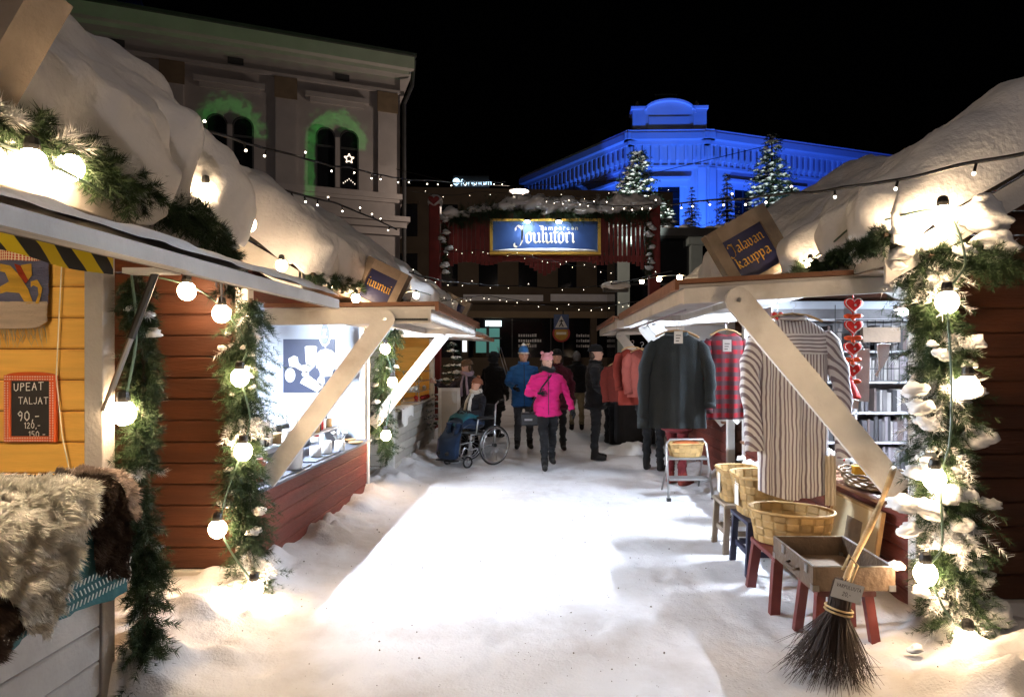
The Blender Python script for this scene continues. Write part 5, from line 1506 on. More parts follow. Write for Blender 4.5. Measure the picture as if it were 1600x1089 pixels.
lathe_thing('tall_vase', [(.07, 0), (.078, .02), (.082, .15), (.080, .32), (.072, .325), (.07, .30)], M['china'], ct(457, 735) + Vector((0, 0, .014)), 'tall plain white vase by the awning strut of the red stall', 'vase')
lathe_thing('candle_glass', cup(.052, .095), M['china'], ct(493, 716) + Vector((0, 0, .014)), 'yellow candle in a white cup on the slate mat', 'candle', None, lambda t, c: MB().lathe([(.045, .01), (.045, .085), (.003, .087), (.002, .1)], c, 16).build('wax', wax, t, True))
lathe_thing('white_jar', cup(.055, .12), M['china'], ct(509, 711) + Vector((0, 0, .014)), 'squat white jar beside the yellow candle', 'jar')
def sprig_extra(t, c):
    m = MB()
    for k in range(9):
        th = k * .7; p = c + Vector((.03 * math.cos(th), .03 * math.sin(th), .10)); m.tube([c + Vector((0, 0, .08)), p, p + Vector((.04 * math.cos(th), .04 * math.sin(th), .07))], [.003, .002, .001], 4); m.ell(p + Vector((.04 * math.cos(th), .04 * math.sin(th), .075)), (.014, .014, .012), 8, 5)
    m.build('white_flowers', M['paper'], t, True)
lathe_thing('flower_pot', cup(.05, .10), M['china'], ct(531, 704) + Vector((0, 0, .003)), 'white pot with white flowers at the counter edge', 'pot', None, sprig_extra)
def gnome(c, label, s=1.0):
    t = thing('gnome', c, label, 'figurine', 'gnome figurines on the red stall counter'); c = Vector(c)
    MB().lathe([(.035 * s, 0), (.042 * s, .03 * s), (.034 * s, .07 * s), (.01 * s, .085 * s)], c, 12).build('body', M['china'], t, True)
    MB().lathe([(.040 * s, .06 * s), (.032 * s, .085 * s), (.015 * s, .13 * s), (.002 * s, .165 * s)], c, 12).build('hat', redc, t, True)
    MB().ell(c + Vector((0, -.036 * s, .062 * s)), (.009 * s,) * 3, 8, 6).build('nose', M['cream'], t, True)
for i, (px, py, s_, lb) in enumerate(((492, 692, 1.2, 'red-hatted gnome leaning back behind the candle cup'), (437, 690, 1.3, 'red-hatted gnome beside the awning strut foot'), (527, 680, .9, 'small red-hatted gnome behind the flower pot'), (563, 681, 1.0, 'red-hatted gnome at the far counter end'), (469, 690, 1.0, 'red-hatted gnome half hidden by the strut'))):
    gnome(ct(px, py), lb, s_)
def canister(c, label):
    t = thing('canister', c, label, 'canister', None); c = Vector(c)
    MB().lathe([(.05, 0), (.05, .13)], c, 16).build('body', wood, t, True); MB().lathe([(.051, .13), (.051, .2), (.045, .205)], c, 16).build('lid', blackm, t, True); MB().lathe([(.0505, .01), (.0505, .03)], c, 16).build('band', M['steel'], t, True)
canister(ct(513, 681), 'wooden canister with tall black lid on the red stall counter')
for i, (px, py) in enumerate(((545, 690), (556, 694))):
    lathe_thing('wooden_dish', [(.03, 0), (.075, .02), (.08, .03), (.07, .026), (.02, .012)], wood, ct(px, py), 'shallow turned wooden dish at the counter edge', 'dish', 'wooden dishes')
for i in range(12):
    px, py = 418 + 14 * i + rnd.uniform(-3, 3), 686 - 1.6 * i + rnd.uniform(-4, 2)
    h = rnd.uniform(.06, .13); lathe_thing('mug', cup(rnd.uniform(.03, .042), h), M['china'], ct(px, py), 'white mug standing among the tableware of the red stall', 'mug', 'white mugs on the red stall counter', lambda t, c, h=h: MB().tube([c + Vector((.035, 0, h * .8)), c + Vector((.065, 0, h * .7)), c + Vector((.065, 0, h * .35)), c + Vector((.036, 0, h * .25))], .005, 6).build('handle', M['china'], t, True))
for i, (px, py, h) in enumerate(((575, 672, .12), (583, 676, .10), (590, 668, .14))):
    c = ct(px, py); one('cooler_box', MB().cbox(c.x - .05, c.x + .05, c.y - .06, c.y + .06, c.z, c.z + h, .012, 2), [M['china'], blackm, redc][i], ['white carton at the far end of the counter', 'black carton at the far end of the counter', 'red carton at the far end of the counter'][i], 'carton')
ub = thing('utensil_pot', ct(518, 668), 'white pot of wooden spoons on the red stall counter', 'pot'); c = ct(518, 668)
MB().lathe(cup(.055, .14), c, 16).build('pot', M['china'], ub, True)
for k in range(7):
    th = k * .9; MB().tube([c + Vector((0, 0, .05)), c + Vector((.05 * math.cos(th), .05 * math.sin(th), .22)), c + Vector((.07 * math.cos(th), .07 * math.sin(th), .27))], [.005, .005, .014], 6).build('spoon', wood, ub, True)
tb = thing('back_table', (-2.95, 6.3, 0), 'white table with glass jars against the stall wall', 'table')
MB().box(-3.5, -2.62, 5.9, 7.2, .70, .73).build('table_top', M['inwhite'], tb)
for x in (-3.45, -2.70):
    for y in (5.95, 7.15): MB().box(x, x + .05, y - .025, y + .025, 0, .70).build('leg', M['inwhite'], tb)
for i in range(8):
    c = Vector((-3.3 + .09 * i, 6.9 + .2 * (i % 2) - .3, .73)); lathe_thing('storage_jar', [(.045, 0), (.05, .02), (.05, .13), (.04, .15), (.045, .152), (.045, .18)], M['china'], c, 'white storage jar on the table under the poster', 'jar', 'storage jars on the back table')
b_ = Vector((-2.06, 4.85, CT)); lathe_thing('red_candle', [(.05, 0), (.05, .16), (.045, .165)], pm('red_wax', (.30, .05, .03), .5), b_ + Vector((-.1, -.05, 0)), 'thick red candle by the near post of the red stall', 'candle')

rs_ = thing('riser_shelf', (-2.42, 6.1, CT), 'white riser shelf of tableware behind the counter mats', 'shelf'); MB().cbox(-2.50, -2.32, 4.9, 7.15, CT + .14, CT + .16, .003, 1).build('riser_top', M['inwhite'], rs_)
for y in (4.95, 6.0, 7.1): MB().box(-2.49, -2.33, y - .01, y + .01, CT + .001, CT + .14).build('riser_leg', M['inwhite'], rs_)
stuffs = [('mug', cup(.04, .11), M['china'], 'white mug on the riser shelf', 'mug'), ('coffee_tin', [(.045, 0), (.045, .15), (.04, .155)], blackm, 'black tin on the riser shelf', 'tin'), ('red_pot', cup(.045, .12), redc, 'red pot on the riser shelf', 'pot'),
          ('bottle', [(.035, 0), (.037, .12), (.014, .17), (.014, .22)], M['china'], 'white bottle on the riser shelf', 'bottle'), ('wooden_box', [(.05, 0), (.05, .09), (.045, .095)], wood, 'round wooden box on the riser shelf', 'box')]
for i in range(22):
    nm, pr, mt_, lb, ct_ = stuffs[int(rnd.integers(5))]
    lathe_thing(nm, pr, mt_, (-2.41 + rnd.uniform(-.04, .04), 4.98 + i * .098, CT + .161), lb, ct_, lb.split(' on ')[0] + 's on the riser', None, 14)
# ================================================================ BEIGE STALL: RACK OF GLASS, CLOTH, TREE
c = Vector((-2.15, 10.6, .905))
rk = thing('glass_rack', c, 'tiered glass rack of red ornaments on the beige stall counter', 'rack')
for z in (0, .16, .32, .48): MB().box(c.x - .13, c.x + .13, c.y - .5, c.y + .5, c.z + z, c.z + z + .012).build('shelf', M['icemat'], rk)
for y in (-.48, .48):
    for x in (-.12, .12): MB().tube([c + Vector((x, y, 0)), c + Vector((x, y, .5))], .008, 6).build('upright', M['steel'], rk)
for k in range(16):
    q = c + Vector((rnd.uniform(-.08, .12), rnd.uniform(-.45, .45), .012 + .16 * (k % 3) + .035)); one('bauble', MB().ell(q, (.035,) * 3, 10, 7), [redc, M['china'], M['gold']][k % 3], ['red bauble on the tiered glass rack', 'white bauble on the tiered glass rack', 'gold bauble on the tiered glass rack'][k % 3], 'bauble', ['red baubles', 'white baubles', 'gold baubles'][k % 3], True)
A = np.array([[(-1.975 + .015 * math.sin(u * 19) if v > .3 else -2.2 + .7 * v, 8.7 + .75 * u, .915 if v < .3 else .915 - (v - .3) * (.28 + .1 * math.sin(u * 6))) for v in np.linspace(0, 1, 12)] for u in np.linspace(0, 1, 20)])
one('table_cloth', MB().grid(A), M['paper'], 'white cloth hanging over the beige stall counter', 'cloth', smooth=True)
for k in range(3): one('honey_jar', MB().lathe([(.06, 0), (.065, .02), (.065, .12), (.05, .14)], (-2.2, 8.9 + .22 * k, .918), 14), pm('honey', (.6, .28, .05), .3), 'amber jar standing on the white cloth', 'jar', 'amber jars on the beige stall', True)
spruce((P(708, 0, 10.9).x, 10.9, .42), 1.45, .46, 61, 'small snowy potted spruce at the end of the beige stall', None, .9, 12, 1.3)
pt = thing('tree_pot', (P(708, 0, 10.9).x, 10.9, 0), 'dark tub holding the small snowy spruce', 'pot'); MB().lathe([(.16, 0), (.2, .4), (.18, .42), (.05, .42)], (P(708, 0, 10.9).x, 10.9, 0), 14).build('tub', M['dark'], pt, True)
ab = thing('sandwich_board', G(692, 715), 'white-framed pavement board standing by the beige stall', 'sign')
q0, q1 = P(685, 712, 10.4), P(703, 606, 10.4)
MB().box(q0.x, q0.x + .05, 10.38, 10.42, 0, q1.z).build('frame_bar', M['white'], ab); MB().box(q1.x + .12, q1.x + .17, 10.38, 10.42, 0, q1.z).build('frame_bar', M['white'], ab)
MB().box(q0.x + .05, q1.x + .12, 10.38, 10.42, q1.z - .05, q1.z).build('frame_bar', M['white'], ab); MB().box(q0.x + .05, q1.x + .12, 10.395, 10.405, .12, q1.z - .05).build('panel', M['beige'], ab)

# ================================================================ CRAFT STALL INTERIOR
SY = 7.14
sh = thing('bookshelf', (3.1, 6.98, 0), 'grey-white bookshelf against the inner wall of the craft stall', 'bookshelf')
shm = pm('shelf_grey', (.36, .35, .36), .6, .12, 8, .15)
zs = [.35, .68, 1.0, 1.33, 1.66, 2.0]
for z in zs: MB().cbox(2.42, 4.2, 6.86, 7.13, z, z + .025, .003, 0).build('shelf_board', shm, sh)
for x in (2.40, 3.3, 4.2): MB().box(x, x + .022, 6.86, 7.13, .1, 2.15).build('upright', shm, sh)
MB().box(2.42, 4.2, 7.131, 7.145, .1, 2.15).build('back_panel', pm('shelf_back', (.16, .155, .16), .8), sh)
bcol = [pm('book_%d' % k, c, .8, .15, 6, .15, 40) for k, c in enumerate(((.05, .045, .05), (.12, .11, .11), (.24, .22, .21), (.03, .028, .03), (.09, .065, .06), (.16, .14, .15)))]
blab = ['near-black book', 'mid grey book', 'pale grey book', 'black book', 'brownish book', 'lilac-grey book']
protos = {}
for z, nm in zip(zs[:-1], ('lowest', 'second', 'third', 'fourth', 'top')):
    x = 2.44
    while x < 4.1:
        w = rnd.uniform(.022, .055); h = rnd.uniform(.2, .275); k = int(rnd.integers(6))
        if abs(x - 3.3) < .07: x += .08; continue
        m = MB(); m.cbox(x, x + w - .003, 6.9 + rnd.uniform(0, .03), 7.09, z + .026, z + .026 + h, .004, 2)
        if rnd.random() < .13: x += .06
        one('book', m, bcol[k], '%s standing upright on the %s shelf of the craft stall bookshelf' % (blab[k], nm), 'book', '%ss on the %s shelf' % (blab[k], nm)); x += w
wr = thing('wire_rack', (3.1, 6.7, 1.0), 'black wire rack hanging before the bookshelf', 'rack')
m = MB(); x0, x1, z0, z1 = P(1305, 0, 6.6).x, P(1405, 0, 6.6).x, P(0, 595, 6.6).z, P(0, 500, 6.6).z
for k in range(6): z = z0 + (z1 - z0) * k / 5; m.tube([(x0, 6.6, z), (x1, 6.6, z)], .005, 5)
for k in range(9): x = x0 + (x1 - x0) * k / 8; m.tube([(x, 6.6, z0), (x, 6.6, z1)], .004, 5)
m.build('wires', M['black'], wr); MB().box(x0 + .25, x1 - .03, 6.52, 6.59, P(0, 535, 6.6).z, P(0, 512, 6.6).z).build('tray_goods', pm('brown_card', (.13, .09, .06), .7), wr); MB().tube([(x0, 6.6, z1), (x0, 6.6, 2.15)], .004, 5).build('hanger', M['black'], wr); MB().tube([(x1, 6.6, z1), (x1, 6.6, 2.15)], .004, 5).build('hanger', M['black'], wr)

# red heart garland
hg = thing('heart_garland', P(1331, 625, 4.75), 'hanging string of red felt hearts with bows ending in a red bell', 'ornament')
felt = pm('red_felt', (.60, .020, .012), .75, .12, 20, .2)
def heart(c, r, par, name='heart'):
    n = 24; pr = [(1.1 * 16 * math.sin(t) ** 3 / 16, (13 * math.cos(t) - 5 * math.cos(2 * t) - 2 * math.cos(3 * t) - math.cos(4 * t)) / 16) for t in np.linspace(0, 2 * math.pi, n + 1)[:-1]]
    m = MB(); lay = []
    for (sc, y) in ((.6, -.35), (.95, -.2), (1, 0), (.95, .2), (.6, .35)): lay += [(c.x + x * r * sc, c.y + y * r, c.z + z * r * sc) for x, z in pr]
    m.add(lay, [tuple(range(n)), tuple(reversed(range(4 * n, 5 * n)))] + [(l * n + i, (l + 1) * n + i, (l + 1) * n + (i + 1) % n, l * n + (i + 1) % n) for l in range(4) for i in range(n)])
    o = m.build(name, felt, par, True)
    MB().tube([Vector((c.x + x * r * .93, c.y - r * .30, c.z + z * r * .93)) for x, z in pr + [pr[0]]], r * .06, 5).build('stitching', M['paper'], o)
    MB().ell((c.x + .1 * r, c.y - r * .4, c.z - .1 * r), (r * .16, r * .08, r * .16), 8, 6).build('button', M['paper'], o, True)
for px, py in ((1333, 476), (1333, 510), (1332, 544), (1331, 578)):
    c = P(px, py, 4.75); heart(c, .062, hg)
    q = c - Vector((0, 0, .085)); m = MB(); m.ell(q + Vector((-.035, 0, .0)), (.036, .012, .018), 10, 6); m.ell(q + Vector((.035, 0, .0)), (.036, .012, .018), 10, 6); m.box(q.x - .014, q.x + .014, q.y - .005, q.y + .005, q.z - .07, q.z + .01); m.build('ribbon_bow', pm('orange_ribbon', (.65, .08, .015), .6), hg, True)
c = P(1328, 622, 4.75); MB().lathe([(.075, 0), (.07, .02), (.045, .08), (.02, .13), (.005, .15)], c, 14).build('felt_bell', felt, hg, True)
MB().tube([P(1333, 455, 4.75), P(1331, 600, 4.75)], .004, 5).build('ribbon', felt, hg)
hs = thing('small_heart', P(1214, 500, 4.9), 'small red heart hanging behind the nightshirt collar', 'ornament'); heart(P(1214, 494, 4.9), .045, hs); MB().tube([P(1216, 455, 4.9), P(1214, 490, 4.9)], .002, 4).build('thread', M['cable'], hs)
def towel(pts, Y, label, mat, name='towel', th=.012):
    m = MB(); n = len(pts); m.add([P(x, y, Y) for x, y in pts] + [P(x, y, Y) + Vector((0, th, 0)) for x, y in pts], [tuple(range(n)), tuple(reversed(range(n, 2 * n)))] + [(i, n + i, n + (i + 1) % n, (i + 1) % n) for i in range(n)])
    m.tube([P(pts[0][0], pts[0][1], Y), P(pts[1][0], pts[1][1], Y)], .008, 6)
    return one(name, m, mat, label, 'towel')
linen = pm('linen', (.62, .60, .58), .9, .08, 12, .2, 90)
towel([(1340, 547), (1359, 546), (1358, 628), (1336, 626)], 4.95, 'plain linen towel hanging beside the red hearts', linen)
towel([(1371, 538), (1391, 538), (1388, 560), (1375, 580), (1372, 590), (1368, 584), (1374, 578)], 4.95, 'white cloth folded to a point on the wire rack', linen)
towel([(1334, 625), (1342, 626), (1341, 640), (1333, 638)], 4.93, 'small white tag cloth below the linen towel', M['paper'])
m = MB(); A = np.array([[(P(1289 + 17 * u, 0, 4.35).x, 4.35 + .012 * math.sin(u * 16), P(0, 712 + 78 * v, 4.35).z) for v in np.linspace(0, 1, 8)] for u in np.linspace(0, 1, 24)])
one('hanging_scarf', MB().grid(A), wave_mat('scarf_stripe', (.55, .46, .33), (.70, .62, .48), 'X', 24, (.4, .6)), 'cream striped scarf hanging below the nightshirt sleeve', 'scarf', smooth=True)

# clothes on hangers
def hanger(t, c, w):
    m = MB(); m.tube([c + Vector((-w, 0, -.05)), c + Vector((-w * .5, 0, -.012)), c, c + Vector((w * .5, 0, -.012)), c + Vector((w, 0, -.05))], .009, 6); m.build('hanger', wood, t)
    m = MB(); m.tube([c] + [c + Vector((.022 * math.sin(a), 0, .06 - .022 * math.cos(a))) for a in np.linspace(0, 4.4, 10)], .0025, 5); m.build('hook', M['steel'], t)
def garment(name, label, cat, top, shw, hemw, L, mat, sl, smat=None, ripple=.010, th=.055, neck=.085, rot=0, nfold=9, hemcurve=.0, collar=None, yoke=None, seed=0, slw=.062):
    """hanging shirt: lofted body with folds, two flat sleeves; sl = per side (elbow dx, dz, wrist dx, dz)"""
    t = thing(name, (0, 0, 0), label, cat, 'clothes hung under the craft stall flap')
    rg = np.random.default_rng(seed)
    ph = rg.uniform(0, 6, 4)
    rows = []
    N = 72
    for v in np.linspace(0, 1, 34):
        z = -L * v
        w = shw * (1 - .16 * math.exp(-((v - .0) / .03) ** 2)) * (1 - v) + hemw * v - .06 * shw * math.sin(math.pi * min(1, v * 1.5))
        if v < .10: w = neck + (w - neck) * (v / .10) ** .75
        tk = th * (.35 + .65 * min(1, v / .18))
        row = []
        for k in range(N):
            a = 2 * math.pi * k / N
            cx, sy = math.cos(a), math.sin(a)
            x = w * math.copysign(abs(cx) ** .8, cx); y = tk * math.copysign(abs(sy) ** .9, sy)
            f = ripple * min(1, v * 1.6) * (math.sin(nfold * x / hemw + ph[0] + 1.5 * v) + .6 * math.sin(2.3 * nfold * x / hemw + ph[1]))
            y += f * (1 if sy > 0 else -1) * abs(sy)
            zz = z - hemcurve * (1 - (x / max(w, 1e-4)) ** 2) * max(0, v - .8) / .2 + (0.0 if v > .02 else -.02 * (1 - abs(cx)))
            row.append((x, y, zz))
        rows.append(row)
    body = MB().grid(np.array(rows), 0, False, True).build('body', mat, t, True, (0, 0, 0))
    for s_, (e1, e2, w1, w2) in zip((-1, 1), sl):
        p0 = Vector((s_ * shw * .80, 0, -.085 * L)); pe = Vector((s_ * (shw + e1), -.02, -e2)); pw = Vector((s_ * (shw + w1), -.03, -w2))
        path = spline([p0, p0.lerp(pe, .5) + Vector((s_ * .02, 0, 0)), pe, pe.lerp(pw, .5), pw], 7)
        n = len(path); m = MB()
        rad = [(min(1.18, .80 + .09 * i) - .38 * i / (n - 1)) * slw * (1 + .10 * math.sin(i * .9 + ph[2])) for i in range(n)]
        m.tube(path, rad, 16, 0, True, .55, (0, 1, 0))
        so = m.build('sleeve', smat or mat, t, True, (0, 0, 0))
        m = MB(); m.tube([path[-4], path[-1] + (path[-1] - path[-2]) * .5], slw * .93, 16, 0, True, .58, (0, 1, 0)); m.build('cuff', smat or mat, so, True, (0, 0, 0))
    if collar:
        m = MB(); m.tube([Vector((neck * 1.0 * math.cos(a), .035 * math.sin(a), .004 + .012 * math.sin(a))) for a in np.linspace(0, 2 * math.pi, 25)], .017, 8, 0, False, 1.0); m.build('collar', collar, t, True, (0, 0, 0))
    if yoke:
        m = MB(); rws = np.array(rows)[3:8]; c_ = rws * np.array([1.012, 1.10, 1.0]); m.grid(c_, 0, False, True); m.build('yoke', yoke, t, True, (0, 0, 0))
    hanger(t, Vector((0, 0, .03)), shw * .8)
    t.location = top; t.rotation_euler = (0, 0, rot)
    return t
st_v = wave_mat('nightshirt_stripe', (.74, .71, .70), (.22, .17, .18), 'X', 13, (.55, .72)); st_d = wave_mat('nightshirt_stripe_sleeve', (.74, .71, .70), (.22, .17, .18), 'DIAGONAL', 10.5, (.55, .72)); st_h = wave_mat('nightshirt_stripe_yoke', (.74, .71, .70), (.22, .17, .18), 'Z', 12, (.55, .72))
garment('nightshirt', 'long striped nightshirt hanging from the craft stall flap', 'shirt', P(1239, 497, 4.45), .275, .25, 1.19, st_v, ((.05, .40, .02, .90), (.07, .46, .09, .96)), st_d, .028, .065, .09, .12, 7, .06, st_h, st_h, 2, .072)
g1 = pm('charcoal_knit', (.024, .028, .029), .95, .12, 14, .35, 160, spec=.1)
garment('grey_jumper', 'charcoal grey long-sleeved jumper hanging at the outer flap edge', 'jumper', P(1057, 522, 5.25), .215, .245, .77, g1, ((.05, .36, .06, .76), (.05, .36, .05, .60)), None, .018, .05, .08, -.05, 5, .0, g1, None, 3, .052)
garment('denim_shirt', 'blue denim shirt hanging behind the charcoal jumper', 'shirt', P(1062, 524, 5.5), .215, .22, .72, pm('denim', (.07, .11, .15), .9, .25, 18, .3, 120), ((.06, .34, .07, .70), (.07, .34, .08, .70)), None, .008, .05, .08, .1, 5, 0, None, None, 4, .06)
garment('plaid_shirt', 'red and grey plaid shirt hanging between jumper and nightshirt', 'shirt', P(1134, 520, 5.35), .17, .17, .72, wave_mat('plaid', (.24, .010, .018), (.07, .04, .045), 'Z', 4.2, (.35, .65), .9, 'X', 4.5, (.06, .03, .035)), ((.02, .3, .0, .66), (.02, .3, .0, .66)), None, .008, .05, .08, .15, 5, 0, None, None, 5, .05)
for px, py, Y, lb in ((1060, 527, 5.18, 'white price tag pinned to the charcoal jumper'), (1136, 540, 5.27, 'white price tag pinned to the plaid shirt')):
    q = P(px, py, Y); tg = thing('price_tag', q, lb, 'price tag'); m = MB(); m.box(q.x - .035, q.x + .035, q.y - .004, q.y, q.z - .05, q.z + .05); pt_ = m.build('card', M['paper'], tg)
    m = MB(); [m.box(q.x - .022, q.x + .02 - .008 * k, q.y - .0055, q.y - .0045, q.z + .012 - .022 * k, q.z + .018 - .022 * k) for k in range(3)]; m.build('print', blackm, pt_)
MB().tube([(.93, 4.3, 1.925), (.93, 7.1, 1.925)], .008, 6).build('hook_rail', M['steel'], ra)

# counter goods of the craft stall
def basket(name, label, c, rx, ry, h, flare=.12, sq=2.6, bands=5, staves=26, rot=0, handles=False, tilt=0.0, card=False):
    """splint basket: woven bands and staves, each splint its own piece"""
    t = thing(name, (0, 0, 0), label, 'basket', 'splint baskets in front of the craft stall')
    spl = pm('birch_splint', (.44, .28, .11), .55, .25, 10, .2, 60, rnd=.2)
    def R(a, z):
        f = (1 - flare) + flare * z / h
        ca, sa = math.cos(a), math.sin(a); r = (abs(ca) ** sq + abs(sa) ** sq) ** (-1 / sq)
        return rx * r * ca * f, ry * r * sa * f
    bh = h / bands; sub_ = 6; n = staves * sub_
    sgn = lambda c, b: 1 if (c + b) % 2 == 0 else -1
    def cellw(x): return min(1, 2.2 * math.sin(math.pi * x))
    for b in range(bands):
        vs = []
        for zz in (b * bh + .002, (b + 1) * bh - .002):
            for k in range(n):
                a = 2 * math.pi * k / n; x, y = R(a, zz); cidx, fr_ = divmod(k, sub_)
                o = 1 + .022 * sgn(cidx, b) * cellw(fr_ / sub_); vs.append((x * o, y * o, zz))
        MB().add(vs, [(k, (k + 1) % n, n + (k + 1) % n, n + k) for k in range(n)]).build('splint', spl, t, False, (0, 0, 0))
    for s_ in range(staves):
        a0 = 2 * math.pi * (s_ + .5) / staves; wd = 2 * math.pi / staves * .44
        vs = []; nz_ = bands * 6
        for k in range(nz_ + 1):
            z = h * k / nz_; b_i, fr_ = divmod(k, 6); b_i = min(b_i, bands - 1)
            o = 1 - .022 * sgn(s_, b_i) * cellw(fr_ / 6)
            for a in (a0 - wd, a0, a0 + wd):
                x, y = R(a, z); vs.append((x * o, y * o, z))
        MB().add(vs, [(3 * k + q, 3 * k + q + 1, 3 * k + q + 4, 3 * k + q + 3) for k in range(nz_) for q in (0, 1)]).build('splint', spl, t, False, (0, 0, 0))
    m = MB(); m.add([(*R(2 * math.pi * k / 40, 0), .006) for k in range(40)], [tuple(range(40))]); m.build('base', spl, t, False, (0, 0, 0))
    rim = [(*[q * 1.02 for q in R(2 * math.pi * k / 48, h)], h) for k in range(49)]
    MB().tube(rim, .011, 6, 0, False).build('rim', spl, t, True, (0, 0, 0))
    if handles:
        x, y = R(0, h)
        MB().tube([(x * .99, -.06, h), (x * 1.05, -.06, h - .05), (x * 1.05, .06, h - .05), (x * .99, .06, h)], .009, 6).build('handle', spl, t, True, (0, 0, 0))
    if card:
        x, y = R(math.pi, h * .6); m = MB(); m.box(x - .012, x - .009, -.05, .03, h * .25, h * .9); m.build('price_card', M['paper'], t, False, (0, 0, 0))
    t.location = c; t.rotation_euler = (0, tilt, rot)
    return t
basket('splint_basket', 'wide oval splint basket on the red stool', (1.66, 4.36, .356), .27, .20, .215, .14, 2.2, 4, 20, -.5)
basket('splint_basket', 'tall square splint basket on the navy bench with a price card', (1.66, 4.92, .41), .22, .24, .30, .22, 3.4, 5, 20, 0.05, True, 0, True)
basket('splint_basket', 'small square splint basket at the end of the grey bench', (1.62, 5.42, .41), .17, .20, .26, .18, 3.4, 5, 18, 0, False, 0, True)
wk = thing('wicker_tray', (2.30, 4.55, .69), 'low wicker tray of packets on the craft stall counter', 'tray'); c = Vector((2.33, 4.55, .69))
for k in range(5):
    MB().tube([c + Vector(((.17 + .012 * k) * math.cos(a), (.26 + .012 * k) * math.sin(a), .015 + .022 * k + .006 * math.sin(a * 14 + k * 3))) for a in np.linspace(0, 2 * math.pi, 49)], .009, 6, 0, False).build('willow_rod', pm('willow', (.16, .10, .05), .6, .3, 14, .2), wk, True)
MB().lathe([(.17, .005), (.17, .015)], c, 24, 0, 1, 1.5).build('base', pm('willow', (.16, .10, .05)), wk)
pk = [('pink soap box in the wicker tray', (.62, .38, .36), (-.05, -.08, .02), (.07, .05, .10)), ('white card box with a brown picture in the wicker tray', (.72, .70, .70), (.02, -.02, .02), (.08, .03, .11)), ('yellow packet at the back of the wicker tray', (.75, .38, .02), (.0, .16, .03), (.16, .05, .06)), ('pale blue booklet leaning in the wicker tray', (.5, .6, .7), (.08, -.12, .02), (.09, .12, .05))]
for lb, c_, o, d in pk:
    q = c + Vector(o); one('packet', MB().cbox(q.x - d[0] / 2, q.x + d[0] / 2, q.y - d[1] / 2, q.y + d[1] / 2, q.z, q.z + d[2] + .03, .003, 2), pm('packet_' + lb[:6], c_, .5, .1, 20, .05), lb, 'packet')
for k in range(5):
    q = Vector((2.38, 5.0 + .14 * k, .70)); th = thing('mitten_pair', q, 'white mitten with black and pink pattern on the craft stall counter', 'mitten', 'patterned mittens on the counter')
    MB().ell(q + Vector((0, 0, .06)), (.06, .05, .08), 12, 8).build('mitten', M['paper'], th, True)
    m = MB(); [m.ell(q + Vector((rnd.uniform(-.05, .03), -.045, .03 + .03 * j)), (.015, .008, .012), 6, 4) for j in range(3)]; m.build('pattern', [M['black'], felt][k % 2], th, True)
one('paper_sheet', MB().add([(2.14, 3.98, .70), (2.34, 3.98, .70), (2.34, 4.2, .70), (2.14, 4.2, .705), (2.12, 3.99, .69)], [(0, 1, 2, 3)]), M['paper'], 'white paper sheet lying under the strut on the craft counter', 'paper')

# picture leaning against the counter
pc = thing('framed_picture', (2.12, 4.4, .16), 'cream-mounted framed picture leaning against the craft stall counter', 'picture')
def pq(u, v, o): return Vector((2.075 + .07 * v - o, 4.06 + .70 * (1 - u), .16 + .46 * v))
def slabp(name, u0, u1, v0, v1, o0, o1, mat, par=pc):
    m = MB(); m.hexa([pq(u0, v0, o0), pq(u1, v0, o0), pq(u1, v0, o1), pq(u0, v0, o1), pq(u0, v1, o0), pq(u1, v1, o0), pq(u1, v1, o1), pq(u0, v1, o1)]); return m.build(name, mat, par)
mt = slabp('mount', 0.03, .97, .04, .96, 0, .010, pm('mount_card', (.55, .44, .27), .8, .08, 6, .1))
for u0, u1, v0, v1 in ((0, .03, 0, 1), (.97, 1, 0, 1), (.03, .97, 0, .04), (.03, .97, .96, 1)): slabp('frame_bar', u0, u1, v0, v1, -.005, .022, wood)
slabp('print', .36, .66, .34, .74, .010, .013, pm('sepia_print', (.20, .14, .09), .7, .4, 9, .1), mt)

def bench(name, label, x0, x1, y0, y1, h, mat, splay=.02, rails=True, tt=.03, lw=.045):
    t = thing(name, ((x0 + x1) / 2, (y0 + y1) / 2, 0), label, 'bench', 'low benches and stools before the craft stall')
    MB().cbox(x0 - .03, x1 + .03, y0 - .04, y1 + .04, h - tt, h, .005, 1).build('seat', mat, t)
    for x, sx in ((x0, -1), (x1, 1)):
        for y, sy in ((y0, -1), (y1, 1)):
            m = MB(); m.bar((x + sx * splay, y + sy * splay, gz(x, y) - .02), (x, y, h - tt - .001), lw, lw * .8, (0, 1, 0)); m.build('leg', mat, t)
    if rails:
        for x in (x0, x1): MB().box(x - .012, x + .012, y0 + .03, y1 - .03, .14, .18).build('rail', mat, t)
        for y in (y0, y1): MB().box(x0 + .03, x1 - .03, y - .012, y + .012, .14, .18).build('rail', mat, t)
    return t
bench('bench', 'weathered grey bench carrying the small square basket', 1.48, 1.78, 5.26, 5.58, .405, M['weathered'])
bench('bench', 'navy painted bench carrying the tall square basket', 1.49, 1.80, 4.70, 5.06, .405, pm('navy_paint', (.016, .018, .045), .5, .2, 8, .15))
bench('stool', 'splayed dark red wooden stool under basket and suitcase', 1.46, 1.78, 4.06, 4.46, .35, pm('dark_red_paint', (.12, .022, .020), .45, .2, 8, .15), .035, False, .035, .06)
bench('stool', 'low dark red stool propping the suitcase end', 1.50, 1.76, 3.52, 3.74, .335, pm('dark_red_paint', (.12, .022, .020)), .03, False, .03, .05)

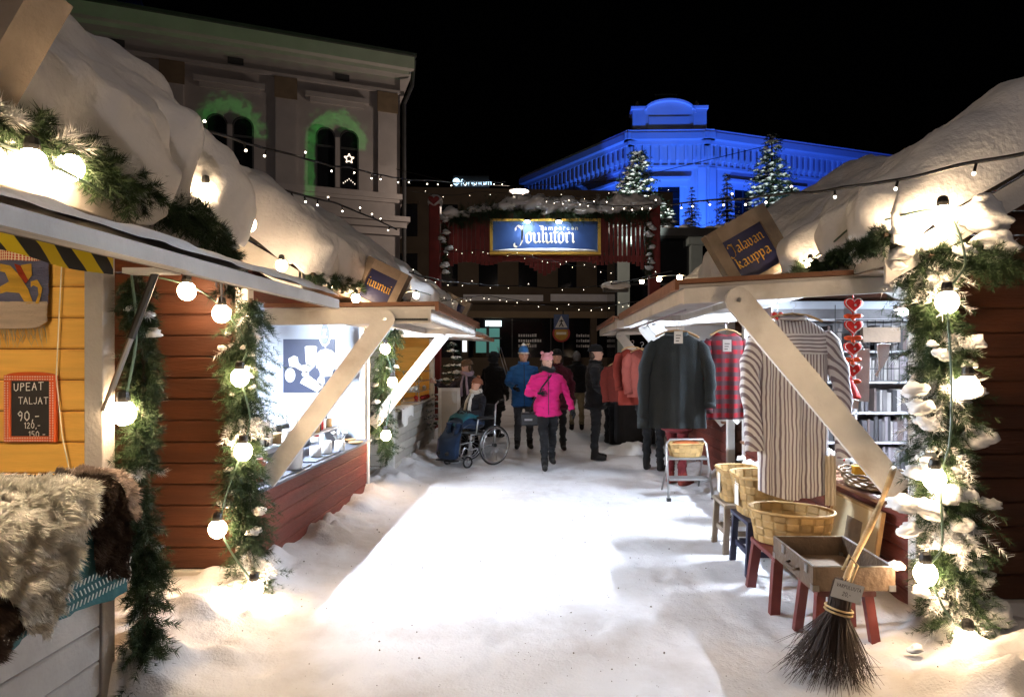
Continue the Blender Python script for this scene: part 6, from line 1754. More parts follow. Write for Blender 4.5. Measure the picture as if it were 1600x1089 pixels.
# open suitcase
sc_ = thing('suitcase', (1.62, 3.7, .36), 'old open brown suitcase with metal edges on the red stools', 'suitcase')
lea = pm('old_leather', (.10, .065, .04), .5, .3, 9, .3, 40, c2=(.05, .032, .02)); lin = pm('case_lining', (.20, .13, .075), .8, .2, 9, .2)
X0, X1, Y0, Y1, Z0, Z1 = 1.42, 1.86, 3.42, 4.02, .358, .485
for nm, (x0, x1, y0, y1) in (('front_side', (X0, X0 + .015, Y0, Y1)), ('back_side', (X1 - .015, X1, Y0, Y1)), ('end_side', (X0 + .015, X1 - .015, Y0, Y0 + .015)), ('end_side', (X0 + .015, X1 - .015, Y1 - .015, Y1))):
    MB().box(x0, x1, y0, y1, Z0, Z1).build(nm, lea, sc_)
MB().box(X0 + .015, X1 - .015, Y0 + .015, Y1 - .015, Z0, Z0 + .012).build('bottom', lin, sc_)
m = MB(); m.tube([(X0 + .006, Y0 + .006, Z1), (X0 + .006, Y1 - .006, Z1), (X1 - .006, Y1 - .006, Z1), (X1 - .006, Y0 + .006, Z1), (X0 + .006, Y0 + .006, Z1)], .006, 6); m.build('metal_edge', M['steel'], sc_)
for y in (3.5, 3.84):
    MB().box(X0 - .008, X0, y - .02, y + .02, Z1 - .05, Z1 - .005).build('latch', M['steel'], sc_)
MB().tube([(X0 - .002, 3.60, Z0 + .06), (X0 - .03, 3.61, Z0 + .055), (X0 - .03, 3.73, Z0 + .055), (X0 - .002, 3.74, Z0 + .06)], .008, 6).build('handle', lea, sc_, True)
for x in (X0, X1 - .03):
    for y in (Y0, Y1 - .03): MB().box(x - .003, x + .033, y - .003, y + .033, Z0 - .003, Z0 + .03).build('corner_guard', M['steel'], sc_)

# twig broom
br = thing('twig_broom', (1.42, 3.3, 0), 'birch twig broom with pale handle leaning against the strut', 'broom')
T_, K_, B_ = Vector((2.07, 3.82, .95)), Vector((1.50, 3.26, .40)), Vector((1.41, 3.24, .0))
hd = spline([T_, T_.lerp(K_, .4) + Vector((.012, 0, .01)), T_.lerp(K_, .8) + Vector((-.012, 0, 0)), K_], 6)
MB().tube(hd, [.017 + .002 * math.sin(i) for i in range(len(hd))], 8).build('handle', pm('peeled_wood', (.46, .32, .17), .6, .3, 14, .3), br, True)
rg = np.random.default_rng(5); tw = MB(); ax = (B_ - K_).normalized(); e1 = ax.cross(Vector((0, 1, 0))).normalized(); e2 = ax.cross(e1)
for k in range(430):
    a, r = rg.uniform(0, 6.283), math.sqrt(rg.random())
    o = e1 * math.cos(a) * r + e2 * math.sin(a) * r
    p0 = K_ - ax * rg.uniform(-.02, .08) + o * .05; p1 = K_ + ax * .10 + o * .055
    ln = rg.uniform(.24, .46)
    p2 = p1 + ax * ln * .55 + o * (.085 + .04 * rg.random()) ; p3 = p1 + ax * ln + o * (.15 + .08 * rg.random()) + Vector((rg.normal() * .02, rg.normal() * .02, 0))
    p3.z = max(p3.z, .012 + gz(p3.x, p3.y)); p2.z = max(p2.z, .02)
    tw.tube([p0, p1, p2, p3], [.0028, .0026, .0018, .0009], 3, 0, False)
    if rg.random() < .5:
        q = p2.lerp(p3, .2); tw.tube([q, q + (p3 - p2) * .5 + Vector((rg.normal() * .04, rg.normal() * .04, rg.normal() * .015))], [.0014, .0007], 3, 0, False)
tag(tw.build('bristles', pm('birch_twig', (.040, .024, .018), .7, .3, 20, .1), br), kind='stuff')
for k in (0, 1): MB().tube([K_ + ax * (.07 + .018 * k) + (e1 * math.cos(a) + e2 * math.sin(a)) * .066 for a in np.linspace(0, 6.283, 21)], .006, 5, 0, False).build('binding', pm('rope', (.5, .36, .18), .8), br, True)
MB().tube([K_ - ax * .06 + e1 * .03, K_ - ax * .16 + e1 * .05, K_ - ax * .20, K_ - ax * .12 - e1 * .02], .009, 5).build('rope_loop', pm('rope', (.5, .36, .18), .8), br, True)
cq = K_ + Vector((-.01, -.085, .045)); ux, uz = Vector((.96, 0, -.28)), Vector((.28, 0, .96))
m = MB(); m.add([cq + ux * a + uz * b + Vector((0, y, 0)) for y in (0, .003) for a, b in ((-.075, -.045), (.075, -.045), (.075, .045), (-.075, .045))], [(0, 1, 2, 3), (7, 6, 5, 4)]); cd_ = m.build('price_card', M['paper'], br)
for txt, zz, sz in (('VARPULUUTA', .012, .017), ('20,-', -.025, .020)):
    mb, L_ = strokes(txt, CH, cq - ux * (.062 if len(txt) > 5 else .022) + uz * zz + Vector((0, -.002, 0)), ux, uz, sz, None, .12, .02); mb.build('lettering', M['dark'], cd_)

# folding step stool with a basket on it
lf = G(1062, 783); ls = thing('step_stool', lf, 'grey metal folding step stool holding a basket', 'step stool')
mtl = pm('grey_metal', (.40, .39, .38), .35, .1, 8, .05, metal=.6)
def ladder_frame(y_bot, y_top, xa, xb, zt): return [(xa, y_bot, 0.0), (xa + .02, y_top, zt - .05), (xa + .06, y_top, zt), (xb - .06, y_top, zt), (xb - .02, y_top, zt - .05), (xb, y_bot, 0.0)]
xa, xb = P(1043, 0, 7.25).x, P(1112, 0, 7.25).x
MB().tube(ladder_frame(7.18, 7.42, xa, xb, .66), .014, 8).build('front_frame', mtl, ls, True); MB().tube(ladder_frame(7.78, 7.50, xa + .03, xb - .03, .45), .012, 8).build('rear_frame', mtl, ls, True)
for y, z in ((7.26, .22), (7.36, .44)): MB().cbox(xa + .02, xb - .02, y - .05, y + .16, z, z + .022, .004, 0).build('tread', mtl, ls)
for x in (xa, xb): MB().box(x - .022, x + .022, 7.15, 7.2, 0, .035).build('rubber_foot', M['black'], ls)
basket('splint_basket', 'round splint basket with orange lining on the step stool', ((xa + xb) / 2, 7.46, .464), .21, .13, .15, .15, 2.1, 3, 18)
one('orange_cloth', MB().ell(((xa + xb) / 2, 7.46, .60), (.17, .10, .05), 16, 8), pm('orange_wool', (.4, .11, .03), .9), 'folded orange cloth in the round basket', 'cloth', smooth=True)
garland([(1.95, 6.1, .62), (1.85, 6.05, .42), (1.9, 6.0, .22), (1.84, 6.0, .06)], .22, 'bushy pine branches at the foot of the craft stall', 71, 260, 5, clump_r=(.03, .05))

# knitwear stall
for px, py, Y, lb, c_, L_ in ((988, 545, 8.6, 'rust orange knitted jacket hanging at the knitwear stall', (.14, .014, .006), .75), (965, 570, 9.6, 'brick red knitted jumper hanging at the knitwear stall', (.12, .016, .010), .55), (1003, 548, 8.3, 'salmon pink knitted jumper hanging at the knitwear stall', (.15, .03, .02), .6)):
    g_ = garment('knitted_top', lb, 'jumper', P(px, py, Y), .19, .2, L_, pm(lb[:9], c_, .95, .15, 16, .4, 120), ((.03, .3, .0, .55), (.03, .3, .0, .55)), None, .008, .06, .08, .2, 5, 0, None, None, px, .06); g_['group'] = 'knitwear on hangers'
tt = thing('market_table', (1.55, 11.9, 0), 'table under a black cloth with papers beyond the knitwear stall', 'table')
A = []
for v in np.linspace(0, 1, 12):
    A.append([(1.58 + (.34 + .02 * math.sin(k * 2.1) * v) * math.copysign(abs(math.cos(a)) ** .3, math.cos(a)), 11.8 + (.55 + .02 * math.sin(k * 1.7) * v) * math.copysign(abs(math.sin(a)) ** .3, math.sin(a)), .91 - .82 * v) for k, a in enumerate(np.linspace(0, 2 * math.pi, 49)[:-1])])
MB().grid(np.array(A), 0, False, True).build('cloth', pm('black_cloth', (.018, .018, .02), .9, .2, 9, .2), tt, True); MB().box(1.25, 1.92, 11.26, 12.34, .90, .915).build('table_top', pm('black_cloth', (.018, .018, .02)), tt)
for k in range(4): one('leaflet', MB().box(1.3 + .12 * k, 1.46 + .12 * k, 11.5 + .1 * (k % 2), 11.72 + .1 * (k % 2), .917 + .004 * k, .921 + .004 * k), M['paper'], 'white leaflet lying on the black-clothed table', 'leaflet', 'leaflets on the black table')
hp = MB(); A = np.array([[(1.45 + .55 * math.cos(a) * r, 10.9 + .4 * math.sin(a) * r, -.05 + .22 * (1 - r ** 2) + .05 * float(vnoise(np.array([[math.cos(a) * r * 6, math.sin(a) * r * 6, 2.]]), 3)[0])) for a in np.linspace(0, 2 * math.pi, 30)] for r in np.linspace(0, 1, 12)])
one('snow_heap', MB().grid(A), M['snow'], 'small heap of shovelled snow by the black-clothed table', 'snow', smooth=True)

# ================================================================ PEOPLE
skinm = pm('skin', (.50, .28, .20), .55, .08, 10, .05)
def cloth(nm, c, v=.18): return pm(nm, c, .9, v, 8, .3, 45, spec=.15, sheen=.1, rnd=0)
bootm = cloth('boot', (.014, .012, .011)); blackc = cloth('black_clothing', (.010, .010, .011)); glovem = cloth('glove', (.012, .012, .013))

hairm = pm('brown_hair', (.05, .03, .02), .6, .4, 30, .5, 60, stretch=(1, 1, .2))
def hand(par, wrist, d, pn, mat, s=1.0, curl=.5, name='hand', side=1):
    """palm, four unequal bent fingers and a thumb from the side of the palm, one mesh"""
    wrist, d, pn = Vector(wrist), Vector(d).normalized(), Vector(pn).normalized()
    sd = d.cross(pn).normalized(); pn = sd.cross(d).normalized()
    m = MB()
    m.tube([wrist - d * .02, wrist + d * .02 * s, wrist + d * .06 * s, wrist + d * .092 * s], [.026 * s, .034 * s, .041 * s, .036 * s], 10, 0, True, .55, sd)
    for k, (o, ln) in enumerate(((-.030, .066), (-.010, .076), (.010, .071), (.029, .056))):
        b = wrist + d * .085 * s + sd * o * s
        p = [b - d * .012]; a = .15 + curl * .3; cur = b
        for seg in (.45, .32, .23):
            cur = cur + (d * math.cos(a) + pn * math.sin(a)) * ln * seg * s; a += curl * .9; p.append(cur)
        m.tube(p, [.0095 * s, .0092 * s, .0085 * s, .0065 * s], 6)
    b = wrist + d * .03 * s - sd * side * .03 * s
    m.tube([b, b + (d * .6 - sd * side * .7 + pn * .3) * .035 * s, b + (d * .95 - sd * side * .6 + pn * .6) * .06 * s], [.0125 * s, .011 * s, .008 * s], 6)
    return m.build(name, mat, par, True, wloc(par))

def person(label, loc, rot, H, jac, tro, pose, hat=None, hem=.80, hemw=1.0, skin=skinm, face=True, scarf=None, boots=bootm, gloves=glovem, bulk=1.0, headturn=0.0, headtilt=0.0, group=None, hair=None, seated=False, extra=None, hood=None):
    k = H / 1.75
    t = thing('person', (0, 0, 0), label, 'person', group)
    src = MB()
    lean = pose.get('lean', 0.0); tw = pose.get('lean_x', 0.0)
    def T(v, z0=.92):
        """lean the upper body about the hips"""
        v = Vector(v)
        if v.z > z0: dz = v.z - z0; v = Vector((v.x + dz * math.sin(tw), v.y - dz * math.sin(lean), z0 + dz * math.cos(lean)))
        return v
    def loft(rings, mi, n=22):
        vs = []
        for (z, rx, ry, oy) in rings:
            for q in range(n):
                a = 2 * math.pi * q / n; vs.append(T((rx * math.cos(a), ry * math.sin(a) + oy, z)))
        fs = [(i * n + q, i * n + (q + 1) % n, (i + 1) * n + (q + 1) % n, (i + 1) * n + q) for i in range(len(rings) - 1) for q in range(n)]
        src.add(vs, fs + [tuple(reversed(range(n))), tuple(range((len(rings) - 1) * n, len(rings) * n))], mi)
    b = bulk
    zz = pose.get('hipdrop', 0.0)
    loft([(hem, .19 * b * hemw, .145 * b * hemw, 0), (hem + .02, .205 * b * hemw, .155 * b * hemw, 0), ((hem + 1.05) / 2, .198 * b * (1 + (hemw - 1) * .5), .150 * b, 0), (1.08, .186 * b, .142 * b, -.004), (1.24, .205 * b, .150 * b, -.008), (1.36, .212 * b, .142 * b, 0), (1.43, .180 * b, .118 * b, .006), (1.485, .100, .092, .008), (1.515, .075, .078, .006)], 0)
    hip = [Vector((-.09, 0, .90)), Vector((.09, 0, .90))]
    src.ell((0, 0, .90), (.165, .125, .13), 16, 10, 1)
    legs = pose['legs']
    for h, (kn, an, toe) in zip(hip, legs):
        kn, an = Vector(kn), Vector(an)
        src.tube([h, h.lerp(kn, .5) , kn, kn.lerp(an, .5) + Vector((0, .012, 0)), an + (kn - an) * .12], [.098, .090, .070, .066, .060], 12, 1)
        td = Vector((math.sin(toe), -math.cos(toe), 0))
        src.tube([an + (kn - an) * .25, an + Vector((0, 0, .02)), an - Vector((0, 0, .03))], [.062, .055, .052], 12, 2)
        src.tube([an - td * .055 - Vector((0, 0, .038)), an + td * .02 - Vector((0, 0, .038)), an + td * .12 - Vector((0, 0, .046)), an + td * .185 - Vector((0, 0, .05))], [.040, .047, .044, .026], 12, 2)
    for s_, (el, wr) in zip((-1, 1), pose['arms']):
        sh = T((s_ * .180 * b, 0, 1.375)); el, wr = T(el), T(wr)
        src.tube([T((s_ * .08, 0, 1.41)), sh, sh.lerp(el, .5), el, el.lerp(wr, .5), wr], [.070, .074 * b, .068 * b, .060 * b, .053 * b, .044 * b], 12, 0)
    # head on its neck
    nb_ = T((0, .0, 1.46)); hc = T((0, -.012, 1.635)) + Vector(pose.get('head_off', (0, 0, 0)))
    RH = Matrix.Rotation(headturn, 3, 'Z') @ Matrix.Rotation(headtilt, 3, 'X')
    src.tube([nb_, nb_.lerp(hc, .6)], [.062, .055], 12, 3)
    src.ell(hc, (.076, .094, .116), 18, 12, 3, RH)
    src.ell(hc + RH @ Vector((0, -.045, -.062)), (.052, .052, .055), 12, 8, 3, RH)          # jaw
    src.ell(hc + RH @ Vector((0, -.098, -.012)), (.013, .022, .024), 8, 6, 3, RH)            # nose
    for s_ in (-1, 1):
        src.ell(hc + RH @ Vector((s_ * .077, .005, -.008)), (.010, .020, .030), 8, 6, 3, RH)
    if hood: src.ell(hc + RH @ Vector((0, .03, .0)), (.115, .115, .150), 16, 10, 0, RH)
    S = np.array(src.v) * k
    me = bpy.data.meshes.new('src'); me.from_pydata(S.tolist(), [], src.f)
    tmp = bpy.data.objects.new('src', me); col.objects.link(tmp)
    md = tmp.modifiers.new('r', 'REMESH'); md.mode = 'VOXEL'; md.voxel_size = .0135
    sm = tmp.modifiers.new('s', 'SMOOTH'); sm.factor = .5; sm.iterations = 3
    body_me = bpy.data.meshes.new_from_object(tmp.evaluated_get(bpy.context.evaluated_depsgraph_get()))
    bpy.data.objects.remove(tmp)
    bvh = BVHTree.FromPolygons([Vector(v) for v in S], src.f)
    n = len(body_me.vertices); co = np.empty(n * 3); body_me.vertices.foreach_get('co', co); co = co.reshape(-1, 3)
    # loose folds of the clothes
    vm = np.zeros(n)
    for p in body_me.polygons:
        mi_ = src.m[bvh.find_nearest(p.center)[2]]; p.material_index = mi_
        if mi_ < 2:
            for q in p.vertices: vm[q] = 1
    nr = np.empty(n * 3); body_me.vertices.foreach_get('normal', nr); nr = nr.reshape(-1, 3)
    f = fbm(co * np.array([7, 7, 17]) + H * 31, 3, int(H * 100)) * .013 + np.abs(fbm(co * np.array([5, 5, 26]) + H * 11, 2, int(H * 90))) * -.016
    co = co + nr * (f * vm)[:, None]
    body_me.vertices.foreach_set('co', co.ravel())
    body_me.polygons.foreach_set('use_smooth', np.ones(len(body_me.polygons), bool))
    for m_ in (jac, tro, boots, skin): body_me.materials.append(m_)
    body_me.update()
    bo = bpy.data.objects.new('body', body_me); bo.parent = t; col.objects.link(bo)
    hcs = hc * k
    def hl(x, y, z): return hcs + RH @ Vector((x, y, z)) * k
    def part(name, mb, mat, smooth=True): return mb.build(name, mat, t, smooth, (0, 0, 0))
    if face:
        for s_ in (-1, 1):
            m = MB(); m.ell(hl(s_ * .030, -.083, .010), (.012 * k, .007 * k, .006 * k), 8, 6); part('eye', m, blackm)
            m = MB(); m.tube([hl(s_ * .014, -.092, .030), hl(s_ * .032, -.090, .034), hl(s_ * .048, -.078, .029)], .004 * k, 5); part('eyebrow', m, M['dark'])
        m = MB(); m.tube([hl(-.022, -.092, -.058), hl(0, -.099, -.060), hl(.022, -.092, -.058)], .005 * k, 6); part('mouth', m, pm('lips', (.28, .09, .08), .5))
    def dome(z0, r, h, mat, name='hat', brim=False, oy=.012, knit=True):
        m = MB(); n = 24; prof = [(1.02, 0.0), (1.05, .02), (1.03, .06), (.98, h * .55), (.80, h * .82), (.5, h * .95), (.01, h)]
        vs = [hl(r * q * math.cos(a) * .90, r * q * math.sin(a) * 1.12 + oy, z0 + z) for q, z in prof for a in np.linspace(0, 2 * math.pi, n + 1)[:-1]]
        m.add(vs, [(i * n + j, i * n + (j + 1) % n, (i + 1) * n + (j + 1) % n, (i + 1) * n + j) for i in range(len(prof) - 1) for j in range(n)])
        return part(name, m, mat)
    if hat:
        kind, hm = hat[0], hat[1]
        dome(.028, .094, .115 if kind != 'tall' else .145, hm)
        m = MB(); m.tube([hl(.088 * math.cos(a), .108 * math.sin(a) + .012, .040) for a in np.linspace(0, 2 * math.pi, 25)], .014 * k, 8, 0, False); part('hat_cuff', m, hat[2] if len(hat) > 2 else hm)
        if kind in ('pom', 'tall'):
            m = MB(); m.ell(hl(0, .015, .185 if kind == 'tall' else .155), (.034 * k,) * 3, 12, 8); part('pompom', m, hat[2] if len(hat) > 2 else hm)
        if kind == 'ears':
            for s_ in (-1, 1): m = MB(); m.ell(hl(s_ * .080, .02, .135), (.028 * k,) * 3, 12, 8); part('bobble', m, hm)
        if kind in ('flaps',):
            for s_ in (-1, 1): m = MB(); m.ell(hl(s_ * .082, .01, -.02), (.018 * k, .045 * k, .065 * k), 12, 8); part('ear_flap', m, hm)
    if hair is not None:
        m = MB(); m.ell(hl(0, .035, .008), (.088 * k, .085 * k, .112 * k), 16, 10, 0, RH); part('hair', m, hair)
    if scarf:
        m = MB(); c0 = T((0, -.005, 1.515)) * k
        m.tube([c0 + Vector((.088 * math.cos(a), .082 * math.sin(a) - .008, .016 * math.sin(a * 2))) * k for a in np.linspace(0, 2 * math.pi, 25)], .042 * k, 10, 0, False); part('scarf', m, scarf)
        if pose.get('scarf_ends', True):
            for s_ in (-.05, .05):
                m = MB(); m.tube([T((s_ * .6, -.10, 1.48)) * k, T((s_, -.165, 1.33)) * k, T((s_ * 1.3, -.175, 1.10)) * k], [.036 * k, .045 * k, .05 * k], 10, 0, True, .35, (1, 0, 0)); part('scarf_end', m, scarf)
    for s_, (el, wr) in zip((-1, 1), pose['arms']):
        el, wr = T(el), T(wr); d = (wr - el).normalized()
        hand(t, wr * k, d, pose.get('palm', (-s_ * 1.0, -.3, 0)), gloves, k * 1.05, pose.get('curl', .5), 'glove' if gloves is glovem else 'hand', s_)
    # collar, cuffs, pockets and hair below the hat
    m = MB(); cc = T((0, .0, 1.50)) * k
    m.tube([cc + Vector((.080 * math.cos(a), .080 * math.sin(a), .012 - .022 * max(0, -math.sin(a)))) * k for a in np.linspace(0, 2 * math.pi, 25)], .024 * k, 8, 0, False); part('collar', m, jac)
    for s_, (el, wr) in zip((-1, 1), pose['arms']):
        el, wr = T(el) * k, T(wr) * k; dd = (wr - el).normalized()
        m = MB(); m.tube([wr - dd * .045, wr - dd * .04, wr + dd * .005], [.046 * b * k, .052 * b * k, .050 * b * k], 12); part('cuff', m, jac)
        pz = max(hem + .13, .93); pk_ = [T((s_ * .075, -.158 * b * hemw, pz)) * k, T((s_ * .15, -.125 * b * hemw, pz + .035)) * k]
        m = MB(); m.tube([pk_[0], pk_[1]], .008 * k, 6); part('pocket_flap', m, jac)
    if hair is None and not hood:
        m = MB(); m.ell(hl(0, .045, -.03), (.080 * k, .062 * k, .075 * k), 14, 8, 0, RH); part('hair', m, hairm)
    m = MB(); m.tube([T((.200 * b * hemw * math.cos(a), .152 * b * hemw * math.sin(a), hem + .035)) * k for a in np.linspace(0, 2 * math.pi, 33)], .012 * k, 6, 0, False); part('hem', m, jac)
    # front zip or seam
    m = MB(); m.tube([T((0, -.160 * b * hemw, hem + .03)) * k, T((0, -.158 * b, 1.0)) * k, T((0, -.166 * b, 1.22)) * k, T((0, -.148 * b, 1.38)) * k, T((0, -.09, 1.50)) * k], .006 * k, 5); part('zip', m, blackm)
    if extra: extra(t, k, T)
    t.location = (loc[0], loc[1], gz(loc[0], loc[1])); t.rotation_euler = (0, 0, rot)
    return t

STAND = (((-.10, -.01, .50), (-.11, .01, .085), -.15), ((.10, -.01, .50), (.11, .01, .085), .15))
HANG = (((-.27, .01, 1.14), (-.27, -.07, .90)), ((.27, .01, 1.14), (.27, -.07, .90)))

# woman in the pink jacket
def pink_extra(t, k, T):
    m = MB(); m.cbox(-.40, -.15, -.10, .06, .66, .86, .03, 0); m.v = [tuple(Vector(v) * k) for v in m.v]
    bag = m.build('shoulder_bag', pm('bag_leather', (.012, .012, .013), .4), t, False, (0, 0, 0))
    m = MB(); m.tube([Vector(v) * k for v in ((-.27, -.02, .86), (-.22, -.14, 1.05), (-.10, -.17, 1.25), (.04, -.13, 1.42), (.10, 0, 1.47), (.02, .15, 1.2), (-.25, .05, .86))], .012, 6); m.build('strap', blackm, t, True, (0, 0, 0))
    m = MB(); m.box(-.36, -.24, -.108, -.102, .74, .77); m.v = [tuple(Vector(v) * k) for v in m.v]; m.build('buckle', M['steel'], t, False, (0, 0, 0))
person('woman in a bright pink jacket and pink bobbled hat walking with a black bag', (-.0, 9.36), .12, 1.66, cloth('pink_jacket', (.66, .022, .19), .1), blackc,
       dict(legs=(((-.07, -.20, .50), (-.06, -.20, .085), -.1), ((.08, -.03, .50), (.10, .22, .12), .1)), arms=(((-.30, -.05, 1.15), (-.16, -.24, 1.16)), ((.31, .02, 1.14), (.37, -.10, .90))), scarf_ends=False),
       ('ears', cloth('pink_hat', (.48, .19, .20))), .80, 1.05, scarf=blackc, bulk=1.08, headturn=.35, extra=pink_extra)
# man in the blue jacket
def blue_extra(t, k, T):
    m = MB(); m.cbox(-.17, .17, .13, .30, 1.02, 1.45, .05, 2); m.v = [tuple(Vector(v) * k) for v in m.v]; m.build('backpack', blackc, t, False, (0, 0, 0))
    for x in (-.26, -.31): m = MB(); m.tube([Vector((x + .08, .2, 1.05)) * k, Vector((x - .14, .2, 1.78)) * k], .008, 6); m.build('pole', M['steel'], t, True, (0, 0, 0))
person('man in a two-tone blue jacket and blue bobble hat with backpack', (-.42, 11.4), .1, 1.77, cloth('blue_jacket', (.030, .14, .42), .12), cloth('slate_trousers', (.06, .065, .075)),
       dict(legs=STAND, arms=(((-.28, -.02, 1.15), (-.18, -.22, 1.08)), ((.27, .0, 1.14), (.20, -.2, .98)))), ('tall', cloth('blue_hat', (.05, .20, .55)), M['paper']), .74, 1.0, bulk=1.08, extra=blue_extra)
person('person in a dark red coat and dark cap behind the pink jacket', (.17, 11.2), .0, 1.74, cloth('dark_red_coat', (.055, .008, .016)), blackc,
       dict(legs=STAND, arms=HANG), ('beanie', blackc), .72, 1.05, bulk=1.05)
person('person in a black jacket with grey hood and khaki trousers, back turned', (.66, 14.3), math.pi, 1.76, blackc, cloth('khaki', (.24, .19, .11)),
       dict(legs=STAND, arms=HANG), None, .84, 1.0, hair=cloth('grey_fur', (.22, .22, .23)), bulk=1.1, face=False)
person('man all in black with knitted cap seen in profile facing the knitwear stall', (.76, 10.1), 1.45, 1.79, blackc, blackc,
       dict(legs=STAND, arms=(((-.27, -.02, 1.14), (-.22, -.2, .98)), ((.27, -.02, 1.14), (.2, -.22, 1.0)))), ('beanie', blackc), .78, 1.02, bulk=1.1)
person('person in a black coat bending towards the black-clothed table', (1.18, 12.0), 1.9, 1.72, blackc, blackc,
       dict(legs=STAND, lean=.45, arms=(((-.25, -.22, 1.2), (-.2, -.42, 1.05)), ((.25, -.22, 1.2), (.2, -.42, 1.05))), scarf_ends=False), ('beanie', blackc), .74, 1.05, scarf=cloth('steel_blue_scarf', (.10, .15, .22)), bulk=1.1)
person('person in a long black coat and hood seen from behind near the beige stall', (-1.08, 13.0), math.pi - .5, 1.72, blackc, blackc,
       dict(legs=STAND, arms=HANG), ('beanie', blackc), .55, 1.12, bulk=1.12, hood=True, face=False)
person('woman in a brown fur cap and long lilac scarf reaching towards the stall', (-1.27, 10.55), -.35, 1.58, cloth('plum_coat', (.020, .014, .018)), blackc,
       dict(legs=STAND, lean=.18, arms=(((-.36, -.12, 1.22), (-.50, -.28, 1.34)), ((.25, -.08, 1.14), (.18, -.28, 1.05)))), ('flaps', cloth('brown_fur', (.09, .05, .025))), .45, 1.15, scarf=cloth('lilac_scarf', (.26, .18, .21)), gloves=skinm, bulk=1.08, headturn=-.5, headtilt=.15)
person('person in black trousers and dark coat standing behind the charcoal jumper', (1.52, 9.14), 2.6, 1.68, blackc, blackc, dict(legs=STAND, arms=HANG), ('beanie', blackc), .80, 1.0, face=False)
person('person in maroon trousers and red-brown shoes behind the charcoal jumper', (1.62, 8.0), 2.2, 1.66, cloth('maroon_coat', (.10, .012, .014)), cloth('maroon_trousers', (.10, .012, .014)),
       dict(legs=STAND, arms=HANG), ('beanie', blackc), .70, 1.1, boots=cloth('red_shoe', (.16, .03, .02)), face=False)

# wheelchair and its occupant
WC = Vector((-1.12, 9.72, 0)); WR = -.78
wc = thing('wheelchair', (0, 0, 0), 'folding wheelchair with spoked chrome wheels standing on the snow', 'wheelchair')
chrome = M['steel']
def wpart(name, mb, mat, par=None, smooth=True): return mb.build(name, mat, par or wc, smooth, (0, 0, 0) if par is None else wloc(par))
def ringpts(c, r, n=37): return [c + Vector((0, r * math.cos(a), r * math.sin(a))) for a in np.linspace(0, 2 * math.pi, n)]
for s_ in (-1, 1):
    c = Vector((s_ * .30, .16, .30))
    m = MB(); m.tube(ringpts(c, .285), .014, 8, 0, False); w = wpart('wheel', m, M['black'])
    m = MB(); m.tube(ringpts(c, .268), .008, 6, 0, False); wpart('rim', m, chrome, w)
    m = MB(); m.tube(ringpts(c + Vector((s_ * .035, 0, 0)), .25), .009, 6, 0, False); wpart('push_ring', m, chrome, w)
    m = MB()
    for q in range(18):
        a = q * math.pi / 9; m.tube([c + Vector((s_ * .02, .02 * math.cos(a + .5), .02 * math.sin(a + .5))), c + Vector((0, .265 * math.cos(a), .265 * math.sin(a)))], .0022, 4)
    wpart('spokes', m, chrome, w); m = MB(); m.tube([c - Vector((.03, 0, 0)), c + Vector((.03, 0, 0))], .026, 10); wpart('hub', m, M['black'], w)
    c2_ = Vector((s_ * .24, -.30, .085)); m = MB(); m.tube(ringpts(c2_, .075, 21), .014, 8, 0, False); cw = wpart('caster', m, M['black'])
    m = MB(); m.tube([c2_ + Vector((0, 0, 0)), c2_ + Vector((0, .03, .14))], .010, 6); [m.tube([c2_, c2_ + Vector((0, .07 * math.cos(a), .07 * math.sin(a)))], .005, 4) for a in np.linspace(0, 6.28, 7)[:-1]]; wpart('caster_fork', m, chrome, cw)
    m = MB(); m.tube([(s_ * .24, .30, .95), (s_ * .24, .24, .9), (s_ * .24, .20, .30), (s_ * .24, -.26, .26), (s_ * .22, -.34, .30), (s_ * .20, -.42, .12)], .012, 8); m.tube([(s_ * .24, .2, .48), (s_ * .24, -.24, .48), (s_ * .24, -.27, .26)], .012, 8); m.tube([(s_ * .26, .18, .70), (s_ * .26, -.12, .70), (s_ * .26, -.16, .48)], .012, 8); wpart('side_frame', m, chrome)
    m = MB(); m.cbox(s_ * .26 - .028, s_ * .26 + .028, -.13, .16, .71, .74, .008, 1); wpart('armrest', m, M['black'], None, False)
    m = MB(); m.tube([(s_ * .24, .29, .94), (s_ * .24, .40, .96)], .017, 8); wpart('push_handle', m, M['black'])
    m = MB(); m.cbox(s_ * .11 - .08, s_ * .11 + .08, -.56, -.42, .10, .115, .004, 0); wpart('footplate', m, M['black'], None, False)
m = MB(); m.cbox(-.23, .23, -.24, .2, .46, .49, .01, 0); wpart('seat', m, blackc, None, False)
m = MB(); m.cbox(-.23, .23, .2, .225, .5, .9, .008, 2); wpart('backrest', m, blackc, None, False)
wc.location = WC + Vector((0, 0, gz(WC.x, WC.y))); wc.rotation_euler = (0, 0, WR)
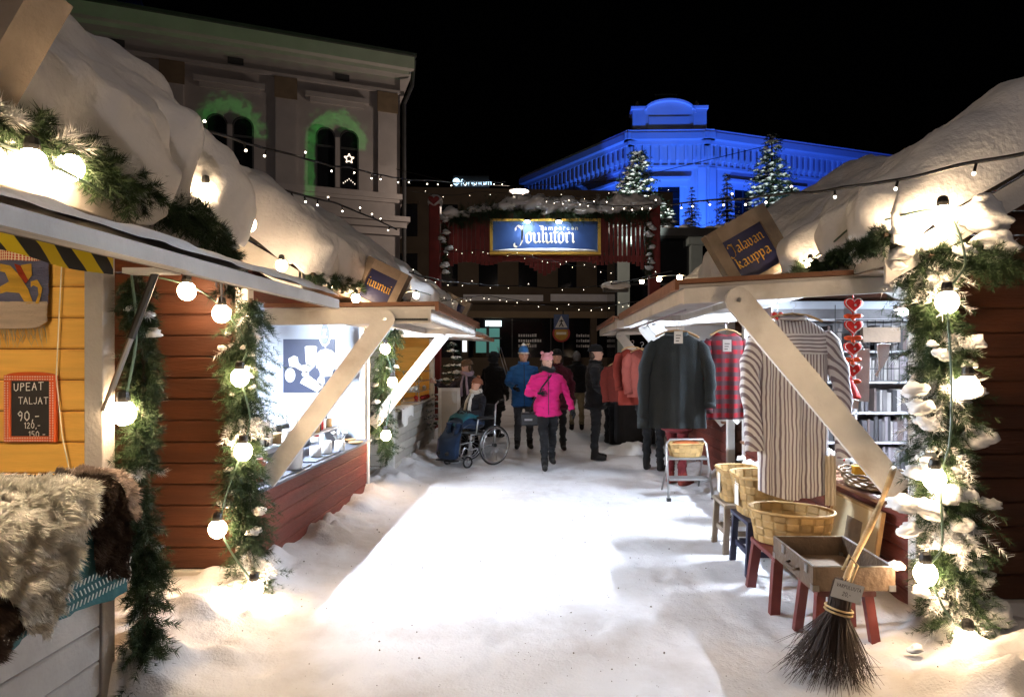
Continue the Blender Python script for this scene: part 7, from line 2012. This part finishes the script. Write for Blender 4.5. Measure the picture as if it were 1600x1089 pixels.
def occ_extra(t, k, T):
    bl_ = cloth('navy_blanket', (.012, .026, .06)); tq = cloth('teal_blanket', (.015, .10, .13))
    rows = []
    for (y, z, rx, rz) in ((.10, .93, .20, .15), (-.05, .95, .23, .16), (-.28, .97, .24, .15), (-.44, .90, .25, .14), (-.54, .70, .26, .13), (-.58, .50, .27, .12), (-.60, .36, .28, .11), (-.60, .33, .24, .09)):
        rows.append([(rx * math.cos(a) * (1 + .05 * math.sin(a * 7 + z * 9)), y + (rz * math.sin(a) if z < .85 else rz * .2 * math.sin(a)), z + (0 if z < .85 else rz * math.sin(a) * .8)) for a in np.linspace(0, 2 * math.pi, 37)[:-1]])
    MB().grid(np.array(rows) * k, 0, False, True).build('blanket', bl_, t, True, (0, 0, 0))
    rows = []
    for (y, z, r) in ((-.02, 1.02, .22), (-.14, 1.08, .25), (-.26, 1.085, .255), (-.37, 1.04, .25), (-.42, .98, .22)): rows.append([(r * math.cos(a), y + .03 * math.sin(a), z + .075 * math.sin(a)) for a in np.linspace(0, 2 * math.pi, 29)[:-1]])
    MB().grid(np.array(rows) * k, 0, False, True).build('lap_cushion', tq, t, True, (0, 0, 0))
seat_k = 1.42 / 1.75
oc = person('wheelchair user in a brown cap and white scarf under a navy blanket', (WC.x, WC.y), WR, 1.42, cloth('dark_coat', (.012, .012, .016)), cloth('navy_blanket', (.012, .026, .06)),
       dict(legs=(((-.12, -.46, .92), (-.12, -.56, .48), 0), ((.12, -.46, .92), (.12, -.56, .48), 0)), lean=-.12, arms=(((-.29, -.06, 1.14), (-.12, -.26, 1.12)), ((.29, -.06, 1.14), (.12, -.26, 1.12))), scarf_ends=True),
       ('pom', cloth('brown_hat', (.23, .09, .05))), .86, 1.0, scarf=cloth('white_scarf', (.62, .58, .52)), bulk=1.12, headtilt=-.2, headturn=-.1, extra=occ_extra)
oc.location.z = gz(WC.x, WC.y) + .60 - .90 * seat_k

# lilac bag standing on the snow by the board
q = G(692, 716); bg_ = thing('shopping_bag', q, 'lilac shopping bag standing on the snow by the white-framed board', 'bag')
A = np.array([[(q.x + .11 * (1 - .25 * v) * math.copysign(abs(math.cos(a)) ** .6, math.cos(a)), q.y + .06 * (1 - .4 * v) * math.copysign(abs(math.sin(a)) ** .6, math.sin(a)) + .01 * math.sin(5 * a + 4 * v), .02 + .30 * v) for a in np.linspace(0, 2 * math.pi, 29)[:-1]] for v in np.linspace(0, 1, 10)])
MB().grid(A, 0, False, True).build('bag_body', cloth('lilac_bag', (.30, .27, .40)), bg_, True); MB().tube([(q.x - .05, q.y, .31), (q.x - .03, q.y, .42), (q.x + .03, q.y, .42), (q.x + .05, q.y, .31)], .006, 5).build('handle', cloth('lilac_bag', (.30, .27, .40)), bg_, True)
